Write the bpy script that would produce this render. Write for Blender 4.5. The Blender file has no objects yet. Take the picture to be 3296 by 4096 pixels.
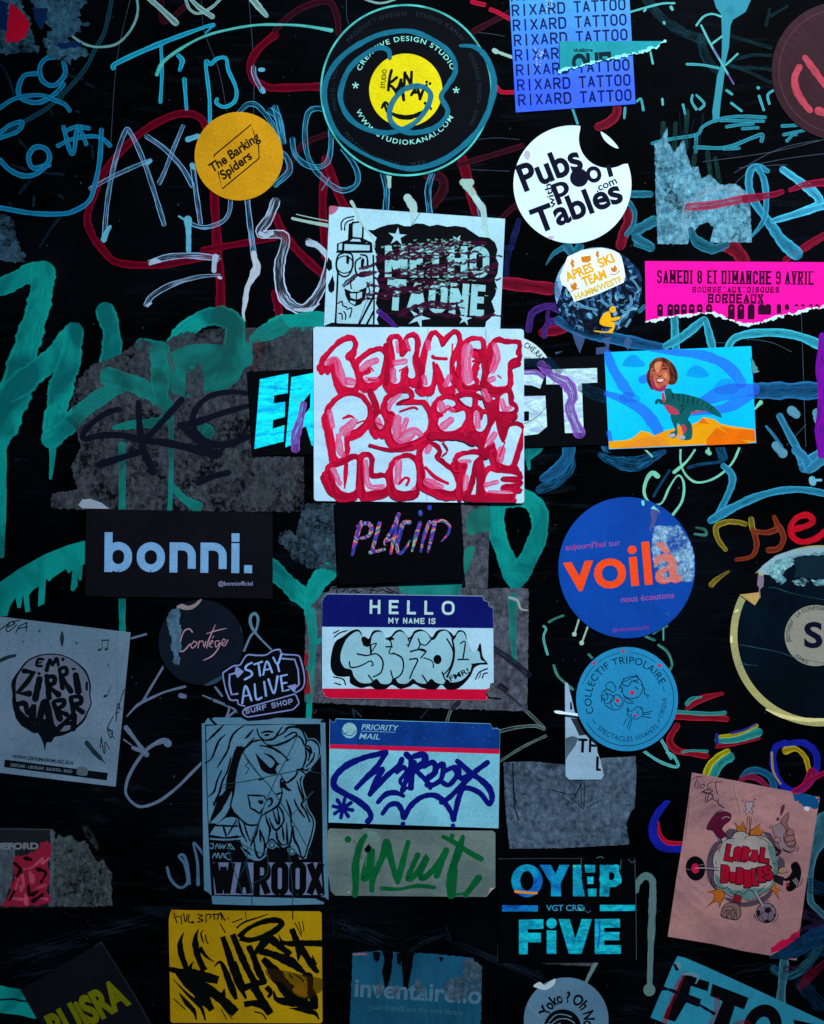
import bpy, math, random
import numpy as np
from mathutils import Vector
from mathutils.geometry import tessellate_polygon

random.seed(7)
sc = bpy.context.scene
COL = sc.collection

# ---------------------------------------------------------------- camera, world, light, exposure
IW, IH = 3296.0, 4096.0
K = 0.00015                        # metres per photo pixel: the framed piece of wall is 0.49 m x 0.61 m
ZC = 1.45                          # height of the picture centre above the pavement
CAMD = 1.15
cam_d = bpy.data.cameras.new('camera')
cam = bpy.data.objects.new('camera', cam_d)
COL.objects.link(cam)
cam.location = (0.0, -CAMD, ZC)
cam.rotation_euler = (math.radians(90), 0, 0)
cam_d.sensor_fit = 'VERTICAL'
cam_d.sensor_height = 24.0
cam_d.lens = 24.0 * CAMD / (IH * K)
cam_d.clip_start = 0.01
cam_d.clip_end = 50
sc.camera = cam

wd = bpy.data.worlds.new('World')
sc.world = wd
wd.use_nodes = True
bg = wd.node_tree.nodes['Background']
bg.inputs['Color'].default_value = (0.10, 0.30, 0.55, 1)      # dim night sky
bg.inputs['Strength'].default_value = 0.10

def spot(name, loc, aim, energy, color, size, blend, radius):
    d = bpy.data.lights.new(name, 'SPOT')
    d.energy = energy
    d.color = color
    d.spot_size = math.radians(size)
    d.spot_blend = blend
    d.shadow_soft_size = radius
    o = bpy.data.objects.new(name, d)
    COL.objects.link(o)
    o.location = loc
    o.rotation_euler = (Vector(aim) - Vector(loc)).to_track_quat('-Z', 'Y').to_euler()
    return o
spot('street_lamp_light', (0.75, -1.25, ZC + 1.45), (0.08, 0, ZC + 0.075), 325.0, (0.80, 0.94, 1.0), 29.5, 1.0, 0.035)

sc.view_settings.view_transform = 'Standard'
sc.view_settings.look = 'None'
sc.view_settings.exposure = 0.0
sc.view_settings.gamma = 1.0
sc.render.resolution_x, sc.render.resolution_y = 824, 1024

# ---------------------------------------------------------------- colours and materials
def lin(c):
    return c / 12.92 if c <= 0.04045 else ((c + 0.055) / 1.055) ** 2.4
def hx(h):
    h = h.lstrip('#')
    return tuple(lin(int(h[i:i+2], 16) / 255) for i in (0, 2, 4)) + (1.0,)

MC = {}
class NT:
    def __init__(s, name):
        s.m = bpy.data.materials.new(name)
        s.m.use_nodes = True
        s.t = s.m.node_tree
        s.b = s.t.nodes['Principled BSDF']
        s.geo = s.n('ShaderNodeNewGeometry')
    def n(s, typ, **kw):
        nd = s.t.nodes.new(typ)
        for k, v in kw.items():
            setattr(nd, k, v)
        return nd
    def l(s, a, b):
        s.t.links.new(a, b)
    def noise(s, scale, detail=2.0, rough=0.5, vec=None, dist=0.0):
        nd = s.n('ShaderNodeTexNoise')
        nd.inputs['Scale'].default_value = scale
        nd.inputs['Detail'].default_value = detail
        nd.inputs['Roughness'].default_value = rough
        nd.inputs['Distortion'].default_value = dist
        s.l(vec if vec is not None else s.geo.outputs['Position'], nd.inputs['Vector'])
        return nd.outputs['Fac']
    def mapr(s, v, a, b, c=0.0, d=1.0):
        nd = s.n('ShaderNodeMapRange')
        s.l(v, nd.inputs[0])
        for i, q in enumerate((a, b, c, d)):
            nd.inputs[i + 1].default_value = q
        return nd.outputs[0]
    def mix(s, fac, a, b, mode='MIX'):
        nd = s.n('ShaderNodeMix', data_type='RGBA', blend_type=mode)
        for i, v in ((0, fac), (6, a), (7, b)):
            if hasattr(v, 'is_linked'):
                s.l(v, nd.inputs[i])
            else:
                nd.inputs[i].default_value = v
        return nd.outputs[2]
    def math(s, op, a, b=None, c=None):
        nd = s.n('ShaderNodeMath', operation=op)
        for i, v in enumerate((a, b, c)):
            if v is None: continue
            if hasattr(v, 'is_linked'):
                s.l(v, nd.inputs[i])
            else:
                nd.inputs[i].default_value = v
        return nd.outputs[0]
    def vmul(s, v, xyz):
        nd = s.n('ShaderNodeVectorMath', operation='MULTIPLY')
        s.l(v, nd.inputs[0])
        nd.inputs[1].default_value = xyz
        return nd.outputs[0]
    def bump(s, h, strength, dist=0.0005):
        nd = s.n('ShaderNodeBump')
        nd.inputs['Strength'].default_value = strength
        nd.inputs['Distance'].default_value = dist
        s.l(h, nd.inputs['Height'])
        s.l(nd.outputs[0], s.b.inputs['Normal'])
    def grain(s, col, amt):
        amt = min(amt, 0.15)
        g = s.mapr(s.noise(1500, 1.0), 0.3, 0.7, 1 - amt, 1 + amt)
        m = s.n('ShaderNodeVectorMath', operation='SCALE')
        s.l(col, m.inputs[0])
        s.l(g, m.inputs['Scale'])
        return m.outputs[0]
    def rgb(s, c):
        nd = s.n('ShaderNodeRGB')
        nd.outputs[0].default_value = c
        return nd.outputs[0]

def paper(c, dirty=0.25, rough=0.5, wrinkle=0.25, c2=None, grain=0.15, spec=0.08, wscale=14, streak=0.0):
    """printed vinyl or paper: colour, wear, faint grain, creases"""
    key = ('paper', c, dirty, rough, wrinkle, c2, grain, spec, wscale, streak)
    if key in MC: return MC[key]
    t = NT('vinyl_print')
    a = hx(c)
    b = hx(c2) if c2 else tuple(v * (1 - dirty) for v in a[:3]) + (1,)
    f = t.mapr(t.noise(22, 5, 0.6, dist=0.6), 0.38, 0.68)
    col = t.mix(f, a, b)
    grime = t.mapr(t.noise(11, 6, 0.7, dist=0.9), 0.5, 0.72)
    col = t.mix(t.math('MULTIPLY', grime, 0.38), col, tuple(v * 0.5 for v in a[:3]) + (1,))
    # small wear specks
    sp = t.mapr(t.noise(260, 3, 0.7), 0.66, 0.72)
    col = t.mix(t.math('MULTIPLY', sp, min(0.6, dirty * 1.2)), col, tuple(v * 0.35 for v in a[:3]) + (1,))
    if streak:
        st = t.mapr(t.noise(60, 4, 0.6, vec=t.vmul(t.geo.outputs['Position'], (3, 1, 0.12))), 0.5, 0.75)
        col = t.mix(t.math('MULTIPLY', st, streak), col, tuple(v * 0.45 for v in a[:3]) + (1,))
    col = t.grain(col, grain)
    t.l(col, t.b.inputs['Base Color'])
    t.b.inputs['Roughness'].default_value = rough
    t.b.inputs['Specular IOR Level'].default_value = spec
    w = t.noise(wscale, 3, 0.55, dist=1.2)
    w2 = t.noise(160, 2, 0.5)
    t.bump(t.math('ADD', w, t.math('MULTIPLY', w2, 0.05)), wrinkle, 0.004)
    MC[key] = t.m
    return t.m

def ink(c, rough=0.45, var=0.15, spec=0.06):
    """flat printed or dried ink"""
    key = ('ink', c, rough, var, spec)
    if key in MC: return MC[key]
    t = NT('printed_ink')
    a = hx(c)
    b = tuple(v * (1 - var) for v in a[:3]) + (1,)
    col = t.mix(t.mapr(t.noise(90, 3), 0.35, 0.65), a, b)
    t.l(t.grain(col, 0.2), t.b.inputs['Base Color'])
    t.b.inputs['Roughness'].default_value = rough
    t.b.inputs['Specular IOR Level'].default_value = spec
    MC[key] = t.m
    return t.m

def alpha_out(t, al):
    t.l(al, t.b.inputs['Alpha'])

def paint(c, kind='solid', c2=None, alpha=1.0, gloss=0.35):
    """marker or spray paint on a ribbon with UVs: u runs along the stroke, v across"""
    key = ('paint', c, kind, c2, alpha, gloss)
    if key in MC: return MC[key]
    t = NT('dried_paint')
    uv = t.n('ShaderNodeUVMap').outputs[0]
    sep = t.n('ShaderNodeSeparateXYZ')
    t.l(uv, sep.inputs[0])
    v = sep.outputs[1]
    d = t.math('ABSOLUTE', t.math('MULTIPLY_ADD', v, 2.0, -1.0))        # 0 centre, 1 edge
    streak = t.noise(1.0, 3, 0.6, vec=t.vmul(uv, (9, 9, 1)))
    patch = t.noise(55, 4, 0.65)
    a = hx(c)
    b = hx(c2) if c2 else tuple(x * 0.45 for x in a[:3]) + (1,)
    if kind == 'spray':
        col = t.mix(t.mapr(t.noise(30, 3, 0.5, dist=0.8), 0.42, 0.6), a, b)
        fine = t.noise(1.0, 3, 0.65, vec=t.vmul(uv, (5, 15, 1)))
        col = t.mix(t.mapr(fine, 0.48, 0.66, 0.0, 0.55), col, b)
        col = t.mix(t.mapr(d, 0.72, 0.98, 0.0, 0.45), col, tuple(min(0.9, x * 1.6) for x in a[:3]) + (1,))
    else:
        col = t.mix(t.mapr(streak, 0.4, 0.65), a, b)
    col = t.mix(t.mapr(patch, 0.6, 0.75), col, b)
    if kind == 'marker':                                   # wet ink pools and dries thicker along both edges
        col = t.mix(t.mapr(d, 0.66, 0.95, 0.0, 0.6), col, tuple(min(0.9, x * 1.7 + 0.004) for x in a[:3]) + (1,))
    t.l(t.grain(col, 0.2), t.b.inputs['Base Color'])
    t.b.inputs['Roughness'].default_value = gloss
    t.b.inputs['Specular IOR Level'].default_value = 0.08
    if kind == 'spray':
        rim = t.math('ADD', t.math('SUBTRACT', 1.0, d), t.math('MULTIPLY', t.noise(420, 4, 0.75), 0.30))
        alpha_out(t, t.math('MULTIPLY', t.mapr(rim, 0.15, 0.24, 0.0, 1.0), t.mapr(patch, 0.2, 0.75, alpha * 0.72, alpha)))
    elif kind == 'solid':
        if alpha < 1:
            alpha_out(t, t.mapr(patch, 0.2, 0.8, alpha * 0.75, min(1, alpha * 1.2)))
    elif kind == 'marker':
        al = t.mapr(t.math('ADD', streak, t.math('MULTIPLY', d, 0.16)), 0.40, 0.58, alpha * 0.22, alpha)
        alpha_out(t, al)
    elif kind == 'hollow':
        e = t.mapr(d, 0.70, 0.84)
        s2 = t.mapr(t.noise(1.0, 2, 0.5, vec=t.vmul(uv, (7, 9, 1))), 0.52, 0.64, 0.03, 0.6)
        al = t.math('MAXIMUM', t.math('MULTIPLY', e, t.mapr(patch, 0.3, 0.6, 0.45, 1.0)), s2)
        alpha_out(t, t.math('MULTIPLY', al, alpha))
    elif kind == 'dry':
        s2 = t.mapr(t.noise(1.0, 4, 0.7, vec=t.vmul(uv, (10, 14, 1))), 0.44, 0.60, 0.03, 1.0)
        al = t.math('MULTIPLY', s2, t.mapr(patch, 0.3, 0.55, 0.5, 1.0))
        alpha_out(t, t.math('MULTIPLY', al, alpha))
    t.bump(streak, 0.1, 0.0003)
    MC[key] = t.m
    return t.m

def residue(c, c2, holes=0.0, rough=0.85):
    """fibrous paper left behind by a peeled sticker"""
    key = ('residue', c, c2, holes)
    if key in MC: return MC[key]
    t = NT('paper_residue')
    n1 = t.noise(240, 5, 0.75, dist=0.4)
    n2 = t.noise(34, 5, 0.65, dist=1.0)
    f = t.mapr(t.math('ADD', t.math('MULTIPLY', n1, 0.65), t.math('MULTIPLY', n2, 0.35)), 0.38, 0.62)
    col = t.mix(f, hx(c2), hx(c))
    fib = t.mapr(t.noise(320, 3, 0.7, vec=t.vmul(t.geo.outputs['Position'], (1, 1, 0.45))), 0.35, 0.7, 0.62, 1.3)
    m = t.n('ShaderNodeVectorMath', operation='SCALE')
    t.l(col, m.inputs[0]); t.l(fib, m.inputs['Scale'])
    t.l(t.grain(m.outputs[0], 0.3), t.b.inputs['Base Color'])
    t.b.inputs['Roughness'].default_value = rough
    t.b.inputs['Specular IOR Level'].default_value = 0.1
    if holes > 0:
        hn = t.math('ADD', t.math('MULTIPLY', t.noise(42, 4, 0.6, dist=0.8), 0.5), t.math('MULTIPLY', t.noise(330, 4, 0.75), 0.5))
        alpha_out(t, t.mapr(hn, 0.34 + holes * 0.25, 0.44 + holes * 0.25, 0.04, 1.0))
    t.bump(n1, 0.5, 0.0006)
    MC[key] = t.m
    return t.m

def foil(hues, dark=0.3, scale=70):
    """holographic foil print: hue patches from an interference pattern"""
    key = ('foil', hues, dark, scale)
    if key in MC: return MC[key]
    t = NT('holographic_foil')
    r = t.n('ShaderNodeValToRGB')
    cr = r.color_ramp
    while len(cr.elements) < len(hues): cr.elements.new(0.5)
    for i, h in enumerate(hues):
        cr.elements[i].position = 0.3 + 0.4 * i / max(1, len(hues) - 1)
        cr.elements[i].color = hx(h)
    t.l(t.noise(scale, 5, 0.7, vec=t.vmul(t.geo.outputs['Position'], (0.35, 1, 1.0)), dist=2.0), r.inputs[0])
    cr_n = t.mapr(t.noise(170, 4, 0.7, vec=t.vmul(t.geo.outputs['Position'], (0.6, 1, 1.3)), dist=1.5), 0.38, 0.6, 1 - dark, 1.1)
    m = t.n('ShaderNodeVectorMath', operation='SCALE')
    t.l(r.outputs[0], m.inputs[0]); t.l(cr_n, m.inputs['Scale'])
    t.l(t.grain(m.outputs[0], 0.15), t.b.inputs['Base Color'])
    t.b.inputs['Roughness'].default_value = 0.3
    t.b.inputs['Specular IOR Level'].default_value = 0.5
    t.bump(t.noise(140, 3, 0.6, dist=1.0), 0.5, 0.0006)
    MC[key] = t.m
    return t.m

def swirl():
    t = NT('rainbow_swirl_print')
    wv = t.n('ShaderNodeTexWave')
    wv.inputs['Scale'].default_value = 42
    wv.inputs['Distortion'].default_value = 16
    wv.inputs['Detail'].default_value = 2
    wv.inputs['Detail Scale'].default_value = 1.6
    wv.bands_direction = 'DIAGONAL'
    t.l(t.geo.outputs['Position'], wv.inputs['Vector'])
    r = t.n('ShaderNodeValToRGB')
    cr = r.color_ramp
    cols = ['2a1a7a', '1c50c0', '4a1480', 'a01a90', 'e0185a', 'f08020', '20a890', '5a1a90']
    while len(cr.elements) < len(cols): cr.elements.new(0.5)
    for i, h in enumerate(cols):
        cr.elements[i].position = i / (len(cols) - 1)
        cr.elements[i].color = hx(h)
    t.l(wv.outputs['Fac'], r.inputs[0])
    t.l(t.grain(r.outputs[0], 0.2), t.b.inputs['Base Color'])
    t.b.inputs['Roughness'].default_value = 0.5
    return t.m

def crowd_print(stops, scale=95):
    """coarse printed photograph of a crowd, too blurred to read"""
    t = NT('printed_photo')
    r = t.n('ShaderNodeValToRGB')
    cr = r.color_ramp
    while len(cr.elements) < len(stops): cr.elements.new(0.5)
    for i, (p, h) in enumerate(stops):
        cr.elements[i].position = p
        cr.elements[i].color = hx(h)
    t.l(t.noise(scale, 4, 0.62, dist=2.5), r.inputs[0])
    t.l(t.grain(r.outputs[0], 0.2), t.b.inputs['Base Color'])
    t.b.inputs['Roughness'].default_value = 0.5
    t.b.inputs['Specular IOR Level'].default_value = 0.06
    return t.m

def gradient(top, bot, z0, z1):  # light on the upper part is painted into the colour, paler towards the top
    t = NT('painted_light_gradient')
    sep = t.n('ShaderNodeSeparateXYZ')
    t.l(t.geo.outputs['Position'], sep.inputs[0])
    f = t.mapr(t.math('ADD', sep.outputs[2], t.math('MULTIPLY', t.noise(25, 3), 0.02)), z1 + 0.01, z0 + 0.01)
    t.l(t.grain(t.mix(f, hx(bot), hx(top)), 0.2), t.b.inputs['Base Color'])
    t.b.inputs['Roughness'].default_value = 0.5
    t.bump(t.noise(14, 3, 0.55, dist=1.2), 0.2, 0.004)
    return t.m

# ---------------------------------------------------------------- photo coordinates
TL = {'a': (0, 0), 'b': (1100, 0), 'c': (2196, 0), 'd': (0, 1000), 'e': (1100, 800), 'f': (2196, 900), 'g': (0, 1900),
      'h': (1100, 1300), 'i': (1100, 2200), 'j': (2196, 1800), 'k': (0, 2400), 'l': (0, 3096), 'm': (1100, 3096),
      'n': (2196, 3096), 'o': (2196, 2400)}
TL = {k: (v[0], v[1], 1735 / 1100) for k, v in TL.items()}
TL.update({'F': (0, 0, 1735 / 3296), 'p': (780, 2840, 2.695), 'r': (2650, 3080, 2.686), 's': (660, 3620, 2.669),
           'v': (0, 2440, 2.994), 't': (1280, 800, 1.2564), 'u': (2400, 1360, 1.5077), 'x': (2180, 960, 2.227),
           'y': (1240, 1290, 1.1136), 'Z': (0, 0, 1.0)})
def P(tile, s):
    ox, oy, k = TL[tile]
    if isinstance(s, str):
        s = [tuple(float(q) for q in w.split(',')) for w in s.split()]
    return [(ox + x / k, oy + y / k) for x, y in s]
def L(tile, w):
    return w / TL[tile][2]

# ---------------------------------------------------------------- 2D geometry (photo pixels): (verts, faces, uvs)
def catmull(pts, n=6, closed=False):
    m = len(pts)
    if m < 3: 
        (x0, y0), (x1, y1) = pts[0], pts[-1]
        return [(x0 + (x1 - x0) * i / n, y0 + (y1 - y0) * i / n) for i in range(n + 1)]
    out = []
    rng = range(m) if closed else range(m - 1)
    g = (lambda i: pts[i % m]) if closed else (lambda i: pts[max(0, min(m - 1, i))])
    for i in rng:
        p0, p1, p2, p3 = g(i - 1), g(i), g(i + 1), g(i + 2)
        for j in range(n):
            t = j / n
            o = []
            for a in (0, 1):
                o.append(0.5 * (2 * p1[a] + (p2[a] - p0[a]) * t + (2 * p0[a] - 5 * p1[a] + 4 * p2[a] - p3[a]) * t * t
                                + (3 * p1[a] - p0[a] - 3 * p2[a] + p3[a]) * t ** 3))
            out.append(tuple(o))
    if not closed: out.append(tuple(pts[-1]))
    return out

def jag(pts, amp=4, step=14, seed=1, closed=True):
    r = random.Random(seed)
    out = []
    n = len(pts)
    for i in range(n if closed else n - 1):
        a, b = pts[i], pts[(i + 1) % n]
        d = math.dist(a, b)
        k = max(1, int(d / step))
        nx, ny = ((b[1] - a[1]) / (d + 1e-6), -(b[0] - a[0]) / (d + 1e-6))
        for j in range(k):
            t = (j + (r.uniform(-.3, .3) if j else 0)) / k
            o = r.gauss(0, amp) if j else 0
            out.append((a[0] + (b[0] - a[0]) * t + nx * o, a[1] + (b[1] - a[1]) * t + ny * o))
    if not closed: out.append(pts[-1])
    return out

def poly(*loops):
    """filled outline, further loops are holes"""
    vl = [[Vector((x, y, 0)) for x, y in lp] for lp in loops]
    tris = tessellate_polygon(vl)
    v = [(p.x, p.y) for lp in vl for p in lp]
    return v, [tuple(t) for t in tris], [(0.5, 0.5)] * len(v)
def PG(tile, s, smooth=False, n=5):
    p = P(tile, s)
    return poly(catmull(p, n, True) if smooth else p)
def circ(cx, cy, r, ry=None, n=96, rot=0):
    ry = ry or r
    c, s = math.cos(rot), math.sin(rot)
    return [(cx + r * math.cos(a) * c - ry * math.sin(a) * s, cy + r * math.cos(a) * s + ry * math.sin(a) * c)
            for a in (2 * math.pi * i / n for i in range(n))]
def disc(tile, cx, cy, r, ry=None, n=40, rot=0):
    (x, y), = P(tile, [(cx, cy)])
    return poly(circ(x, y, L(tile, r), L(tile, ry) if ry else None, n, rot))
def ring(cx, cy, r0, r1, a0=0, a1=360, n=96):
    v, f, uv = [], [], []
    for i in range(n + 1):
        a = math.radians(a0 + (a1 - a0) * i / n)
        for r, q in ((r0, 0), (r1, 1)):
            v.append((cx + r * math.sin(a), cy - r * math.cos(a)))
            uv.append((a * r1 * K, q))
    for i in range(n):
        f.append((2 * i, 2 * i + 1, 2 * i + 3, 2 * i + 2))
    return v, f, uv

SEED = [0]
def ribbon(pts, w, smooth=True, cap=True, wob=0.05, n=6):
    SEED[0] += 1
    r = random.Random(SEED[0])
    ws = list(w) if isinstance(w, (tuple, list)) else [w, w]
    q = catmull(pts, n) if smooth and len(pts) > 2 else (catmull(pts, 8) if len(pts) == 2 else pts)
    # drop doubled points
    c = [q[0]]
    for p in q[1:]:
        if math.dist(p, c[-1]) > 0.3: c.append(p)
    if len(c) < 2: c.append((c[0][0] + 0.5, c[0][1]))
    q = c
    tot = sum(math.dist(q[i], q[i + 1]) for i in range(len(q) - 1)) + 1e-6
    v, f, uv = [], [], []
    s = 0.0
    dirs = []
    for i in range(len(q)):
        a, b = q[max(0, i - 1)], q[min(len(q) - 1, i + 1)]
        d = math.dist(a, b) + 1e-6
        dirs.append(((b[0] - a[0]) / d, (b[1] - a[1]) / d))
    k1, k2 = r.uniform(0, 6), r.uniform(0, 6)
    uoff = r.uniform(0, 5)
    def width(s):
        t = s / tot * (len(ws) - 1)
        i = min(len(ws) - 2, int(t))
        base = ws[i] + (ws[i + 1] - ws[i]) * (t - i)
        return base * (1 + wob * math.sin(s * 0.05 + k1) + wob * 0.7 * math.sin(s * 0.17 + k2) + wob * 0.5 * math.sin(s * 0.41 + k1 * 2))
    for i, p in enumerate(q):
        if i: s += math.dist(p, q[i - 1])
        h = width(s) / 2
        dx, dy = dirs[i]
        v += [(p[0] - dy * h, p[1] + dx * h), (p[0] + dy * h, p[1] - dx * h)]
        uv += [(uoff + s * K * 10, 0.0), (uoff + s * K * 10, 1.0)]
        if i: 
            b = 2 * i
            f.append((b - 2, b - 1, b + 1, b))
    if cap:
        for e in (0, len(q) - 1):
            p = q[e]; dx, dy = dirs[e]
            h = width(0 if e == 0 else tot) / 2
            sg = -1 if e == 0 else 1
            base = len(v)
            v.append(p); uv.append((uv[2 * e][0], 0.5))
            m = 6
            for j in range(m + 1):
                th = math.pi * j / m
                lat = math.cos(th) * h; fw = math.sin(th) * h * sg
                v.append((p[0] - dy * lat + dx * fw, p[1] + dx * lat + dy * fw))
                uv.append((uv[2 * e][0] + fw * K * 10, 0.5 - math.cos(th) * 0.5))
            for j in range(m):
                f.append((base, base + 1 + j, base + 2 + j))
    return v, f, uv
def R(tile, s, w, smooth=True, cap=True, wob=0.07):
    w = tuple(L(tile, q) for q in w) if isinstance(w, (tuple, list)) else L(tile, w)
    return ribbon(P(tile, s), w, smooth, cap, wob)
def RR(tile, w, *ss, **kw):
    return [R(tile, s, w, **kw) for s in ss]

TC = {}
def raw_text(s, bold, spacing):
    key = (s, bold, spacing)
    if key in TC: return TC[key]
    cu = bpy.data.curves.new('lettering', 'FONT')
    cu.body = s
    cu.size = 1.0
    cu.offset = bold
    cu.resolution_u = 4
    cu.space_character = spacing
    o = bpy.data.objects.new('lettering', cu)
    COL.objects.link(o)
    dg = bpy.context.evaluated_depsgraph_get()
    me = bpy.data.meshes.new_from_object(o.evaluated_get(dg))
    v = [(p.co.x, p.co.y) for p in me.vertices]
    f = [tuple(p.vertices) for p in me.polygons]
    bpy.data.objects.remove(o)
    bpy.data.curves.remove(cu)
    bpy.data.meshes.remove(me)
    TC[key] = (v, f)
    return v, f
CAPH = max(y for x, y in raw_text('H', 0, 1)[0])

def text(tile, s, x0, y0, x1, y1, h, bold=0.0, shear=0.0, spacing=1.0):
    """lettering fitted between two baseline points, h = capital height"""
    (ax, ay), (bx, by) = P(tile, [(x0, y0), (x1, y1)])
    h = L(tile, h)
    v, f = raw_text(s, bold, spacing)
    lo = min(x for x, y in v); hi = max(x for x, y in v)
    d = math.hypot(bx - ax, by - ay)
    ux, uy = (bx - ax) / d, (by - ay) / d
    px, py = uy, -ux
    out = []
    for x, y in v:
        t = (x - lo) / (hi - lo) * d
        q = y / CAPH * h
        t += q * shear
        out.append((ax + ux * t + px * q, ay + uy * t + py * q))
    return out, f, [(0.5, 0.5)] * len(out)

def arc_text(s, cx, cy, r, a0, a1, h, bold=0.0, inside=False, spacing=1.1, rot=0):
    """r = baseline radius in photo px; angles clockwise from the top in degrees"""
    v, f = raw_text(s, bold, spacing)
    lo = min(x for x, y in v); hi = max(x for x, y in v)
    out = []
    for x, y in v:
        t = (x - lo) / (hi - lo)
        a = math.radians(a0 + (a1 - a0) * t)
        q = y / CAPH * h
        rr = r - q if inside else r + q
        out.append((cx + rr * math.sin(a), cy - rr * math.cos(a)))
    return out, f, [(0.5, 0.5)] * len(out)

def clip(geom, p, q):
    """keep the side of the line p>q that lies above it in the photo"""
    v, f, uv = geom
    nx, ny = (q[1] - p[1]), -(q[0] - p[0])
    if ny > 0: nx, ny = -nx, -ny
    sd = lambda a: (a[0] - p[0]) * nx + (a[1] - p[1]) * ny
    V, F = [], []
    for face in f:
        pts = [v[i] for i in face]
        out = []
        for i in range(len(pts)):
            a, b = pts[i], pts[(i + 1) % len(pts)]
            da, db = sd(a), sd(b)
            if da >= 0: out.append(a)
            if (da < 0) != (db < 0):
                t = da / (da - db)
                out.append((a[0] + (b[0] - a[0]) * t, a[1] + (b[1] - a[1]) * t))
        if len(out) > 2:
            b0 = len(V)
            V += out
            F.append(tuple(range(b0, b0 + len(out))))
    return V, F, [(0.5, 0.5)] * len(V)

def rpath(pts, rad, closed=False):
    """polyline with rounded corners; rad in px per corner"""
    out = []
    m = len(pts)
    for i in range(m):
        p = pts[i]
        if not closed and i in (0, m - 1):
            out.append(p); continue
        a, b = pts[i - 1], pts[(i + 1) % m]
        da, db = math.dist(a, p), math.dist(b, p)
        r = min(rad, da * 0.5, db * 0.5)
        p0 = (p[0] + (a[0] - p[0]) * r / da, p[1] + (a[1] - p[1]) * r / da)
        p1 = (p[0] + (b[0] - p[0]) * r / db, p[1] + (b[1] - p[1]) * r / db)
        for j in range(7):
            t = j / 6
            # flatter than a parabola: close to a circular corner
            w_ = 0.72
            u0, u1, u2 = (1 - t) ** 2, 2 * t * (1 - t) * w_, t * t
            q = u0 + u1 + u2
            out.append(((u0 * p0[0] + u1 * p[0] + u2 * p1[0]) / q, (u0 * p0[1] + u1 * p[1] + u2 * p1[1]) / q))
    if closed: out.append(out[0])
    return out
def rpath_ring(tile, s, r, w):
    return ribbon(rpath(P(tile, s), L(tile, r), True), L(tile, w), smooth=False, cap=False, wob=0)
# strokes on a unit box, y up; 'o' closed round, 'r' open round, 's' open straight
GL = {
 'A': [('s', 0,0, .5,1), ('s', .5,1, 1,0), ('s', .18,.3, .82,.3)], 'B': [('s', 0,0, 0,1), ('r', 0,1, 1,1, 1,.52, .1,.52), ('r', .1,.52, 1,.52, 1,0, 0,0)],
 'C': [('r', 1,.72, 1,1, 0,1, 0,0, 1,0, 1,.28)], 'D': [('s', 0,0, 0,1), ('r', 0,1, 1,1, 1,0, 0,0)], 'E': [('s', 1,1, 0,1), ('s', 0,1, 0,0), ('s', 0,0, 1,0), ('s', 0,.52, .88,.52)],
 'F': [('s', 1,1, 0,1), ('s', 0,1, 0,0), ('s', 0,.5, .85,.5)], 'H': [('s', 0,0, 0,1), ('s', 1,0, 1,1), ('s', 0,.52, 1,.52)], 'I': [('s', .5,0, .5,1)], 'J': [('r', 1,1, 1,0, 0,0, 0,.25)],
 'K': [('s', 0,0, 0,1), ('s', 1,1, .08,.45), ('s', .3,.58, 1,0)],
 'L': [('s', 0,1, 0,0), ('s', 0,0, 1,0)], 'M': [('s', 0,0, 0,1), ('s', 0,1, .5,.25), ('s', .5,.25, 1,1), ('s', 1,1, 1,0)], 'N': [('s', 0,0, 0,1), ('s', 0,1, 1,0), ('s', 1,0, 1,1)],
 'O': [('o', 0,0, 0,1, 1,1, 1,0)], 'P': [('s', 0,0, 0,1), ('r', 0,1, 1,1, 1,.44, 0,.44)], 'Q': [('o', 0,0, 0,1, 1,1, 1,0), ('s', .6,.25, 1,-.05)], 'R': [('s', 0,0, 0,1), ('r', 0,1, 1,1, 1,.48, 0,.48), ('s', .5,.46, 1,0)],
 'S': [('r', 1,.76, 1,1, 0,1, 0,.52, 1,.52, 1,0, 0,0, 0,.24)], 'T': [('s', 0,1, 1,1), ('s', .5,1, .5,0)], 'U': [('r', 0,1, 0,0, 1,0, 1,1)], 'V': [('s', 0,1, .5,0), ('s', .5,0, 1,1)],
 'W': [('s', 0,1, .27,0), ('s', .27,0, .5,.85), ('s', .5,.85, .73,0), ('s', .73,0, 1,1)], 'X': [('s', 0,0, 1,1), ('s', 0,1, 1,0)], 'Y': [('s', 0,1, .5,.45), ('s', 1,1, .5,.45), ('s', .5,.45, .5,0)], 'Z': [('s', 0,1, 1,1), ('s', 1,1, 0,0), ('s', 0,0, 1,0)],
 '8': [('o', 0,.52, 0,1, 1,1, 1,.52), ('o', 0,0, 0,.52, 1,.52, 1,0)], '9': [('o', 0,.46, 0,1, 1,1, 1,.46), ('r', 1,.7, 1,0, 0,0, 0,.2)], '.': [('s', .5,0, .5,.001)],
 'b': [('s', 0,0, 0,1), ('o', 0,0, 0,.70, 1,.70, 1,0)], 'o': [('o', 0,0, 0,.70, 1,.70, 1,0)], 'n': [('s', 0,0, 0,.70), ('r', 0,.45, 0,.70, 1,.70, 1,0)], 'i': [('s', .5,0, .5,.69), ('s', .5,.985, .5,1)], '@': [('o', 0,0, 0,1, 1,1, 1,0)],
 'e': [('r', .95,.15, .95,0, 0,0, 0,.7, 1,.7, 1,.36, .05,.36)], 'r': [('s', 0,0, 0,.7), ('r', 0,.5, 0,.7, .9,.7)], 'a': [('o', 0,0, 0,.66, 1,.66, 1,0), ('s', 1,0, 1,.7)]}
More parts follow.
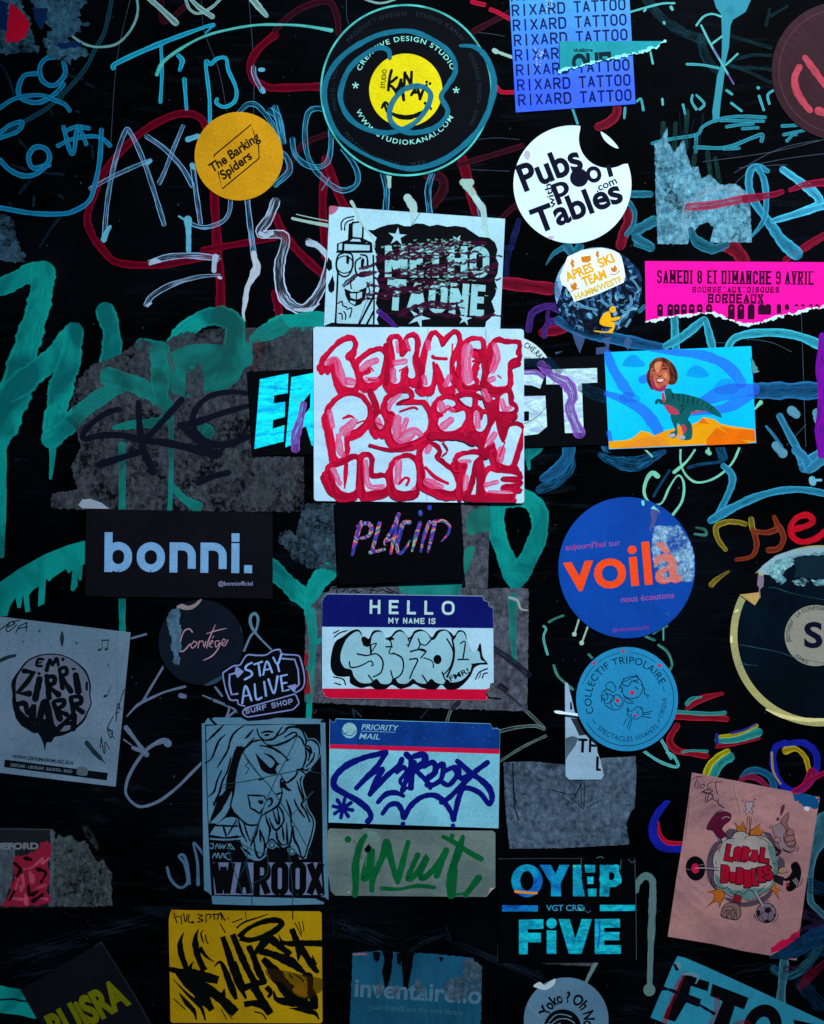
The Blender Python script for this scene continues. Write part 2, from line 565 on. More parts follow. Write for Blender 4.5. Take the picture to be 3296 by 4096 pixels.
def block(tile, s, x0, y0, x1, y1, h, sw, widths=None, gap=0.18, space=0.55, slab=0, serif=0.0):
    """own block lettering: glyph cells between two baseline points; sw = stroke width in tile px"""
    (ax, ay), (bx, by) = P(tile, [(x0, y0), (x1, y1)])
    h = L(tile, h); sw = L(tile, sw)
    d = math.hypot(bx - ax, by - ay)
    ux, uy = (bx - ax) / d, (by - ay) / d
    px, py = uy, -ux
    ws = []
    for ch in s:
        w = space if ch == ' ' else (widths or {}).get(ch, {'I': .28, 'i': .28, '.': .3, 'M': 1.2, 'W': 1.35, 'm': 1.3}.get(ch, 1.0))
        ws.append(w)
    tot = sum(ws) + gap * (len(s) - 1)
    unit = d / tot
    out = []
    cx = 0.0
    for ch, w in zip(s, ws):
        W_ = w * unit
        for st in GL.get(ch, []):
            k, c = st[0], st[1:]
            pts = []
            for i in range(0, len(c), 2):
                X = cx + sw / 2 + c[i] * max(0.01, W_ - sw); Y = sw / 2 + c[i + 1] * (h - sw)
                pts.append((X, Y))
            if k == 's':
                (xa, ya), (xb, yb) = pts
                l = math.hypot(xb - xa, yb - ya) + 1e-6
                e = sw / 2 * (0.999 if abs(xa - xb) < 1e-3 or abs(ya - yb) < 1e-3 else 0.35)
                ex, ey = (xb - xa) / l * e, (yb - ya) / l * e
                pts = [(xa - ex, ya - ey), (xb + ex, yb + ey)]
            elif k == 'r':
                (xa, ya), (xb, yb) = pts[0], pts[1]
                pts = rpath(pts, min(W_ - sw, h * 0.5) * 0.52)
            else:
                pts = rpath(pts, min(W_ - sw, h * 0.6) * 0.52, True)
            q = [(ax + ux * X + px * Y, ay + uy * X + py * Y) for X, Y in pts]
            out.append(ribbon(q, sw, smooth=False, cap=False, wob=0))
        if slab and ch not in 'SOCGQ89':
            for yy in ((sw * .25, h - sw * .25) if ch != 'A' else (sw * .25,)):
                q = [(ax + ux * X + px * yy, ay + uy * X + py * yy) for X in (cx - slab * W_, cx + W_ * (1 + slab))]
                out.append(ribbon(q, sw * .5, smooth=False, cap=False, wob=0))
        cx += W_ + gap * unit
    return out

def clip_box(geom, x1, y1):
    """cut a shape off at a sheet's right and lower edge"""
    v, f, uv = geom
    for ax, lim in ((0, x1), (1, y1)):
        V, F = [], []
        for face in f:
            pts = [v[i] for i in face]
            out = []
            for i in range(len(pts)):
                a, b = pts[i], pts[(i + 1) % len(pts)]
                da, db = lim - a[ax], lim - b[ax]
                if da >= 0: out.append(a)
                if (da < 0) != (db < 0):
                    t = da / (da - db)
                    out.append((a[0] + (b[0] - a[0]) * t, a[1] + (b[1] - a[1]) * t))
            if len(out) > 2:
                F.append(tuple(range(len(V), len(V) + len(out))))
                V += out
        v, f = V, F
    return v, f, [(0.3 + i * 0.001, 0.5) for i in range(len(v))]
def star(tile, cx, cy, r, r2=None, rot=0, n=5):
    (x, y), = P(tile, [(cx, cy)])
    r = L(tile, r); r2 = r * 0.42 if r2 is None else L(tile, r2)
    return poly([(x + (r if i % 2 == 0 else r2) * math.sin(rot + math.pi * i / n), y - (r if i % 2 == 0 else r2) * math.cos(rot + math.pi * i / n)) for i in range(2 * n)])

# ---------------------------------------------------------------- stacking: everything really lies on what is under it
CELL = 6.0
GX, GY = int((IW + 1200) / CELL), int((IH + 1200) / CELL)
HM = np.zeros((GY, GX), np.float32)
def cells(geom):
    """cells of the stacking grid a shape covers: (slice rows, slice cols, mask)"""
    v, f, uv = geom
    va = (np.array(v) + 600) / CELL
    bx0, by0 = np.maximum(np.floor(va.min(0)).astype(int) - 1, 0)
    bx1, by1 = np.floor(va.max(0)).astype(int) + 2
    bx1, by1 = min(bx1, GX), min(by1, GY)
    if bx1 <= bx0 or by1 <= by0: return None
    mask = np.zeros((by1 - by0, bx1 - bx0), bool)
    va = va - (bx0, by0)
    hx_, hy_ = bx1 - bx0 - 1, by1 - by0 - 1
    for face in f:
        p = va[list(face)]
        x0, y0 = np.floor(p.min(0)).astype(int); x1, y1 = np.ceil(p.max(0)).astype(int)
        x0, y0 = max(x0, 0), max(y0, 0); x1, y1 = min(x1, hx_), min(y1, hy_)
        if x1 - x0 <= 2 and y1 - y0 <= 2:
            mask[y0:y1 + 1, x0:x1 + 1] = True
            continue
        if x1 < x0 or y1 < y0: continue
        X, Y = np.meshgrid(np.arange(x0, x1 + 1) + 0.5, np.arange(y0, y1 + 1) + 0.5)
        for k in range(1, len(p) - 1):
            A, B, C_ = p[0], p[k], p[k + 1]
            d1 = (X - A[0]) * (B[1] - A[1]) - (Y - A[1]) * (B[0] - A[0])
            d2 = (X - B[0]) * (C_[1] - B[1]) - (Y - B[1]) * (C_[0] - B[0])
            d3 = (X - C_[0]) * (A[1] - C_[1]) - (Y - C_[1]) * (A[0] - C_[0])
            mask[y0:y1 + 1, x0:x1 + 1] |= ((d1 >= 0) & (d2 >= 0) & (d3 >= 0)) | ((d1 <= 0) & (d2 <= 0) & (d3 <= 0))
    m2 = mask.copy()
    m2[1:] |= mask[:-1]; m2[:-1] |= mask[1:]; m2[:, 1:] |= mask[:, :-1]; m2[:, :-1] |= mask[:, 1:]
    # every vertex counts, so thin shapes never slip between the cells
    ij = np.clip(va.astype(int), 0, [hx_, hy_])
    m2[ij[:, 1], ij[:, 0]] = True
    return (slice(by0, by1), slice(bx0, bx1), m2)

def build(name, geoms, mat, parent=None, origin=None, gap=9e-6, thick=0.0):
    """one mesh object lying on whatever is under it; thick > 0 adds sides"""
    geoms = [g for g in geoms if g[1]]
    common = None
    if thick > 0 and len(geoms) > 1: common = 0.0
    V, F, U = [], [], []
    ox, oy = origin
    for gi, (v, f, uv) in enumerate(geoms):
        b = len(V)
        c = cells((v, f, uv))
        base = float(HM[c[0], c[1]][c[2]].max()) if c and c[2].any() else 0.0
        hh = base + (gap if gi == 0 or thick > 0 else 4e-6)
        nv = len(v)
        for k, (x, y) in enumerate(v):
            V.append(((x - ox) * K, -(hh + 4e-6 * k / nv), (oy - y) * K))
            U.append(uv[k])
        for face in f:
            # front faces look towards -Y
            p = [v[i] for i in face]
            ar = sum(p[i][0] * p[(i + 1) % len(p)][1] - p[(i + 1) % len(p)][0] * p[i][1] for i in range(len(p)))
            face = tuple(b + i for i in face)
            F.append(face if ar < 0 else face[::-1])
        if c:
            HM[c[0], c[1]][c[2]] = np.maximum(HM[c[0], c[1]][c[2]], hh + 4e-6)
    if True:
        if thick > 0:
            cnt = {}
            for face in F:
                for i in range(len(face)):
                    e = (face[i], face[(i + 1) % len(face)])
                    k = (min(e), max(e)); cnt.setdefault(k, []).append(e)
            rim = [e[0] for e in cnt.values() if len(e) == 1]
            mp = {}
            for a, c in rim:
                for q in (a, c):
                    if q not in mp:
                        mp[q] = len(V)
                        x, y, z = V[q]
                        V.append((x, y + thick, z)); U.append(U[q])
            for a, c in rim:
                F.append((c, a, mp[a], mp[c]))
    me = bpy.data.meshes.new(name)
    me.from_pydata(V, [], F)
    ul = me.uv_layers.new(name='UVMap')
    idx = np.zeros(len(me.loops), np.int32)
    me.loops.foreach_get('vertex_index', idx)
    ul.data.foreach_set('uv', np.array(U, np.float32)[idx].ravel())
    me.materials.append(mat)
    o = bpy.data.objects.new(name, me)
    COL.objects.link(o)
    if parent: o.parent = parent
    return o

ORG = {}
STICK = 'stickers stuck on the black wall'
RESID = 'paper remains of peeled stickers on the wall'
def sticker(name, label, cat, outline, mat, group=STICK, thick=4e-4):
    """top-level thing: the sticker sheet itself; its print is parented to it"""
    if isinstance(outline, tuple): geoms = [outline]; pts = outline[0]
    elif isinstance(outline[0][0], (int, float)): geoms = [poly(outline)]; pts = outline
    else: geoms = outline; pts = [p for g in outline for p in g[0]]
    cx = (min(p[0] for p in pts) + max(p[0] for p in pts)) / 2
    cy = (min(p[1] for p in pts) + max(p[1] for p in pts)) / 2
    o = build(name, geoms, mat, None, (cx, cy), gap=thick, thick=thick)
    o.location = ((cx - IW / 2) * K, 0, ZC + (IH / 2 - cy) * K)
    ORG[o.name] = (cx, cy)
    o['label'] = label
    o['category'] = cat
    if group: o['group'] = group
    return o
JOINED = {'scratch', 'scratch_mark', 'woman_print', 'face_print', 'photo_print', 'outline_print', 'torn_edge', 'wrinkle', 'spray_can_print', 'holographic_letter', 'dinosaur_print', 'shape_print', 'scribble'}
STUFF = {'paint_speck', 'glitter_speck', 'wear_speck', 'scratch_fleck'}
def clusters(geoms):
    cs = [cells(g) for g in geoms]
    par = list(range(len(geoms)))
    def find(i):
        while par[i] != i: i = par[i]
        return i
    for i in range(len(geoms)):
        for j in range(i):
            a, b = cs[i], cs[j]
            if not a or not b: continue
            y0, y1 = max(a[0].start, b[0].start), min(a[0].stop, b[0].stop)
            x0, x1 = max(a[1].start, b[1].start), min(a[1].stop, b[1].stop)
            if y1 <= y0 or x1 <= x0: continue
            A = a[2][y0 - a[0].start:y1 - a[0].start, x0 - a[1].start:x1 - a[1].start]
            B = b[2][y0 - b[0].start:y1 - b[0].start, x0 - b[1].start:x1 - b[1].start]
            if (A & B).any(): par[find(i)] = find(j)
    out = {}
    for i in range(len(geoms)): out.setdefault(find(i), []).append(geoms[i])
    return list(out.values())
def part(parent, name, geoms, mat, label=None, thick=0.0, gap=9e-6):
    if isinstance(geoms, tuple): geoms = [geoms]
    geoms = [g for g in geoms if g[1]]
    sets = [geoms]
    if name not in JOINED and name not in STUFF and 1 < len(geoms) <= 60:
        sets = clusters(geoms)
    for gs in sets:
        o = build(name, gs, mat, parent, ORG[parent.name], gap=gap, thick=thick)
        ORG[o.name] = ORG[parent.name]
        if label: o['label'] = label
        if name in STUFF: o['kind'] = 'stuff'
    return o
def rrect(pts, r=10, n=5):
    """rounded corners for a polygon"""
    out = []
    m = len(pts)
    for i in range(m):
        p0, p, p1 = pts[i - 1], pts[i], pts[(i + 1) % m]
        d0, d1 = math.dist(p0, p), math.dist(p, p1)
        a = (p[0] + (p0[0] - p[0]) * r / d0, p[1] + (p0[1] - p[1]) * r / d0)
        b = (p[0] + (p1[0] - p[0]) * r / d1, p[1] + (p1[1] - p[1]) * r / d1)
        for j in range(n + 1):
            t = j / n
            out.append(tuple((1 - t) ** 2 * a[k] + 2 * t * (1 - t) * p[k] + t * t * b[k] for k in (0, 1)))
    return out
def nsided(tile, cx, cy, r, n, rot=0):
    (x, y), = P(tile, [(cx, cy)])
    r = L(tile, r)
    return [(x + r * math.sin(rot + 2 * math.pi * i / n), y - r * math.cos(rot + 2 * math.pi * i / n)) for i in range(n)]

# ---------------------------------------------------------------- the wall: a thick sheet of black painted metal
def make_wall():
    t = NT('black_painted_metal')
    n1 = t.noise(9, 5, 0.6)
    n2 = t.noise(420, 2, 0.6)
    col = t.mix(t.mapr(n1, 0.45, 0.75), (0.0002, 0.0003, 0.0005, 1), (0.0016, 0.0024, 0.0044, 1))
    # worn vertical and slanted rub marks
    sc1 = t.noise(40, 6, 0.75, vec=t.vmul(t.geo.outputs['Position'], (0.5, 1, 3.5)), dist=0.5)
    rub = t.math('MULTIPLY', t.mapr(sc1, 0.54, 0.72), t.mapr(t.noise(6, 3), 0.42, 0.62))
    col = t.mix(rub, col, (0.005, 0.010, 0.017, 1))
    dust = t.mapr(n2, 0.72, 0.78)
    col = t.mix(t.math('MULTIPLY', dust, 0.25), col, (0.03, 0.06, 0.08, 1))
    t.l(t.grain(col, 0.3), t.b.inputs['Base Color'])
    t.b.inputs['Roughness'].default_value = 0.45
    t.b.inputs['Specular IOR Level'].default_value = 0.015
    t.bump(t.math('ADD', n1, t.math('MULTIPLY', n2, 0.03)), 0.3, 0.001)
    hw, hh, d = 0.62, 0.72, 0.05
    V, F = [], []
    nx, nz = 24, 28
    for iz in range(nz + 1):
        for ix in range(nx + 1):
            V.append((-hw + 2 * hw * ix / nx, 0.0, -hh + 2 * hh * iz / nz))
    for iz in range(nz):
        for ix in range(nx):
            a = iz * (nx + 1) + ix
            F.append((a, a + 1, a + nx + 2, a + nx + 1))
    b = len(V)
    V += [(-hw, 0, -hh), (hw, 0, -hh), (hw, 0, hh), (-hw, 0, hh), (-hw, d, -hh), (hw, d, -hh), (hw, d, hh), (-hw, d, hh)]
    F += [(b, b + 4, b + 5, b + 1), (b + 1, b + 5, b + 6, b + 2), (b + 2, b + 6, b + 7, b + 3), (b + 3, b + 7, b + 4, b), (b + 4, b + 7, b + 6, b + 5)]
    me = bpy.data.meshes.new('wall')
    me.from_pydata(V, [], F)
    me.materials.append(t.m)
    o = bpy.data.objects.new('wall', me)
    COL.objects.link(o)
    o.location = (0, 0, ZC)
    o['kind'] = 'structure'
    o['label'] = 'black painted metal wall covered in marker tags and stickers'
    ORG[o.name] = (IW / 2, IH / 2)
    return o
wall = make_wall()
def tag(label, mat, *geoms, name='marker_tag', gap=1e-5):
    g = []
    for q in geoms:
        if isinstance(q, list): g += q
        else: g.append(q)
    return part(wall, name, g, mat, label, gap=gap)
BLK = '05060a'

# ================================================================ MARKS ON THE WALL, oldest first
TEAL, TEALD, PALE = '2596b4', '145f78', 'a8d8dc'
RED = '7a0826'

# hairline scratches
g = RR('a', 3.5, '820,0 750,300 720,560 700,900', '1570,0 1600,400 1600,730', '1270,0 1290,200 1380,440 1430,700')
g += RR('b', 3, '450,0 452,100 465,150', '1250,200 1370,215 1450,230', '1280,880 1400,870 1540,880', '1240,1070 1480,1080')
g += RR('c', 4, '970,1020 1400,960 1735,880', '1170,1090 1450,940 1700,885', '1200,1060 1500,1000 1735,970', '1150,1180 1300,1060 1500,1040')
g += RR('f', 4, '1250,720 1400,740 1530,800', '990,740 1180,745', '1590,500 1620,1400', '1500,1390 1620,1260')
tag('thin lilac hairline scratches', paint('6a7a9a', 'solid', alpha=0.35), g, name='scratch')
rs = random.Random(3)
g = []
def scratch_fan(tile, x0, y0, x1, y1, n, dx, dy, bend, w=3):
    out = []
    for i in range(n):
        a = (x0 + rs.uniform(-dx, dx), y0 + rs.uniform(-dy, dy)); b = (x1 + rs.uniform(-dx, dx), y1 + rs.uniform(-dy, dy))
        t0, t1 = sorted((rs.uniform(0, .6), rs.uniform(.3, 1)))
        if t1 - t0 < .12: t1 = t0 + .2
        m = ((a[0] + b[0]) / 2 + rs.uniform(-20, 20), (a[1] + b[1]) / 2 + bend + rs.uniform(-15, 15))
        q = [((1 - t) ** 2 * a[0] + 2 * t * (1 - t) * m[0] + t * t * b[0], (1 - t) ** 2 * a[1] + 2 * t * (1 - t) * m[1] + t * t * b[1]) for t in (t0, (t0 + t1) / 2, t1)]
        out.append(ribbon(P(tile, q), L(tile, w * rs.uniform(.5, 1.3))))
    return out
g += scratch_fan('m', 300, 930, 760, 1090, 22, 40, 60, -30, 4)
g += scratch_fan('m', 800, 1110, 1130, 1000, 12, 30, 40, -20, 4)
g += scratch_fan('m', 1100, 1060, 1735, 1320, 18, 50, 30, -20, 4)
g += scratch_fan('m', 400, 880, 460, 1000, 6, 90, 20, 0, 5)
g += scratch_fan('m', 1060, 900, 1110, 1110, 5, 16, 20, 0, 7)
g += scratch_fan('l', 0, 1200, 640, 1000, 26, 40, 70, 0, 4)
g += scratch_fan('l', 500, 1010, 1050, 900, 14, 60, 50, 0, 4)
g += scratch_fan('l', 0, 1330, 400, 1190, 10, 30, 40, 0, 3.5)
g += scratch_fan('n', 1100, 1290, 1500, 1200, 12, 60, 60, 0, 4)
g += scratch_fan('n', 380, 1460, 700, 1520, 8, 30, 40, 0, 4)
g += scratch_fan('d', 20, 1330, 230, 1330, 3, 20, 8, -20, 4)
g += scratch_fan('c', 900, 700, 880, 1100, 8, 90, 60, 0, 7)
tag('faint grey blue scuff scratches in the dark lower part', paint('2c4058', 'dry', alpha=0.5), g, name='scratch')
# specks of dust and paint
g = []
for i in range(230):
    x, y, r = rs.uniform(0, IW), rs.uniform(0, IH), rs.choice((2, 2, 2.5, 3, 4))
    g.append(poly(circ(x, y, r, r * rs.uniform(.4, 1), 6, rs.uniform(0, 3))))
part(wall, 'paint_speck', g, paint('42606e', 'solid', alpha=0.55), 'tiny grey specks of dust and paint')

# smudges of dark paint
tag('dark teal smudge strokes at the upper right', paint('1d4a58', 'dry', alpha=0.6),
    RR('c', 60, '620,0 680,80 760,150 850,205 960,245', '960,240 970,300 1000,380 1060,440'),
    RR('c', 22, '1140,220 1260,260 1400,300', '1110,400 1260,350 1400,350', '1110,400 1250,450 1400,520', '1150,420 1300,430 1400,440'),
    RR('c', 20, '1390,60 1370,160', '1500,40 1400,100'))
tag('long dark teal sweep at the upper left', paint('1d5468', 'marker', alpha=0.5),
    R('a', '705,0 660,200 600,310 540,430 430,560 300,680 150,770 0,860', 26))

# ---- thick red marker
tag('dark red marker loops behind the other tags', paint('74001e', 'marker', '3a0010', 0.95),
    RR('a', 46, '1310,830 1270,750 1180,715 1060,740 900,830 760,960 650,1100 590,1240 550,1380 590,1500 650,1577 720,1647 850,1672 1050,1667 1200,1637 1380,1607'),
    RR('a', 56, '1350,1210 1372,1577 1390,1780 1390,1940'),
    R('a', '1280,1577 1500,1540 1735,1500', 40),
    R('a', '1735,220 1640,300 1580,400 1600,500 1680,545 1735,555 1900,550 2075,545', 48),
    RR('b', 50, '320,1000 300,1300 320,1620', '330,1030 420,1270 520,1420', '0,1360 60,1480 160,1600 330,1760', '0,1850 30,2000 60,2180'),
    R('b', '1180,1000 1220,1150 1270,1340', 64))
tag('very dark red marker lines behind the round vinyl sticker', paint('3c0818', 'marker', '1c040c', 0.9),
    R('a', '1020,0 1035,140 1180,30', 34), R('b', '0,190 150,60 330,10 390,100 400,210', 40),
    RR('b', 36, '60,1100 170,920 290,860 320,850', '1160,1040 1400,970 1560,920', '1420,1390 1490,1320 1540,1290', '1250,200 1400,120 1480,80'),
    R('b', '960,1100 1050,1120 1060,1200 1000,1290', 60))
tag('bright red marker dashes beside the blue sticker', paint('c00c34', 'marker', '7a0820', 1.0),
    RR('b', 26, '1240,12 1320,30', '1360,60 1410,80 1480,120', '1400,550 1430,580 1510,582'))
tag('red marker stroke between blue and white stickers', paint('7c0c26', 'marker', '4a0616', 1),
    R('c', '430,670 425,720 380,770 310,800', 56), R('c', '490,1340 500,1400 480,1450 450,1550', 62), R('f', '1100,110 1180,160 1230,230', 90))
tag('crimson marker line crossing the upper right', paint('8a0c2c', 'marker', '4a0616', 0.9),
    R('c', '1560,1600 1650,1540 1735,1490', 44), R('f', '1490,220 1560,170 1650,110 1735,60', 34),
    R('e', '1400,520 1500,530 1735,560', 80), R('f', '-40,680 60,660 120,640', 60))

# ---- marker writing upper left
tag('pale thin loop cut by the top edge', paint('7fb6b4', 'solid', '4a7a80', 0.95),
    R('a', '395,0 383,110 420,190 500,260 580,293 660,295 740,275 810,210 855,130 870,60 865,0', 15))
tag('blue hand lettered word at the top', paint('22b0d8', 'marker', '0d6c8c', 0.95),
    R('a', '715,430 725,405 880,330 1100,240 1340,155 1325,180 1295,210', (30, 30, 32, 30, 26, 20, 8)),
    R('a', '1015,285 1022,450 1012,645', 20.6), R('a', '1125,350 1150,385 1132,445', (26, 30, 18)),
    R('a', '1163,500 1170,600 1177,690', (26, 22, 18)),
    R('a', '1325,770 1320,600 1298,395 1330,405 1370,370 1425,368 1440,440 1490,560 1480,640 1415,675 1365,650 1370,625', 22.4))
tag('long thin pale green swoosh', paint('5cc6bc', 'solid', '35918f', 0.95),
    R('a', '990,470 1030,390 1160,295 1300,225 1450,185 1600,160 1735,155 1915,163 2090,192', (22, 22, 15, 15, 15, 15, 15, 16, 24)))
tag('bluish white hollow letters written in dried marker', paint('70c8f0', 'hollow', 'a0b0f0', 1.0),
    R('a', '655,1520 680,1250 730,1000 790,830 820,835 870,930 930,1080 1000,1300 1035,1415', 29.2),
    R('a', '570,1190 700,1120 850,1050 950,1012', 24.1),
    R('a', '925,860 1040,940 1150,1060 1215,1175', 29.2), R('a', '1155,795 1090,950 1040,1080 1005,1155', 25.8),
    R('a', '1215,1040 1235,1200 1265,1410', 31.0), R('a', '1195,1410 1290,1435 1400,1400 1445,1340 1455,1260', 25.8),
    R('a', '1600,425 1605,480 1655,575', 29.2), R('a', '1560,1260 1575,1400 1600,1600 1610,1660', 34.4),
    R('a', '2080,1120 2030,1200', 6.9))
tag('pale blobs at the ends of the hollow letters', paint('6cb4cc', 'solid', '3f8fb0', 0.95),
    R('a', '655,1510 670,1470 695,1430', (40, 34, 20)), R('a', '1185,1385 1190,1470 1190,1580', (50, 34, 30)), R('a', '1130,1365 1185,1400', 12.0),
    R('a', '930,1030 950,1015', 25.8), R('a', '1640,440 1660,440', 24.1), R('a', '1655,560 1662,578', 29.2), R('a', '1185,880 1250,858', (36, 28)), R('a', '1210,1040 1225,1060', 25.8))
tag('blue marker loops around the orange round sticker', paint('4cb8e0', 'hollow', '3a8fc0', 1.0),
    R('a', '1510,710 1560,660 1620,665 1690,740 1735,820 1745,860', 31.0), R('a', '1735,680 1760,760 1785,890', 41.3),
    R('b', '0,945 70,990 90,1080 0,1165', 37.8), R('b', '-30,700 10,730 30,780 50,900', 43.0),
    R('b', '110,880 130,980 220,1050 320,1035 352,930 345,760 300,690 220,700 190,800 200,960 260,1080 380,1185 460,1198 520,1150 510,1060 430,940', 32.7))
tag('blue hollow vertical strokes under the round vinyl sticker', paint('58bce8', 'hollow', '3a8fc0', 1.0),
    R('b', '685,1100 705,1200 698,1325', 37.8), R('b', '990,1100 965,1200 975,1340', 39.6), R('b', '1210,1140 1230,1200 1280,1270 1300,1370', 34.4))
tag('pale dash and blobs between the two upper stickers', paint('a8c4b8', 'solid', '7fa6a0', 0.95),
    R('b', '1383,318 1395,325', 31.0), R('b', '1400,325 1450,345 1500,362', 18.9), R('b', '720,1110 722,1180', (30, 22)),
    R('b', '1185,1150 1235,1150', 43.0), R('b', '1200,1160 1240,1210 1290,1290', (56, 40, 30)), R('b', '110,1378 200,1398 345,1425', (16, 20, 24)), R('b', '135,1352 250,1378 345,1395', 6.0))
tag('light blue hollow zigzag and long loop left of the spray can sticker', paint('b0dcf4', 'hollow', 'd0c0f0', 1.0),
    R('F', '580,425 566,460 548,492 600,498 588,560 592,610 610,640 645,650 680,600 692,545', (20, 20, 18, 20, 22, 24, 24, 22, 18, 14)),
    R('e', '210,262 270,290 330,350', 37.8))
tag('white blobs on the long loop', paint('b4c8d4', 'solid', '8a9fc0', 0.95),
    R('F', '548,492 560,496 572,490', 10), R('F', '650,512 664,514', 14), R('F', '664,514 680,528 692,545', (10, 12, 6)), R('F', '620,652 650,652 672,640', (5, 9, 3)))
tag('white drip with a rounded head below the zigzag', paint('b6bcc8', 'solid', '8f9cb0', 1.0),
    R('d', '1600,20 1608,60 1620,110 1590,180 1560,240 1545,340 1535,400 1545,450', (36, 40, 60, 36, 30, 34, 22, 8)))
tag('pale outlined short strokes left of the zigzag', paint('8cc8e8', 'hollow', 'b0b0e0', 1.0),
    R('d', '945,80 1060,45 1200,35 1340,48 1375,52', 37.8), R('d', '925,345 960,290 1080,220 1250,170 1385,160', (36, 36, 30, 22, 18)))
tag('white drips on the short strokes', paint('b0b8d0', 'solid', '7fa8c0', 0.95),
    R('d', '1360,45 1352,90 1350,130', (44, 26, 30)), R('d', '950,85 970,70 1010,72', (24, 36, 16)), R('d', '930,350 950,335', 17.2), R('d', '1380,172 1392,176', 20.6))

# ---- teal marker doodles far left
tag('teal marker curls near the left edge', paint('127ca8', 'marker', '0c5474', 1.0),
    RR('a', 29.2, '225,465 150,480 115,570 150,630 250,645 350,590 400,530', '400,390 410,470 340,540 270,510 250,430 290,370 350,360',),
    RR('a', 25.8, '0,680 100,620 250,600 340,630 410,660 440,700', '0,840 60,790 140,770 110,830 0,870'))
tag('teal marker scribble like a hash sign and a large curl below it', paint('127ca8', 'marker', '0c5474', 1.0),
    RR('a', 25.8, '365,920 450,880 560,860 640,870 695,920', '400,800 440,950 465,960 480,850 490,795', '410,830 480,800 560,810', '500,800 545,910'),
    R('a', '310,1040 210,1060 180,990 220,930 290,940 310,1010 240,1090 150,1110 60,1070 0,1010', 31.0),
    R('a', '640,820 630,1000 600,1160 560,1270 470,1330 380,1350 200,1345 0,1310', 29.2))
tag('faint dark blue dashes near the left edge', paint('1c3c50', 'dry', alpha=0.8),
    RR('a', 15.5, '120,885 180,950', '75,1040 170,1070', '190,1140 120,1220', '215,1240 210,1300', '370,1230 400,1250', '60,1280 70,1300', '280,1090 400,1100', '470,1110 485,1115', '420,470 520,500', '540,520 590,550', '370,570 400,640', '300,650 330,720', '480,700 500,705', '0,400 50,480 90,600', '580,920 585,1000', '380,1370 310,1460 250,1560'))

# ---- upper edge strokes
tag('pale green strokes cut by the top edge', paint('8fb4ae', 'marker', '5a8a90', 1.0),
    R('a', '940,-10 1010,50 1110,145', (30, 34, 38)), R('a', '1170,-10 1195,55 1250,85 1330,50 1395,-10', 17.2), R('a', '1190,-20 1260,50 1340,105', (20, 30, 34)),
    R('a', '1590,-10 1630,40 1682,100', (40, 44, 26)), R('b', '565,-5 640,18 700,15 760,-5', 12.0))

# ---- big teal paint drip at top right
tag('thick teal paint drip running down from the top', paint('2f8496', 'solid', '1f6478', 1.0),
    PG('c', '1035,-15 1055,50 1085,90 1088,130 1092,250 1088,400 1060,480 1045,600 1030,700 1034,760 1052,774 1074,762 1082,650 1095,560 1108,460 1112,400 1135,300 1145,160 1160,125 1240,75 1280,-15'),)
tag('thin bright teal strokes crossing the drip', paint('63b8b4', 'solid', '3f9fa8', 0.95),
    RR('c', 12.9, '960,160 1020,280 1090,400 1130,470', '1020,282 1090,230', '1115,410 1190,340', '930,160 975,105 1030,88 1088,105'),
    RR('c', 13.8, '600,70 610,60', '640,330 655,400', '715,625 718,660', '790,20 700,25 515,75'), R('c', '770,45 778,60', 18.9), R('c', '725,140 728,148', 15.5))
tag('violet end of the thin stroke', paint('7a60b0', 'solid', alpha=0.8), R('c', '1130,470 1165,530', 10.3), R('c', '1040,310 1070,360', 11.2))
tag('small teal dashes around the drip', paint('46aab4', 'marker', '2a7486', 1.0),
    RR('c', 14.6, '845,660 860,720', '905,600 900,640 930,690', '930,600 980,655 950,690', '1150,650 1215,700', '1325,605 1355,695', '1415,570 1380,600 1390,655', '1120,570 1155,595', '555,640 580,625 595,695', '870,405 970,410 1070,430', '480,680 475,745', '150,690 180,780'), R('c', '1318,552 1322,556', 18.9))
tag('teal ellipse drawn in marker', paint('2a8a9c', 'marker', '1a5a6c', 0.95),
    R('c', '650,905 780,875 930,850 970,800 1050,760 1180,735 1365,740', 20.6), R('c', '920,930 960,930 1120,930 1280,870 1345,850 1340,890', 22.4), R('c', '930,850 925,960', 20.6),
    RR('c', 18.9, '1120,800 1180,790 1290,780', '1220,812 1320,806', '1080,760 1355,765', '1470,795 1570,790', '1480,850 1620,820', '1500,890 1540,850 1560,850', '1100,940 1200,935'),)
tag('broad teal loop crossing the upper right', paint('2e90b0', 'marker', '195068', 1.0),
    R('c', '1380,1080 1320,1050 1270,1080 1262,1180 1300,1280 1400,1420 1470,1520 1560,1600', (30, 44, 50, 50, 50, 60, 80, 80)),
    R('c', '1320,1060 1360,1150 1370,1300 1350,1400 1280,1490', (40, 40, 36, 30, 16)))
tag('broad light teal chevron at the right edge', paint('44acd0', 'marker', '25718c', 1.0),
    R('c', '1475,1070 1560,1130 1640,1190 1700,1250 1690,1300 1560,1350 1410,1395', (40, 50, 60, 56, 50, 46, 30)), R('c', '1735,1300 1620,1330', 43.0))
tag('teal strokes between the white round sticker and the residue', paint('236e86', 'marker', '144458', 1.0),
    RR('c', 43.0, '520,1225 640,1225'), R('c', '540,1460 660,1395', 68.8), R('c', '550,1500 640,1560', 60.2), R('c', '500,1270 540,1340 530,1420 490,1480', 31.0),
    R('x', '10,220 80,120 200,50', (10, 40, 50)), R('x', '200,60 250,120 310,60', 77.4), R('x', '840,640 885,590', 34.4), R('x', '800,40 920,80', 34.4))
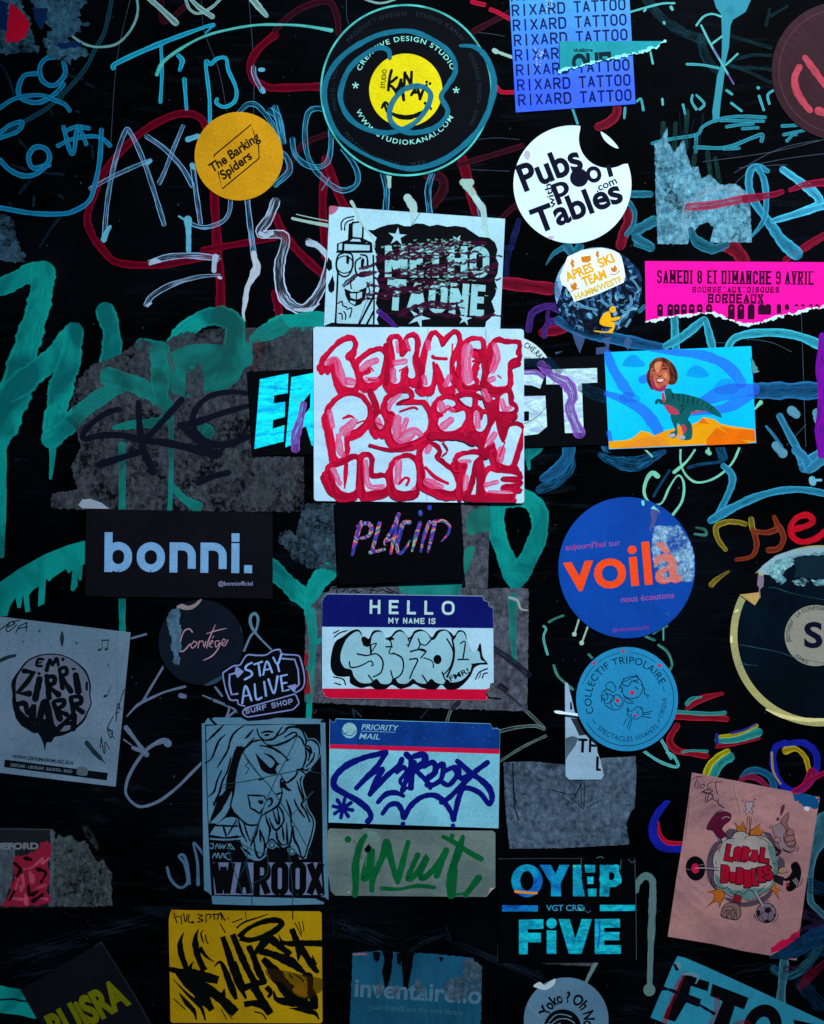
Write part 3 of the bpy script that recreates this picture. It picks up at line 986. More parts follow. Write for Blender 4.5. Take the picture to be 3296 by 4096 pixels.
tag('dark violet marker loop beside the spray can sticker', paint('46106a', 'marker', '1e2a5a', 1.0),
    R('e', '1600,820 1620,720 1680,680 1735,672 1800,700', 43.0), R('e', '1700,860 1710,800 1760,760', 34.4), R('x', '-10,800 30,740 60,720 200,790', (40, 50, 40, 30)), R('x', '0,600 40,580 120,585', 37.8), R('x', '30,640 20,700 30,760', 34.4))
tag('dark blue marker smear beside the spray can sticker', paint('14306a', 'dry', '2a1050', 0.9),
    R('e', '1540,130 1500,260 1470,350 1460,470', 37.8), R('e', '1420,300 1500,300', 25.8))

# ---- right hand side, middle
tag('dark blue wide brushed bands behind the dinosaur sticker', paint('1a5c88', 'marker', '0c2c50', 1.0),
    R('f', '60,600 200,670 350,700 500,735 720,775', (60, 70, 80, 76, 50)), R('f', '0,860 60,930 180,1010 370,1100', (50, 80, 90, 80)),
    R('f', '1290,1045 1500,1045 1740,1045', 105), R('f', '240,1170 320,1260 370,1400', (60, 90, 70)), R('f', '-80,1310 20,1320 110,1370 120,1450 60,1540 -40,1600', (70, 70, 80, 80, 80, 50)))
tag('dark blue dry brushed arcs under the dinosaur sticker', paint('1f6c9c', 'dry', '104064', 1.0),
    R('f', '320,1450 420,1495 560,1505 720,1430', (30, 90, 90, 40)), R('j', '-60,250 60,190 130,90 110,-30', (50, 80, 80, 60)), R('j', '660,290 720,190 760,130', 16),
    R('j', '880,110 960,90 1080,75', 20), R('f', '1080,1400 1100,1470', 60))
tag('lilac and teal diamond scraps of paint', paint('5a6aa8', 'marker', '2a8a9c', 1.0),
    PG('x', '235,810 300,830 360,860 350,900 310,1010 270,920'), PG('x', '500,880 600,860 550,950'), PG('x', '455,960 540,950 580,900 560,1010 455,1020'), PG('x', '735,850 775,900 740,985 700,920'), PG('x', '100,1020 90,1000 160,990'))
tag('teal marker angular letters under the pink sticker', paint('30a0b8', 'marker', '1d6678', 1.0),
    R('f', '790,570 795,680 800,780', 50), R('f', '735,765 850,700 960,610 985,600 1010,690 1035,790', (40, 60, 56, 40, 48, 50)))
tag('teal arc with dark flecks above the dinosaur sticker', paint('34aac0', 'marker', '1d7084', 1.0),
    R('f', '1125,780 1170,715 1280,685 1450,680 1600,710 1740,775', (40, 50, 52, 52, 56, 60)))
tag('grey blobs and light blue strokes at the right edge', paint('5c8a9c', 'solid', '3a7a98', 1.0),
    R('f', '1530,1170 1560,1195', 56), R('f', '1430,1390 1475,1440', 56), R('f', '1690,1185 1700,1230', 60))
tag('broad light blue strokes at the right edge', paint('2f7ea0', 'marker', '1c5a80', 1.0),
    R('f', '1455,1205 1510,1310 1560,1400 1600,1500', (40, 46, 46, 60)), R('f', '1745,1440 1680,1480 1610,1530', (90, 90, 70)), R('j', '1560,0 1620,60 1640,120', 60), R('j', '1650,120 1735,50', 60),
    R('f', '1370,1270 1420,1330 1470,1400', 16))
tag('light drop under the light blue strokes', paint('6ab4cc', 'solid', alpha=1), R('j', '1660,185 1665,205', 44), R('j', '1690,190 1715,190', 16))
tag('violet band down the right edge', paint('7c0c9c', 'solid', '4a0870', 1.0), R('f', '1725,700 1712,900 1722,1100 1708,1300 1720,1450', (40, 60, 50, 60, 50)))
tag('pale green thin looping tag above the blue round sticker', paint('7fcfae', 'solid', '5a9a86', 1.0),
    R('j', '1200,-10 1150,90 1050,175 940,205 870,165 832,90 830,0', (14, 14, 14, 14, 14, 12, 12)), R('j', '920,0 870,70 790,140', (14, 14, 24)),
    R('j', '685,165 650,145 615,190 600,270 640,335 710,335 760,235 815,160 850,210 840,320 780,410', (30, 26, 20, 12, 12, 14, 10, 12, 18, 16, 16)), R('f', '1000,1430 1012,1440', 30), R('f', '1005,1390 1008,1430', 12), R('f', '1295,1165 1335,1120', (10, 26)), R('f', '600,1410 650,1460', 12))
tag('light blue curve like a hook right of the blue round sticker', paint('2a88a8', 'marker', '1f6080', 1.0),
    R('j', '1100,100 1150,150 1155,210 1120,300 1060,420', (40, 44, 44, 40, 40)), R('j', '1020,445 1150,370 1300,300 1450,258 1600,250 1740,275', (50, 56, 50, 44, 40, 44)))
tag('olive and rust marker letters at the right edge', paint('8a7a20', 'marker', '5a3a18', 1.0),
    R('j', '1180,458 1120,455 1055,485 1065,560 1115,630', (30, 34, 36, 34, 24)), R('j', '1130,450 1180,452 1240,468', 30), R('j', '1275,435 1285,500 1310,520', 34), R('j', '1025,850 1060,815 1135,765', (36, 24, 14)))
tag('rust red marker letter at the right edge', paint('803018', 'marker', '5a1c14', 1.0),
    R('j', '1285,500 1310,590 1280,670 1180,692', (34, 34, 28, 20)), R('j', '1310,515 1380,520 1440,490 1420,420', (30, 32, 40, 26)), R('j', '1450,480 1480,550 1450,620 1385,632', 36))
tag('bright red marker letter e at the right edge', paint('c80c22', 'solid', '8a0818', 1.0),
    R('j', '1530,505 1620,480 1665,450 1630,410 1560,430 1525,490 1540,550 1600,580 1680,560 1745,510', 38))
g = [R('j', '190,1065 175,1115 160,1160', 11), R('j', '248,1105 228,1160 208,1215', 11), disc('j', 160, 1162, 15, n=12), disc('j', 206, 1217, 15, n=12)]
tag('two short pale drips under the blue round sticker', paint('a4c4ae', 'solid'), g)
tag('broken pale teal scribble around the blue round stickers', paint('6ac0a8', 'dry', '3a8a90', 1.0),
    RR('j', 16, '0,1085 50,1060 90,1045', '30,1360 60,1430 150,1510', '600,1170 640,1190 665,1200', '660,1155 700,1130 745,1110', '690,1230 740,1265 765,1310 775,1360 755,1400', '250,1290 270,1310', '920,530 990,535 980,500 930,490'))
tag('pale teal scribble under the light blue round sticker', paint('5ab4b0', 'marker', '3a8a90', 1.0),
    RR('o', 18, '600,955 690,1015 780,1050 815,1045 790,990 745,960', '700,870 730,920 770,1000'), RR('i', 14, '1695,480 1710,500 1695,540 1700,590 1720,660'), RR('j', 8, '720,1000 722,1200'))

# ---- multi coloured lettering lower right
tag('teal and red layered marker strokes below the record sticker', paint('a01428', 'marker', '5a0c1a', 1.0),
    R('o', '870,685 960,625 1095,590', (30, 46, 20)), R('o', '795,735 1000,742 1120,750', (40, 44, 36)), R('o', '810,790 760,880 800,945 900,968 995,985', (36, 44, 44, 36, 36)), R('o', '1060,925 1200,900 1322,870', 26))
tag('teal edge of the layered marker strokes', paint('2a8a86', 'marker', '1a6a6c', 1.0),
    R('o', '870,655 900,625 965,612', (30, 26, 8)), R('o', '800,705 1000,718 1110,712', 24), R('o', '840,960 900,950 1000,955', 16), R('o', '1065,885 1180,880 1320,835', (40, 40, 60)), R('o', '1140,990 1085,1030 1030,1110', (60, 56, 60)))
tag('yellow bands of the layered marker strokes', paint('b0a010', 'marker', '7a7a18', 1.0),
    R('o', '1080,862 1200,845 1310,792', 22), R('o', '1130,952 1070,985 1015,1040 990,1100', (30, 40, 40, 40)))
tag('blue top line of the layered marker strokes', paint('2a2a8a', 'marker', alpha=1), R('o', '1150,840 1230,820 1305,785', 14), R('o', '1060,850 1060,900', 20))
tag('small multicoloured arch above the torn poster', paint('175878', 'marker', '10385a', 1.0),
    R('o', '1215,1120 1260,1080 1330,1078 1400,1120 1420,1190', (30, 40, 44, 44, 40)))
tag('dark pink inner line of the small arch', paint('86123a', 'marker', '5a1c3a', 1.0), R('o', '1200,1140 1260,1115 1320,1130 1380,1175', (20, 34, 40, 20)))
tag('large blue marker oval above the torn poster', paint('16209a', 'solid', '0c1260', 1.0),
    R('o', '1490,905 1430,930 1412,1020 1450,1140 1530,1205 1620,1180 1685,1070 1680,960 1600,900 1500,915', 44))
tag('yellow and red inner lines of the blue oval', paint('b89a14', 'marker', '6a4a10', 1.0), R('o', '1495,950 1560,940 1620,1000 1645,1115', (50, 26, 30, 30)), R('o', '1405,960 1415,1080 1460,1160', 12))
tag('red lower right of the blue oval', paint('9a0c3a', 'marker', '5a0830', 1.0), R('o', '1660,1090 1620,1170 1545,1215', (60, 60, 40)), R('o', '1640,1140 1735,1090', 30))
tag('blue marker hook left of the torn poster', paint('141c9a', 'solid', '0c1468', 1.0), R('o', '745,1275 690,1340 655,1420 665,1500 720,1560 820,1570 860,1565', (30, 46, 50, 54, 60, 50, 40)))
tag('red inner line of the blue hook', paint('c41030', 'marker', '8a0c20', 1.0), R('o', '690,1400 700,1480 750,1530 840,1535', (12, 24, 28, 24)))
tag('greyish hook shaped drip right of the foil sticker', paint('5e7674', 'solid', '3f6068', 1.0),
    R('n', '548,735 560,690 600,645 645,660 655,720 650,900 640,1150 634,1360', (40, 44, 44, 48, 46, 38, 34, 40)), disc('n', 633, 1362, 38, 40, n=24))
tag('grey blue brush strokes right of the torn poster', paint('3a6c7c', 'marker', '1c4054', 1.0),
    R('n', '1745,300 1700,420 1655,560 1650,700 1650,800 1690,850 1745,900', (140, 120, 60, 40, 36, 40, 40)), R('n', '1485,1160 1480,1250 1470,1330 1460,1440', (56, 60, 50, 60)))
tag('dark maroon strokes right of the torn poster', paint('3c1430', 'dry', '0c2c44', 1.0),
    R('n', '1590,880 1680,910 1745,1000', 60), R('n', '1500,1230 1600,1215 1735,1060', 50))
tag('dark blue brushed patch at the right edge', paint('0c3350', 'dry', '0a1c30', 1.0),
    R('n', '1640,700 1735,730', 90), R('n', '1640,1100 1735,1090', 120), R('n', '1600,1330 1700,1450', 90))
tag('crimson brushed streak in the lower right corner', paint('7a1030', 'dry', '4a0a20', 1.0), R('n', '1590,1340 1650,1270 1745,1190', (50, 60, 50)))
tag('teal smear below the torn poster', paint('246a7c', 'dry', '123a50', 1.0), R('n', '1420,1230 1500,1280 1620,1210 1700,1090', (50, 50, 60, 60)))

# ---- thin grey tags lower left
tag('thin grey lilac marker tag left of the woman poster', paint('67758f', 'solid', '4a5a74', 0.95),
    R('k', '828,242 922,215', 13), R('k', '1037,410 965,530 900,640', 14), R('k', '800,735 870,662 960,615 1050,577 1168,546', (8, 18, 16, 12, 18)),
    R('k', '1358,550 1400,605', 14), R('k', '1280,602 1335,625', 10), R('k', '1350,632 1450,672', 18), R('k', '1430,735 1445,690 1440,655', 14), R('k', '1440,735 1500,690 1530,670', 14), R('k', '1455,670 1530,735', 14),
    R('k', '795,805 830,850 925,975', (30, 22, 30)), R('k', '840,932 915,962', 24), R('k', '780,880 830,915', 8), R('k', '1140,603 1165,608', 30),
    R('k', '1060,905 1030,888 960,918 905,965 840,1060 800,1150 800,1235 880,1303 1000,1270 1120,1180 1200,1100 1280,1020', (44, 26, 20, 22, 18, 16, 18, 20, 18, 18, 18, 18)))
tag('grey blue letters written left of the woman poster', paint('4a6c8c', 'solid', '34506a', 0.95),
    R('l', '1055,590 1075,660 1120,710 1160,712 1185,670 1165,570 1130,520 1160,515 1185,590 1195,690', 18), R('l', '1250,695 1245,550 1222,432 1300,530', (26, 16, 14, 18)))
tag('thin looped string drawn above the stay alive sticker', paint('62849a', 'solid', '4a6a80', 0.95),
    R('k', '1540,320 1580,230 1615,190 1628,120 1608,85 1580,110 1588,170 1640,240 1725,325', (12, 14, 14, 16, 20, 20, 14, 12, 14)))
tag('thin pale outlined arrow shape right of the name sticker', paint('8fa89a', 'hollow', '6a8a98', 1.0),
    R('i', '1480,930 1590,1020 1700,1125', 20), R('i', '1415,1145 1520,1120 1640,1110 1700,1130', 20), R('i', '1415,1335 1560,1245 1710,1172', 16), R('i', '1085,1080 1110,1010 1160,955', 18))
tag('small grey wisps above the priority label', paint('3f5a6a', 'dry', alpha=0.9), RR('i', 10, '230,1030 240,1010', '250,1030 262,1008', '490,1005 500,1050', '500,1010 545,1050', '920,1060 970,1000'))

# ---- large green spray letters
GREEN, GREEN2 = '0a928a', '066062'
spray = paint(GREEN, 'spray', GREEN2, 0.97, 0.4)
tag('large green spray painted letter at the left edge', spray,
    R('d', '-60,260 60,210 180,150 265,130', (110, 120, 130, 120)), R('d', '270,150 255,300 200,500 140,700 90,900 20,1080 -60,1260', (160, 150, 165, 180, 220, 220, 180)),
    R('d', '15,1180 20,1577 12,1930', (50, 44, 26)))
tag('green spray painted stroke with a drip', spray,
    R('d', '60,900 200,790 330,680 430,560 465,520', (150, 170, 140, 130, 130)), R('d', '465,530 440,700 390,850 360,1000 335,1180', (130, 140, 160, 150, 150)),
    R('d', '332,1230 330,1320 318,1440', (50, 36, 18)),
    R('d', '320,1190 420,1120 520,1020 640,930 760,840', (110, 120, 120, 130, 120)))
tag('green spray painted tall stroke with curved middle', spray,
    R('d', '665,390 700,500 705,620 680,740 690,830', (120, 118, 125, 130, 120)), R('d', '680,840 800,830 900,880 1000,960', (130, 110, 110, 90)),
    R('d', '895,600 990,625 1010,700 1010,820 1020,950', (90, 100, 120, 130, 120)),
    R('d', '1070,690 1110,590 1180,500 1290,430 1420,415 1480,470 1480,580', (130, 130, 120, 110, 110, 130, 130)),
    PG('d', '1040,640 1240,590 1390,600 1430,570 1580,560 1590,700 1540,740 1500,830 1420,890 1280,905 1170,940 1120,1000 1020,960 980,820'),
    R('d', '1600,560 1680,510 1760,470 1850,460 1990,500', (60, 100, 110, 110, 80)))
tag('green spray painted arch left of the marker drawn label', spray, poly(catmull(P('e', '-10,800 90,735 200,705 320,718 320,860 240,880 240,1000 180,1010 120,1055 0,1060'), 5, True)))
tag('green spray painted swoosh with ragged drips', spray,
    PG('g', '-20,690 120,592 280,502 430,442 560,408 560,560 522,565 515,662 500,668 488,640 490,700 462,735 445,725 458,600 430,622 415,592 330,650 312,672 290,655 280,812 240,830 245,700 205,728 182,760 190,862 160,866 145,750 130,838 110,840 98,772 62,830 45,890 -20,890'),
    R('g', '770,755 772,985', 42))
tag('green spray painted curve in the lower left corner', spray, poly(catmull(P('l', '-20,1345 60,1347 140,1365 185,1430 245,1540 120,1520 -20,1490'), 5, True)))
tag('dark line through the green curve', ink('04121a'), R('l', '0,1425 80,1420 130,1430 190,1435', 12))
tag('large green spray painted letter v above the name sticker', spray,
    R('i', '-80,60 0,140 100,230 230,360', (120, 120, 120, 90)), R('i', '230,380 250,240 330,140 430,90', (90, 120, 120, 110)),
    R('i', '222,330 235,560 212,1065', (70, 44, 34)))
tag('green spray painted loop right of the black foil sticker', spray,
    R('h', '1400,1130 1400,1300 1450,1450 1510,1590', (110, 110, 110, 120)), R('h', '1400,1120 1540,1085 1650,1150 1670,1290 1620,1430 1540,1570', (110, 120, 120, 120, 120, 130)),
    PG('i', '1400,40 1440,180 1490,245 1550,245 1620,150 1650,60 1560,100 1480,80'),
    R('i', '1515,220 1518,330', 48), PG('h', '1560,752 1640,752 1700,762 1680,800 1640,830 1612,850 1612,910 1596,918 1580,850 1560,830'))

# ================================================================ PAPER REMAINS UNDER THE STICKERS
def res(label, tile, s, mat, amp=4, step=14, seed=1, **kw):
    return sticker('paper_residue', label, 'paper residue', jag(P(tile, s), amp * 0.45, step * 0.6, seed), mat, RESID, thick=5e-5)
RG = residue('5f6c78', '2c343c', 0.0)
big = res('largest grey paper residue, under the green spray paint and black lettering', 'F',
    '106,1070 110,1040 165,1030 150,985 170,940 158,900 150,850 165,800 190,770 250,748 300,712 330,730 380,700 470,690 560,690 662,688 662,782 525,784 532,960 640,962 640,1078 420,1076 200,1074', residue('42464f', '1c2027', 0.3), 5, 10, 3)
g = part(big, 'spray_paint', [R('d', '480,1060 560,980 650,920 780,840', (80, 110, 100, 110)),
    R('d', '690,800 830,840 920,880 1060,980', (120, 110, 110, 80)), R('d', '1010,640 1010,820 1020,940', (120, 130, 90)),
    PG('d', '1040,660 1180,600 1300,590 1400,600 1590,580 1595,720 1540,750 1500,830 1430,880 1280,905 1290,840 1270,720 1180,720 1165,930 1080,900'),
    R('d', '1600,560 1680,520 1760,490', (60, 110, 120)), R('d', '1400,420 1480,470 1480,580', 130),
    R('d', '770,1230 772,1420 768,1800', 44), R('d', '1078,1060 1080,1400 1065,1770', (34, 30, 32)), R('d', '1075,1470 1150,1560 1240,1620', (24, 50, 70)), R('d', '720,1120 850,1100 1020,1080 1060,1000', (30, 60, 60, 60)),
    R('d', '1250,1100 1320,1150 1250,1180', (60, 70, 30))],
    paint('0c7a74', 'spray', '0a5250', 0.85, 0.6), 'green spray paint soaked into the grey paper')
part(big, 'spray_paint', [R('d', '1620,590 1640,650 1600,740', (60, 70, 40)), R('d', '1070,660 1090,760', 40)], paint('5a3230', 'dry', alpha=0.6), 'brownish stain beside the green spray paint')
part(big, 'marker_lettering', [R('d', '755,1005 680,1025 590,1085 530,1150 535,1190 640,1170 780,1170 900,1200 1040,1215 1180,1245 1290,1275 1380,1285', (34, 36, 36, 38, 40, 40, 42, 44, 46, 48, 52, 56)),
    R('d', '875,965 880,1100 900,1240 935,1330 965,1405', (40, 38, 44, 46, 44)), R('d', '1145,945 1080,1020 1000,1110 925,1190', (44, 40, 40, 40)), R('d', '625,1355 720,1325 880,1275', (48, 42, 34)),
    R('d', '1250,1470 1340,1430 1440,1405', (40, 38, 40)), R('d', '1560,905 1450,895 1330,920 1250,985 1215,1070 1240,1160 1320,1220 1440,1225 1570,1180', (30, 32, 34, 36, 38, 44, 48, 44, 36)),
    R('d', '1140,1105 1230,1090 1400,1030 1560,985', (46, 44, 36, 34)), R('d', '1160,1120 1250,1200', 44), R('d', '1280,1220 1340,1290', 60)],
    ink('0b0d1c', 0.5), 'black hand drawn capital letters')
torn = sticker('torn_label', 'small white torn label corner just above the bonni sticker', 'torn label', P('g', '495,190 520,155 570,150 640,175 690,213 520,211'), paper('8f97a8', 0.15), RESID)
res('dark grey ragged residue left of the placiid sticker', 'h', '160,1200 175,1130 290,1120 380,1118 400,1560 300,1535 230,1540 110,1480 60,1400 15,1360 30,1310 90,1290 130,1330', residue('3c5262', '141c24', 0.3), 6, 12, 5)
rr = res('grey residue around the name sticker', 'i', '192,500 185,960 700,985 1100,1000 1590,1018 1596,700 1600,380 1598,243 1450,240 1400,238 1340,245 1180,240 1000,225 870,205 760,215 360,228 340,262 300,270 190,400', residue('5c5e6c', '2a2c36', 0.0), 3, 16, 6)
part(rr, 'spray_paint', [PG('i', '765,215 870,207 1060,203 1185,200 1165,283 1000,285 850,280 800,270'), R('i', '222,400 240,560 225,800 215,950', (80, 46, 40, 36)), R('i', '1500,300 1500,500 1510,700', (60, 44, 30)), R('i', '240,600 300,560', 30)], paint('0f9088', 'spray', '0a6460', 0.85, 0.6), 'green spray paint on the grey residue')
part(rr, 'marker_lettering', RR('i', 7, '365,245 400,232 430,232', '395,235 385,275', '425,265 440,250', '470,270 500,255 520,268 545,262', '600,275 620,235 640,240', '590,250 630,255', '640,265 680,250 700,262 740,268', '700,240 780,275'), ink('0c1018'), 'faint handwriting cut off by the name sticker')
part(rr, 'marker_lettering', [R('i', '1380,620 1480,690 1580,770 1600,790', (36, 40, 44, 40)), R('i', '1425,860 1455,880', 44), R('i', '1160,960 1120,1000', 30), R('i', '1460,905 1560,990', 10)], paint('1a1e2c', 'marker', alpha=0.8), 'dark marker bar')
part(rr, 'torn_edge', [R('i', '1480,300 1530,320 1550,370 1595,380', (18, 16, 14, 8))], paper('9a9c9a', 0.2), 'pale lifted torn rim')
part(rr, 'paint_dab', [R('i', '200,660 195,720', 24), R('i', '200,770 205,890', (24, 40))], paint('a01424', 'marker', alpha=1), 'red paint dabs')
res2 = res('narrow grey residue strip right of the placiid sticker', 'h', '1172,1118 1356,1128 1350,1400 1342,1660 1200,1660 1190,1400', residue('5a5c68', '24262e', 0.0), 2, 20, 8)
part(res2, 'spray_paint', [PG('h', '1220,1190 1352,1150 1350,1290 1280,1310 1215,1320', True), PG('h', '1195,1420 1260,1400 1230,1520 1195,1570', True)], paint('12887a', 'spray', '0a5a54', 0.75, 0.6), 'green spray paint on the strip')
rq = res('light blue grey square residue at the upper right, crossed by a red line', 'c', '665,905 700,890 745,800 750,900 790,960 850,880 870,980 900,1060 940,1050 960,1130 1010,1100 1080,1165 1180,1160 1240,1210 1268,1290 1278,1530 1015,1530 1040,1430 1000,1402 950,1418 885,1490 875,1540 685,1540 672,1200', residue('74aec4', '24586e', 0.12), 3, 14, 9)
part(rq, 'spray_paint', [R('c', '860,1460 870,1330 950,1230 1080,1190 1230,1220', (40, 60, 50, 40, 40))], paint('a8c8dc', 'dry', alpha=0.6), 'pale arc on the residue')
tag('faint streaks above the square residue', paint('2a5a5a', 'dry', alpha=0.6), RR('c', 30, '720,780 715,900', '800,780 790,940', '870,700 860,940', '930,900 910,1050', '1000,960 1020,1120', '1050,1000 1075,1150'))
tag('dark teal curved bite of marker in the square residue', paint('1d6478', 'marker', '123e50', 1.0), R('c', '895,1450 930,1520 1030,1570 1120,1545', (40, 70, 70, 40)))
tag('thin crimson marker line across the square residue', paint('a8204a', 'marker', '8a1838', 0.75), R('c', '880,1305 1050,1290 1240,1250', (50, 52, 46)))
tag('crimson marker line running to the right edge', paint('8c0c34', 'marker', '5a0820', 1.0), R('c', '1240,1255 1400,1230 1470,1210', (50, 46, 30)), R('c', '1520,1200 1620,1165 1745,1150', (26, 44, 48)))
res('faint grey residue patch at the left edge above the green letter', 'a', '-20,1345 50,1355 90,1400 100,1480 130,1577 165,1610 150,1660 60,1650 -20,1640', residue('34586c', '14242e', 0.35), 6, 12, 11)
ro = res('blue grey rectangular residue below the torn white label', 'F', '1060,1605 1120,1603 1190,1610 1270,1596 1338,1592 1340,1640 1336,1700 1326,1715 1318,1735 1325,1770 1324,1778 1180,1786 1073,1787 1064,1700', residue('586a80', '202a36', 0.0), 2, 12, 13)
part(ro, 'scribble', RR('o', 5, '20,1200 100,1220 150,1230', '110,1290 170,1220 215,1150', '200,1150 205,1290', '225,1150 220,1310', '130,1240 220,1320', '240,1310 310,1270', '200,1160 140,1290') + RR('i', 8, '1500,1345 1505,1500 1520,1600') + RR('m', 8, '1505,60 1510,200 1540,290'), ink('10161f'), 'faint dark pencil scribble')
rl = res('pale torn paper remnant beside the small red poster in the lower left', 'l', '345,420 370,380 400,400 440,385 500,430 540,420 590,520 620,560 650,540 690,600 706,640 706,834 345,838', residue('4a5458', '20282c', 0.15), 5, 12, 14)
res('small pale scrap above the torn paper remnant in the lower left', 'l', '520,330 560,335 600,400 625,470 620,490 580,440 530,370', residue('28383e', '10181c', 0.4), 5, 10, 15)
res('brownish paper strip under the foil lettered sticker, left edge', 'F', '1048,1840 1060,1842 1062,2030 1046,2024 1050,1960', residue('2c3038', '14161c', 0.2), 2, 12, 16)
res('grey beige strip just under the foil lettered sticker', 'n', '0,1176 320,1178 300,1215 100,1205 -100,1190 -110,1170', residue('4a4c52', '26282e', 0.0), 2, 14, 17)
tag('pale drip beside the grey strip', paint('6a8488', 'solid', alpha=1), R('n', '300,1180 270,1240 230,1320', (26, 24, 20)))
# torn poster in the top left corner
po = sticker('torn_poster', 'ragged grey blue torn poster in the top left corner', 'torn poster', [poly(jag(P('a', '205,-20 560,-20 500,60 480,110 570,150 480,200 420,235 500,280 570,345 480,380 400,395 340,370 300,350 270,260 330,180 250,120 215,70'), 6, 12, 21)),
    poly(jag(P('a', '-20,-20 130,-20 140,60 200,150 215,250 250,290 240,335 150,330 100,340 -20,345'), 5, 12, 22))], residue('38667e', '142c3c', 0.25), RESID, thick=5e-5)
part(po, 'print', [poly(jag(P('a', '62,25 110,45 160,100 188,165 165,235 120,262 35,270 45,150'), 3, 10, 23))], paint('c0082c', 'solid', '8a0820', 1.0), 'bright red torn printed patch')
part(po, 'print', [poly(jag(P('a', '-20,-10 55,20 42,200 10,190 -20,140'), 3, 10, 24)), poly(jag(P('a', '205,50 300,50 300,120 262,190 215,110'), 3, 10, 25)), poly(jag(P('a', '350,280 450,255 520,275 470,305 380,310'), 3, 10, 26))], paint('0a2450', 'solid', alpha=1.0), 'navy printed patches')

# ================================================================ STICKERS
# --- large black round sticker with the yellow disc
c0 = P('b', [(828, 570)])[0]
k = sticker('round_sticker', 'largest black round sticker with a yellow smiling disc and teal scribble', 'sticker', circ(*c0, L('b', 545)), paper('06080e', 0.3, 0.35, 0.12))
part(k, 'rim', [ring(*c0, L('b', 531), L('b', 543))], ink('4fc4bc', var=0.5), 'thin bright teal rim')
part(k, 'yellow_disc', [disc('b', 825, 570, 231, n=72)], paper('e2cc04', 0.12, 0.5, 0.15), 'yellow disc')
R0 = L('b', 1)
g = [arc_text('CREATIVE DESIGN STUDIO', *c0, 311 * R0, -67, 66, 30 * R0, 0.012, spacing=1.2),
     arc_text('WWW.STUDIOKANAI.COM', *c0, 343 * R0, 248, 120, 30 * R0, 0.012, inside=True, spacing=1.2)]
part(k, 'lettering', g, ink('8ad8cc'))
g = []
for q, (x, y) in enumerate(((508, 540), (1143, 570))):
    for a in range(5):
        th = a * math.tau / 5
        g.append(R('b', [(x, y), (x + 17 * math.sin(th), y - 17 * math.cos(th))], (5, 9), cap=True))
part(k, 'asterisk', g, ink('8ad8cc'))
g = [arc_text('PRODUCT DESIGN . STUDIO KANAI', *c0, 470 * R0, -50, 48, 26 * R0, 0, spacing=1.25),
     arc_text('PHOTO - VIDEO', *c0, 450 * R0, -106, -66, 24 * R0, 0, spacing=1.25),
     arc_text('GENERALE DESIGN - SIGNS', *c0, 450 * R0, 60, 118, 24 * R0, 0, spacing=1.25),
     arc_text('MOTION DESIGN - WEB', *c0, 478 * R0, 235, 165, 24 * R0, 0, inside=True, spacing=1.25)]
part(k, 'lettering', g, ink('1c2a36'), 'outer ring of dark barely visible lettering')
BK = ink(BLK)
part(k, 'lettering', RR('b', 19, '735,445 722,500 715,570', '768,490 745,510 720,530 745,555 770,590', '795,505 778,560 765,590', '795,510 805,570 812,632', '770,560 800,565', '820,460 815,540', '818,465 840,500 858,545', '862,455 858,545', '893,540 880,570 860,600', '893,540 905,575 915,620', '875,585 905,580', '955,540 935,570 915,625') + [disc('b', 957, 518, 9, n=12), disc('b', 978, 528, 9, n=12)], BK, 'black hand drawn name')
part(k, 'lettering', [text('b', 'STUDiO', 692, 560, 705, 440, 26, 0.02)], BK)
part(k, 'smile', RR('b', 16, '675,680 690,650 705,650 712,665', '690,655 705,700 720,715', '945,650 950,655') + [R('b', '715,705 780,735 850,740 920,715 975,680', (10, 26, 32, 26, 10)), R('b', '975,665 985,690', 12)], BK)
SCR = paint('1a7490', 'solid', '145a70', 0.97)
part(k, 'marker_scribble', [R('b', '725,365 715,320 655,303 560,350 460,450 412,600 450,720 540,800 680,838 800,820 900,760 965,670 980,590 920,545 820,562 745,640 722,720 750,790 850,838 980,820 1055,770 1090,700 1048,610 1090,540 1138,450 1120,360 1040,280 900,210 780,198 620,235 450,335 350,450 312,570 330,700 400,850 560,970 760,1050 900,1062 1080,1000 1250,860 1340,720 1370,600', (30, 32, 34, 34, 32, 32, 32, 34, 34, 36, 34, 30, 32, 30, 32, 30, 32, 34, 34, 30, 26, 20, 30, 36, 34, 34, 34)),
    R('b', '1170,290 1260,298 1330,360 1378,480 1380,600 1360,690', (20, 30, 36, 34, 40, 10))], SCR, 'teal marker scribble drawn across the whole sticker')

# --- orange round
c1 = P('a', [(1507, 986)])[0]
k = sticker('round_sticker', 'orange round sticker with black script inside a slanted frame', 'sticker', circ(*c1, L('a', 279)), paper('d0900e', 0.14, 0.5, 0.15, grain=0.3))
part(k, 'lettering', [text('a', 'The Barking', 1340, 1092, 1642, 880, 56, 0.03, 0.12), text('a', 'Spiders', 1410, 1137, 1594, 998, 56, 0.03, 0.12)], ink('14100a'))
part(k, 'frame', [R('a', '1352,990 1352,980 1585,787 1605,850', 8, smooth=False), R('a', '1376,1085 1402,1192 1635,1000 1632,915', 8, smooth=False)], ink('14100a'))

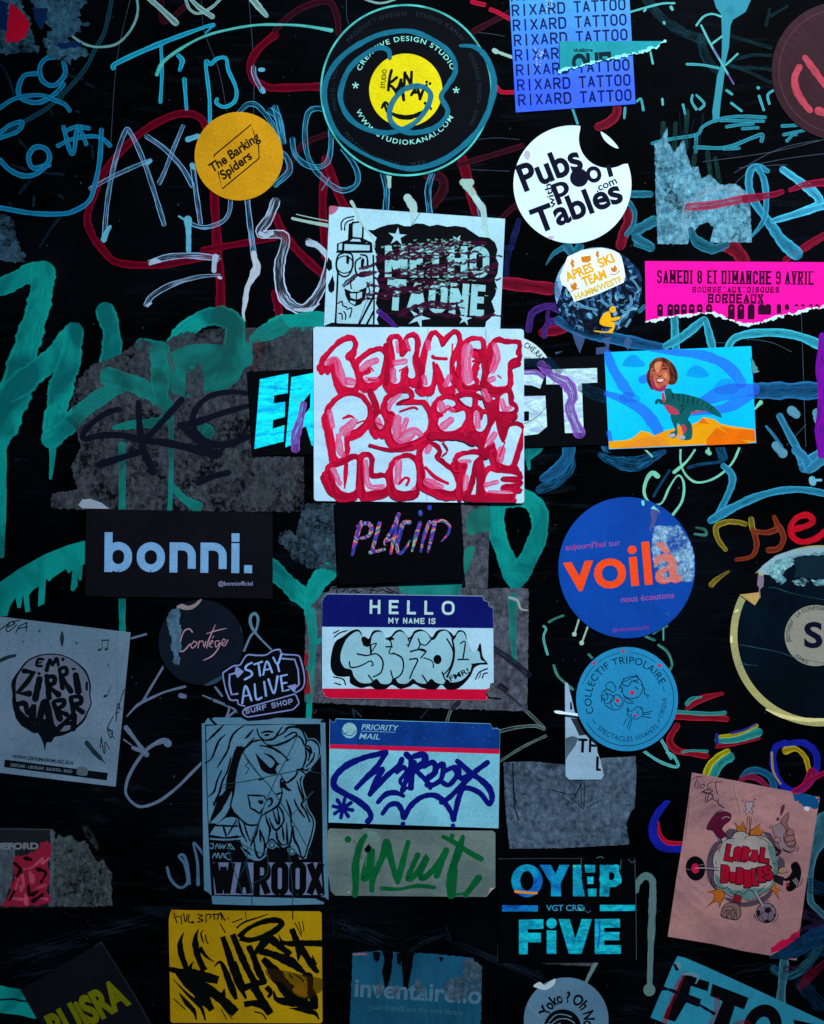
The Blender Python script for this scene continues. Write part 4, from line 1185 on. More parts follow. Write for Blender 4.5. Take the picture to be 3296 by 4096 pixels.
# --- blue lettered rectangle
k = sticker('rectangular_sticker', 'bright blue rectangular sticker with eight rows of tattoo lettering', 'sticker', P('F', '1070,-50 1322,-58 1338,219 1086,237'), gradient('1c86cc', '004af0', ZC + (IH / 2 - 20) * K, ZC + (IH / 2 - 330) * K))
g = []
for r_ in range(-1, 7):
    x0, y0, x1, y1 = 2048 + 4.2 * r_, 66.6 + 59.7 * r_, 2503 + 4 * r_, 41 + 60.3 * r_
    xm = x0 + (x1 - x0) * 0.47; ym = y0 + (y1 - y0) * 0.47; xn = x0 + (x1 - x0) * 0.545; yn = y0 + (y1 - y0) * 0.545
    g += block('Z', 'RIXARD', x0, y0, xm, ym, 47, 6.6, {'I': .8}, 0.22) + block('Z', 'TATTOO', xn, yn, x1, y1, 47, 6.6, None, 0.22)
for r_ in range(8):
    n_ = len(g) // 8
    part(k, 'lettering', g[r_ * n_:(r_ + 1) * n_], ink('07154e'), 'row of dark mono lettering')
rs2 = random.Random(5)
part(k, 'glitter_speck', [disc('b', rs2.gauss(1660, 16), rs2.gauss(345, 28), rs2.uniform(2, 5), n=5) for i in range(22)] + [disc('c', rs2.uniform(-20, 20), rs2.uniform(0, 80), rs2.uniform(2, 5), n=5) for i in range(12)], ink('c8d8e8'), 'white glittering specks')
edge = '68,455 110,436 180,422 260,398 320,385 380,372 450,358 520,346 600,322 690,292 730,262'
k = sticker('torn_label', 'teal torn label strip lying over the blue lettered sticker', 'torn label', P('c', '65,262 730,262') + jag(P('c', edge), 2.5, 9, 31, False)[::-1], paper('1a94a0', 0.25, 0.55, 0.4))
part(k, 'torn_edge', [ribbon(jag(P('c', edge), 3, 9, 31, False), L('c', 13), wob=0.6)], ink('8ae0e0'), 'pale ragged torn edge')
part(k, 'lettering', [text('c', 'théâtre', 155, 330, 275, 328, 22, 0.03)], ink('082c34'))
part(k, 'lettering', [clip(text('c', 'QUEL', 147, 450, 430, 430, 98, 0.055), P('c', [(140, 424)])[0], P('c', [(450, 352)])[0])], ink('05202a'), 'bold word torn through')

# --- dark maroon round, right edge
c2 = (3363, 285)
k = sticker('round_sticker', 'dark maroon round sticker cut by the right edge', 'sticker', circ(*c2, 277), paper('32141c', 0.3, 0.45, 0.2))
part(k, 'ring_print', [ring(*c2, 246, 249)], ink('55303a'))
part(k, 'marker_scribble', [R('c', '1615,365 1670,440 1735,530 1800,600', (40, 42, 40, 36)), R('c', '1578,425 1550,490 1560,570 1600,640 1645,695', (40, 46, 46, 46, 40)), R('c', '1700,700 1745,715', 50)], paint('b84050', 'solid', '8a2c3c', 1), 'pinkish red marker strokes')

# --- white round with the bite
c3 = (2289.5, 738)
out = circ(*c3, 236, n=140)
bc = (2433, 555); br = 118
out = [p for p in out if math.dist(p, bc) > br]
# start the ring right after the bite
i0 = max(range(len(out)), key=lambda i: math.dist(out[i - 1], out[i]))
out = out[i0:] + out[:i0]
A, B = out[-1], out[0]
a0 = math.atan2(A[1] - bc[1], A[0] - bc[0]); a1 = math.atan2(B[1] - bc[1], B[0] - bc[0])
while a1 > a0: a1 -= math.tau
arc = [(bc[0] + br * math.cos(a0 + (a1 - a0) * i / 20), bc[1] + br * math.sin(a0 + (a1 - a0) * i / 20)) for i in range(1, 20)]
k = sticker('round_sticker', 'white round sticker with black lettering and a round bite missing at the top', 'sticker', [poly(out + arc), PG('c', '325,832 360,850 400,885 438,935 400,925 350,885', True)], paper('d4e6f0', 0.06, 0.4, 0.12, grain=0.08))
NV = ink('0a0a22')
g = [text('F', 'Pubs', 1104, 403, 1230, 353, 54, 0.03), text('F', 'Tables', 1131, 492, 1314, 422, 50, 0.03),
     text('c', 'p', 38, 1252, 138, 1214, 128, 0.025), text('c', 'o', 250, 1160, 342, 1130, 140, 0.025), ribbon(P('c', [(372, 1040), (392, 1116)]), L('c', 30), cap=False, wob=0),
     text('c', '.com', 302, 1212, 432, 1156, 46, 0.02), text('c', 'with', 45, 1306, 8, 1158, 42, 0.015)]
part(k, 'lettering', g, NV)
part(k, 'black_ball', [disc('c', 190, 1122, 58, n=36)], NV)
part(k, 'pink_smudge', [disc('b', 1740, 1500, 22, 12, n=16), disc('b', 1590, 980, 20, 30, n=16)], paint('d090b0', 'solid', alpha=0.4), 'faint pink smudges on the rim')

# --- spray can sticker
k = sticker('rectangular_sticker', 'white rectangular sticker with a cartoon spray can, its lettering scratched out', 'sticker', P('t', '48,32 930,95 905,650 20,640'), paper('a8d0e0', 0.14, 0.45, 0.3))
part(k, 'cloud_print', [PG('t', '237,150 270,152 300,138 340,125 390,120 425,132 455,132 480,118 520,120 550,132 590,124 640,135 680,130 730,138 770,165 800,185 850,190 880,215 892,250 884,290 898,320 892,370 876,400 890,440 880,480 862,510 880,560 860,590 835,612 830,640 300,638 285,600 300,560 280,520 290,470 300,440 284,400 298,370 280,330 285,280 268,230 285,190'),
    PG('t', '22,632 60,616 120,620 300,626 400,640 20,640')], BK, 'black wavy cloud')
g = block('t', 'METHO', 326, 388, 850, 392, 158, 33, {'M': 1.15, 'E': .7}, 0.12) + block('t', 'TAONE', 330, 552, 822, 586, 158, 33, {'E': .75}, 0.12)
part(k, 'lettering', g, paper('8cc0c8', 0.15), 'pale block lettering, half scratched away')
part(k, 'star_print', [star('t', 388, 185, 48, 17, 0.1), star('t', 690, 205, 32, 12, 0.5), star('t', 497, 592, 60, 18, 0.4), star('t', 728, 597, 36, 13, 0.2)], paper('9cc6d4', 0.14))
W = 9
g = [PG('t', '145,120 165,112 165,200 140,200'), PG('t', '140,200 165,185 210,190 262,215 265,262 85,262 85,220')]
part(k, 'spray_can_print', g, BK)
g = [PG('t', '168,120 206,120 208,185 168,182'), PG('t', '95,222 112,218 110,252 93,252'), PG('t', '124,222 250,228 250,254 122,254'), PG('t', '165,196 200,198 206,210 150,208'), PG('t', '84,262 262,262 275,440 272,625 88,620 80,420')]
part(k, 'spray_can_print', g, paper('9cc6d4', 0.14), 'white areas of the spray can')
g = RR('t', W, '90,365 85,480 78,625', '268,280 272,480 270,625', '165,112 150,180', '165,115 212,118 214,195', '85,262 262,262') + \
    [ring(*P('t', [(124, 325)])[0], L('t', 40), L('t', 46)), R('t', '124,265 160,275 165,325 150,370 124,386 95,370 82,330 92,280 124,265', W), R('t', '205,290 180,310 178,350 190,378 215,385', W), R('t', '205,275 235,285 240,330', W)]
g += [PG('t', '138,275 150,290 144,325 132,318 132,290'), PG('t', '214,290 224,300 218,345 205,340 206,305')]
g += [PG('t', '42,288 60,310 62,345 46,358 34,345 34,320'), PG('t', '64,378 74,420 72,455 58,468 44,458 40,430')]
g += RR('t', 7, '108,150 108,115 130,92 170,84', '124,152 126,125 140,108 168,98', '240,430 250,460 235,480 245,500', '90,520 110,510 115,530 135,540', '95,570 110,575 112,600', '120,560 130,580 128,600', '135,550 160,545 150,590') 
g += [PG('t', '122,445 160,462 200,460 236,440 228,490 205,525 175,535 145,515 128,480')]
part(k, 'spray_can_print', g, BK, 'black outlines, eyes and mouth of the spray can')
part(k, 'spray_can_print', [PG('t', '150,470 180,470 180,500 155,492'), PG('t', '186,470 212,462 210,492 186,500'), PG('t', '150,505 180,512 175,528 152,515'), PG('t', '150,400 200,395 240,410 225,440 190,455 158,440', True)], paper('9cc6d4', 0.14), 'white teeth and nose')
part(k, 'spray_can_print', RR('t', 6, '158,445 155,415 175,398', '200,455 235,440 235,415', '236,415 246,420') + RR('t', W * 1.2, '195,630 230,560 272,480', '235,625 270,560'), BK)
rs4 = random.Random(11)
g, g2 = [], []
for i in range(22):
    y = 215 + rs4.random() * 360
    x0 = 200 + rs4.random() * 330; x1 = x0 + 150 + rs4.random() * 380
    x1 = min(x1, 915)
    sl = -0.18 + rs4.uniform(-.1, .08) if y < 330 else -0.3 + rs4.uniform(0, .35)
    pts = [(x0 + (x1 - x0) * t, y + (x1 - x0) * t * sl + rs4.uniform(-9, 9) + 26 * math.sin(t * 2)) for t in [j / 6 for j in range(7)]]
    ww = tuple(rs4.uniform(3, 20) for _ in range(7))
    g.append(ribbon(jag(P('t', pts), 4, 14, i, False), tuple(L('t', q) for q in ww), wob=0.35))
g += [R('t', '200,345 260,330 330,290 420,250 560,225 700,215 830,220', (10, 22, 30, 26, 24, 26, 18), wob=0.3), R('t', '400,575 470,540 560,525 680,520', (20, 30, 26, 10), wob=0.3), R('t', '120,430 180,380 250,360', (16, 18, 12), wob=0.3)]
part(k, 'scratch_mark', g, paint('20081c', 'marker', '4a0c30', 1.0), 'dark ragged scratches over the lettering')
for i in range(200):
    x = rs4.gauss(590, 150); y = rs4.gauss(370 if i % 3 else 230, 80 if i % 3 else 18)
    if not (210 < x < 900 and 190 < y < 600): continue
    a = rs4.uniform(-0.6, 0.3); l = rs4.uniform(4, 22)
    g2.append(R('t', [(x, y), (x + l * math.cos(a), y + l * math.sin(a))], (rs4.uniform(2, 9), rs4.uniform(1, 4))))
part(k, 'scratch_fleck', g2, paint('7ab4a8', 'marker', '3a6a70', 1.0), 'pale flecks where the print is scratched off')
part(k, 'drip', [R('t', '158,10 175,40 200,100 235,150 270,200 275,240', (16, 14, 18, 10, 8, 4)), R('t', '440,-10 465,30 470,60 460,120', (40, 44, 30, 12)), R('t', '775,-10 815,40 825,90 830,140 848,178', (24, 36, 30, 34, 12))], paint('b8d8d0', 'solid', 'a0c0c8', 0.75), 'pale translucent paint drips running over the top edge')
part(k, 'paint_dab', [PG('t', '48,32 90,34 80,60 50,75', True)], paint('c84a78', 'solid', alpha=0.7), 'pink smear in the corner')
part(k, 'marker_scribble', [R('t', '295,560 330,590 390,645', (26, 30, 12))], paint('4a2080', 'marker', alpha=1), 'violet marker stroke at the lower edge')
part(k, 'scratch_mark', [R('t', '503,65 480,100 452,142', 3), R('t', '285,430 240,500 190,630', 3)], ink(BLK))

# --- white round sticker behind the big label
c5 = (2033, 1525)
k = sticker('round_sticker', 'white round sticker mostly hidden behind the large red lettered label', 'sticker', circ(*c5, 182), paper('c0d4d8', 0.1))
part(k, 'lettering', [arc_text('CHE.RADIO', *c5, 150, 24, 70, 22, 0.02)], NV)

# --- black foil sticker behind
k = sticker('rectangular_sticker', 'wide black sticker with giant holographic letters behind the red lettered label', 'sticker', P('F', '521,783 1272,748 1282,936 532,960'), paper('030408', 0.3, 0.4, 0.2))
FE = foil(('0a40ff', '00b8f8', '10f0f8', '00d8ff', '40e080'), 0.25, 60)
part(k, 'holographic_letter', [PG('h', '-95,342 85,306 80,430 -5,445 -8,495 65,485 62,580 -12,600 -15,655 60,632 55,735 -130,782')], FE, 'bright cyan foil letter')
part(k, 'holographic_letter', [poly(P('h', '104,330 245,302 245,760 232,762 196,640 150,660 148,742 66,772'), P('h', '182,480 225,425 222,520 170,590'))], FE, 'bright cyan foil letter')
FW = foil(('8fb0d0', 'b8d4e0', 'c8e8e4', 'a0b8d8', 'd8e8e8'), 0.2, 50)
part(k, 'holographic_letter', [PG('h', '1560,290 1640,285 1700,322 1672,402 1620,382 1560,378'), PG('h', '1560,450 1705,447 1716,640 1660,688 1560,700 1560,610 1602,605 1602,545 1560,545')], FW, 'silver white foil letter')
part(k, 'holographic_letter', [PG('f', '-20,912 302,903 304,994 206,1000 218,1311 100,1313 84,1006 -18,1006')], FW, 'silver white foil letter')
part(k, 'marker_scribble', [R('h', '130,780 130,700 160,600 180,500', (60, 60, 50, 40)), R('f', '-30,900 20,950 110,1000 150,1080 130,1160 190,1310', (40, 60, 80, 60, 60, 80)), R('h', '1575,300 1650,300 1690,330', (30, 30, 24)), R('f', '-50,880 -10,920', 60)], paint('8a4cb0', 'marker', '5a3a90', 0.85), 'violet marker over the letters')
part(k, 'marker_scribble', [R('f', '215,1030 280,1060 360,1090', 76), R('h', '1560,230 1650,235 1740,250', 60), R('f', '0,860 60,920', 50)], paint('0e3450', 'dry', '081828', 1), 'dark blue brushed marker')
part(k, 'shape_print', [ring(2033, 1525, 181, 183, 90, 165)], NV)

# --- the large red lettered label
k = sticker('rectangular_label', 'large white label with crimson bubble lettering in the middle', 'label', rrect(P('y', '15,20 952,30 954,805 18,795'), 14), paper('b4d4ec', 0.10, 0.4, 0.8, grain=0.14, wscale=9))
part(k, 'paper_crease', [R('h', '965,20 962,420 955,760 958,1110', 5), R('h', '1330,30 1325,600 1322,1115', 5)], paint('8fa8c0', 'solid', alpha=0.5), 'long vertical paper crease')
RD = paint('da0a3c', 'solid', '960026', 1.0, 0.5)
PW = paper('b4d4ec', 0.10, 0.4, 0.8, grain=0.14, wscale=9)
white = [
 # T a H M E A
 '310,235 350,180 400,130 450,100 485,98 498,125 480,160 448,190 452,215 475,230 500,290 512,340 505,390 470,400 430,380 410,330 400,270 385,215 360,215 340,240 320,262',
 '535,240 580,200 630,170 670,165 690,200 680,260 670,310 640,345 595,370 560,350 555,320 600,300 595,280 550,295 530,275',
 '735,100 780,95 785,160 800,200 845,150 835,90 880,80 885,150 870,220 890,310 870,340 840,330 835,270 800,300 790,360 750,375 725,350 745,280 755,200',
 '960,170 1000,60 1035,90 1055,140 1110,70 1145,60 1150,120 1110,210 1105,330 1120,380 1085,390 1050,300 1010,250 985,380 930,385 945,290',
 '1195,150 1230,105 1290,100 1305,140 1290,160 1240,155 1240,200 1275,225 1250,260 1245,330 1262,370 1200,380 1185,300 1190,220',
 '1370,150 1400,110 1450,120 1530,120 1520,180 1530,205 1480,230 1470,300 1465,380 1400,395 1360,380 1340,330 1375,270 1390,200',
 # P o S S U M
 '345,540 400,470 470,445 540,460 585,520 580,590 530,650 460,680 440,720 445,800 410,845 385,820 375,740 355,640 340,590',
 '640,580 665,560 690,600 690,640 665,665 640,640 632,610',
 '715,470 780,430 840,430 850,460 800,480 770,500 860,500 930,500 965,560 970,640 930,700 860,735 790,740 740,700 735,640 760,580 740,550 710,540',
 '1030,490 1080,465 1130,480 1140,510 1100,530 1130,550 1190,540 1205,580 1180,640 1130,670 1060,670 1025,630 1030,590 1060,570 1020,540',
 '1160,460 1245,450 1240,520 1190,500',
 '1255,550 1280,540 1300,600 1310,560 1340,570 1335,640 1300,680 1265,665 1250,610',
 '1420,450 1470,430 1480,500 1510,520 1500,545 1440,550 1410,540',
 '1340,700 1390,600 1410,680 1440,740 1480,640 1560,655 1530,760 1490,885 1420,870 1395,790 1370,740 1320,780',
 # U L O S T E
 '345,905 400,890 450,870 500,845 520,870 515,1000 500,1050 440,1060 390,1020 370,950',
 '555,850 580,830 600,850 600,960 690,960 705,1000 690,1035 610,1050 570,1050 560,960',
 '770,860 830,835 880,860 895,930 890,1020 850,1050 780,1045 750,1010 740,920',
 '930,800 960,760 1000,765 1030,800 1010,840 1080,900 1120,930 1145,1000 1130,1045 1070,1045 1000,1010 950,980 945,930 930,870',
 '1155,840 1200,820 1270,815 1290,830 1255,870 1240,940 1215,1030 1185,1050 1190,960 1210,880 1160,870',
 '1350,920 1400,930 1510,940 1530,960 1440,960 1430,985 1530,990 1530,1000 1440,1010 1430,1040 1490,1050 1495,1065 1340,1060 1320,1000']
for s_ in white:
    c_ = catmull(P('h', s_), 4, True)
    g_ = [ribbon(c_ + [c_[0], c_[1]], L('h', 62), smooth=False, wob=0.12)]
    for dx_, dy_ in ((-20, 14), (-38, 32), (-26, 50), (12, 46)):
        c2_ = [(x + L('h', dx_), y + L('h', dy_)) for x, y in c_]
        g_ += [poly(c2_), ribbon(c2_ + [c2_[0], c2_[1]], L('h', 16), smooth=False, wob=0.25)]
    if max(p[0] for p in c_) > 2050 or max(p[1] for p in c_) > 1950:
        g_ = [clip_box(q_, 2093, 2009) for q_ in g_]
    build('lettering', g_, RD, k, ORG[k.name])['label'] = 'crimson outline and shadow of a bubble letter'
build('lettering', [clip_box(R('h', q_, w_), 2093, 2009) for q_, w_ in (('600,420 640,520 640,640', 40), ('1200,380 1320,400 1480,440', 36), ('1240,700 1300,740 1330,820', 60), ('980,700 1150,700 1250,740', 50), ('1300,160 1330,280 1310,380', 40), ('700,130 710,250 700,370', 30), ('880,180 930,300 910,390', 36), ('1290,850 1300,960 1290,1080', 50), ('300,960 350,1060 440,1090', 30), ('600,760 740,790 860,760', 24), ('1480,1085 1300,1095 1210,1090', 44), ('1500,880 1535,910 1540,1000', 12), ('1130,450 1250,440 1300,460', 26), ('1340,470 1380,560 1360,620', 60), ('1490,560 1440,620 1400,600', 50))], RD, k, ORG[k.name])['label'] = 'crimson marker joining the bubble letters'
part(k, 'lettering', [poly(catmull(P('h', s), 4, True)) for s in white], PW, 'white inside of a bubble letter')
build('lettering', [clip_box(ribbon(c_ + [c_[0], c_[1]], L('h', 10), smooth=False, wob=0.3), 2093, 2009) for c_ in [catmull(P('h', s), 4, True) for s in white]], RD, k, ORG[k.name])['label'] = 'crimson inner outlines of the bubble letters'
pinks = [R('h', '330,240 385,220 410,300 440,370', (40, 46, 54, 40)), R('h', '460,355 490,360', 54), R('h', '545,280 600,240 640,225', (35, 54, 40)), R('h', '580,345 640,345', 35), R('h', '745,290 750,350', 40), R('h', '770,110 775,170', 22), R('h', '830,100 850,160', 22), R('h', '760,240 820,230', 40), R('h', '965,110 970,150', 32), R('h', '940,330 950,370', 32), R('h', '1100,330 1075,380', 35), R('h', '1215,150 1205,240 1215,340', (68, 68, 68)), R('h', '1385,130 1400,200 1370,290', (40, 49, 40)), R('h', '1355,350 1375,340', 40), R('h', '1320,420 1345,470', 40),
 R('h', '345,550 365,640', 35), R('h', '440,670 500,610', (68, 54)), R('h', '400,700 410,790 430,820', (35, 49, 32)), R('h', '650,600 665,640', 35), R('h', '720,520 740,480 790,440', (32, 35, 19)), R('h', '775,590 770,650 790,720 880,670 920,690', (49, 59, 68, 68, 35)), R('h', '830,600 800,680', 35), R('h', '1045,500 1060,540', 49), R('h', '1090,520 1120,540', 32), R('h', '1060,640 1110,600', (54, 40)), R('h', '1275,560 1280,640', 35), R('h', '1430,480 1450,530 1490,520', (32, 40, 22)), R('h', '1350,740 1385,690', 40), R('h', '1420,850 1430,790', 49),
 R('h', '370,915 410,1000', 35), R('h', '575,860 590,1010 680,1020', (27, 35, 35)), R('h', '780,870 775,990', 46), R('h', '870,1035 880,1030', 22), R('h', '960,990 1010,1010 1050,1020', (54, 54, 32)), R('h', '975,770 960,800', 40), R('h', '1170,860 1230,860', 22), R('h', '1205,960 1200,1030', 35), R('h', '1330,1010 1400,990', (35, 27)), R('h', '1350,1050 1480,1052', 16)]
part(k, 'marker_shading', pinks, paint('f03474', 'marker', 'e86a98', 0.8), 'pink marker shading inside the letters')
reds2 = [R('h', '430,590 470,575 500,585', (14, 22, 8)), R('h', '570,300 600,270 620,290', 12), R('h', '590,345 640,350', 12), R('h', '790,170 850,160', 10), R('h', '785,290 835,260', 10), R('h', '995,200 1010,210 1080,215', (26, 20, 20)), R('h', '1000,240 1010,330', 20), R('h', '1405,320 1425,335', 10), R('h', '1120,120 1120,260 1160,330', 8), R('h', '1250,230 1290,225', 20), R('h', '1320,160 1310,250 1330,330', 8), R('h', '520,620 560,605 600,610', 10), R('h', '640,620 680,635', 10), R('h', '790,545 870,520 900,530', (12, 14, 10)), R('h', '1030,570 1110,520', 10), R('h', '450,880 445,960 440,1030', (26, 30, 10)), R('h', '785,1000 820,965 845,975 830,1010', 18), R('h', '1440,970 1530,975', 8), R('h', '1430,1030 1520,1035', 8), R('h', '1415,830 1450,740', 10), R('h', '1570,640 1530,760 1490,890', 8), R('h', '950,900 1010,960 1090,1000', (20, 26, 20)), R('h', '1060,740 1090,790 1060,820', 10),
 R('h', '500,130 498,180 470,215', 8), R('h', '520,390 515,300 480,210', 8)]
part(k, 'marker_shading', reds2, RD, 'crimson inner lines of the letters')

# --- dinosaur sticker
k = sticker('rectangular_sticker', 'sky blue sticker showing a green dinosaur with a human head on orange dunes', 'sticker', P('u', '25,75 910,38 940,622 52,660'), paper('00b4f4', 0.05, 0.4, 0.1, c2='10c0f8', grain=0.14))
part(k, 'cloud_print', [PG('u', s, True) for s in ('135,155 150,120 180,95 215,92 240,115 268,140 262,160 200,165', '520,215 530,185 560,158 595,155 625,175 655,205 640,225 580,228', '680,300 700,265 730,238 780,235 815,265 838,300 800,325 720,330', '110,355 130,325 170,315 215,330 245,360 215,378 150,375')], ink('0898e0'), 'darker blue clouds')
part(k, 'marker_stripe', [R('u', '45,80 70,160 110,230 150,290 190,330', (40, 56, 60, 66, 40)), R('u', '40,325 140,360 250,420 320,500 355,560', (36, 50, 66, 70, 70)), R('u', '300,66 430,75 600,90 720,130 800,190 850,262', (8, 34, 50, 60, 66, 70)),
    R('u', '575,390 700,335 800,310 925,300', (30, 90, 90, 76)), R('u', '550,455 640,430 740,415 920,340', (10, 50, 70, 30)), R('u', '255,240 290,230', 50), R('u', '52,560 70,640', 30)], paint('2468e8', 'solid', '3858e8', 0.5), 'translucent dark blue stripes over the sky')
part(k, 'dune_print', [PG('u', '50,612 150,605 200,590 245,548 300,560 320,580 400,545 450,535 550,510 590,495 620,466 690,480 720,505 790,520 930,540 938,618 54,656')], ink('f09a08'), 'orange sand dunes')
part(k, 'dune_print', [PG('u', '720,525 800,535 930,545 937,610 850,600 780,570'), PG('u', '590,500 615,470 660,510'), PG('u', '640,600 700,530 760,560 900,625 640,635')], ink('ee6a04'), 'darker orange dune sides')
part(k, 'dune_print', [PG('u', '110,655 170,620 250,590 330,580 400,600 420,640'), PG('u', '450,530 480,510 520,580 480,610')], ink('e88a20'), 'brown orange dune shade')
part(k, 'dinosaur_print', [poly(catmull(P('u', '388,300 425,295 440,320 500,325 560,340 620,360 680,400 720,440 732,468 700,458 640,432 590,425 560,432 540,460 530,480 550,510 556,560 545,600 500,603 478,590 500,570 495,540 470,500 462,520 466,560 450,590 420,590 410,575 430,555 452,545 440,510 425,470 422,440 400,410 380,390 360,385 352,372 345,385 335,388 328,375 345,355 370,360 390,370 395,345'), 4, True))], ink('0c5a5c', var=0.3), 'green dinosaur body')
part(k, 'dinosaur_print', [PG('u', s, True) for s in ('370,320 385,325 392,370 378,375', '385,390 430,400 470,430 468,450 420,445 400,420', '490,510 515,520 520,545 500,565', '560,430 640,430 600,438 550,445')], ink('b83a50'), 'pink belly of the dinosaur')
part(k, 'dinosaur_print', RR('u', 9, '435,325 440,350', '470,330 474,365', '500,332 502,372', '530,340 528,375', '560,350 556,380', '590,362 585,388', '620,375 612,395', '650,390 640,408', '675,405 664,420', '480,400 500,395', '485,440 500,410') , ink('06383c'), 'dark stripes of the dinosaur')
part(k, 'dinosaur_print', [disc('u', 425, 578, 14, 12, n=12), disc('u', 440, 575, 12, 13, n=12), disc('u', 482, 588, 13, 12, n=12), disc('u', 500, 588, 12, 13, n=12)], ink('a8a0b0'), 'pale claws')
part(k, 'portrait_print', [PG('u', '300,140 340,108 385,108 425,130 455,170 468,215 460,255 435,272 400,270 320,300 300,290 280,240 280,200 295,175', True)], crowd_print([(0.38, '341610'), (0.52, '5c2c1c'), (0.68, '8a4a2c')], 45), 'brown bobbed hair')
part(k, 'portrait_print', [PG('u', '305,180 330,140 370,130 405,155 418,200 415,250 395,290 365,310 330,295 305,260 298,215', True)], crowd_print([(0.34, '7c2c24'), (0.5, 'b0503a'), (0.68, 'd07850')], 45), 'face')
part(k, 'portrait_print', [PG('u', '325,250 310,270 320,298 365,312 395,295 390,270 360,290 335,280', True), PG('u', '300,200 310,230 325,250 310,255', True)], ink('a02850', var=0.3), 'pinkish side of the face')
part(k, 'portrait_print', [R('u', '312,188 330,182 345,186', 6), R('u', '370,180 385,172 402,178', 6), R('u', '310,168 328,162 342,168', 4), R('u', '368,158 385,152 400,160', 4), R('u', '345,215 358,222 370,214', 5), R('u', '338,240 360,232 385,236', 4), R('u', '340,252 362,258 386,240', 5), R('u', '300,150 296,190 290,240', 6), R('u', '425,140 448,190 452,250', 6)], ink('3a1210'), 'eyes, nose and mouth lines')
part(k, 'portrait_print', [PG('u', '342,242 362,234 382,238 375,250 355,254', True)], ink('f0b0b0'), 'smiling teeth')
part(k, 'portrait_print', [PG('u', '330,140 370,135 360,170 345,200 330,180', True), disc('u', 392, 215, 12, 18, n=14)], ink('d8845c'), 'lit forehead and cheek print')
tw = sticker('torn_label', 'tiny pale triangular scrap at the right edge of the dinosaur sticker', 'torn label', jag(P('u', '908,100 925,130 945,180 962,190 920,205'), 1.5, 6, 3), paper('4a8a90', 0.2), RESID)

# --- apres ski round
c6 = P('x', [(472, 452)])[0]
k = sticker('round_sticker', 'small round sticker with yellow lettering over a dark crowd photo and yellow skier', 'sticker', circ(*c6, L('x', 388)), crowd_print([(0.36, '020308'), (0.5, '081226'), (0.58, '1c4674'), (0.66, '7ab4c8'), (0.72, '0c1c38')]))
c6r = L('x', 388)
up = [p for p in circ(*c6, c6r - 1, n=120) if (p[1] - P('x', [(0, 480)])[0][1]) + (p[0] - c6[0]) * 0.3 < 0 and p[0] < P('x', [(640, 0)])[0][0]]
up.sort(key=lambda p: math.atan2(p[1] - c6[1], p[0] - c6[0]) if math.atan2(p[1] - c6[1], p[0] - c6[0]) < 2 else math.atan2(p[1] - c6[1], p[0] - c6[0]) - math.tau)
part(k, 'photo_print', [poly([p for p in up] + P('x', '680,250 560,330 400,420 250,470 160,400'))], paper('8fb0d0', 0.3, c2='5a86b8'), 'pale blue snow haze in the printed photo')
part(k, 'photo_print', [PG('x', '130,330 200,150 330,90 500,70 600,90 660,120 680,150 700,230 715,320 700,380 480,480 260,552 240,500 190,420 150,400')], paper('e6f2ee', 0.05, grain=0.08), 'white cloud behind the lettering')
OC = ink('eea414', var=0.1)
part(k, 'lettering', [text('x', 'APRES', 195, 372, 440, 275, 78, 0.045), text('x', 'SKI', 490, 250, 625, 190, 78, 0.045), text('x', 'TEAM', 345, 415, 555, 335, 78, 0.045)], OC)
part(k, 'lettering', [text('x', 'HAMM/WESTF', 275, 535, 690, 370, 52, 0.04)], ink('e8b830'), 'small yellow lettering')
g = [PG('x', '240,165 265,195 250,210 268,225 240,262 238,230 222,215'), PG('x', '465,90 485,118 472,128 486,140 462,172 462,145 447,135'), PG('x', '320,150 405,138 410,180 385,200 335,202 322,180'),
     PG('x', '225,380 245,400 262,372 285,395 280,440 255,450 230,430'), PG('x', '585,240 605,252 620,222 640,245 640,278 610,290 585,270')]
part(k, 'emblem', g + [R('x', '222,462 250,450 300,430', 8), R('x', '583,300 620,310 665,275', 8)], ink('d87a1c'), 'orange lightning bolts, mug and claw emblems')
part(k, 'skier_print', [disc('x', 602, 620, 29, n=20), PG('x', '575,640 540,645 500,690 485,740 520,765 580,775 600,780 560,815 575,828 600,822 622,770 615,735 575,715 620,722 665,700 668,682 630,688 590,690', True), R('x', '440,812 520,820 600,828', 10)], ink('f0aa10', var=0.06), 'yellow skier figure')
g = []
for i in range(36):
    a = rs4.uniform(0, math.tau); rr_ = c6r * math.sqrt(rs4.random()) * 0.95
    x, y = c6[0] + rr_ * math.cos(a), c6[1] + rr_ * math.sin(a)
    tx, ty = (x - 2180) * 2.227, (y - 960) * 2.227
    if ty < 560 - (tx - 250) * 0.36 and tx < 700 and tx > 190: continue
    if 460 < tx < 690 and 570 < ty < 840: continue
    n_ = rs4.choice((2, 3))
    pts = [(x, y)]
    for _ in range(n_): pts.append((pts[-1][0] + rs4.gauss(0, 7), pts[-1][1] + rs4.gauss(2, 8)))
    g.append(ribbon(pts, rs4.uniform(2.5, 7), wob=0.3))
g += RR('x', 22, '290,565 360,600 460,625', '500,540 560,590', '740,600 770,560 760,500', '680,630 720,650 750,620 720,690', '720,770 760,710') + RR('x', 16, '760,340 800,380 840,440', '430,640 460,670', '740,240 780,230')
part(k, 'photo_print', g, paint('6aa8c0', 'marker', '2a5a90', 0.9), 'blurred crowd of faces in the printed photo')
part(k, 'photo_print', [R('x', '100,380 110,480 150,520', (30, 60, 40)), R('x', '720,200 800,260 850,360', (50, 60, 30))], paint('2c5c98', 'dry', '18305a', 0.9), 'hazy blue areas of the printed photo')
part(k, 'marker_scribble', [R('x', '180,740 280,790 380,830 520,850', (20, 50, 60, 30))], paint('0c2a48', 'dry', '0a1c34', 0.9), 'dark blue brush stroke over the bottom')

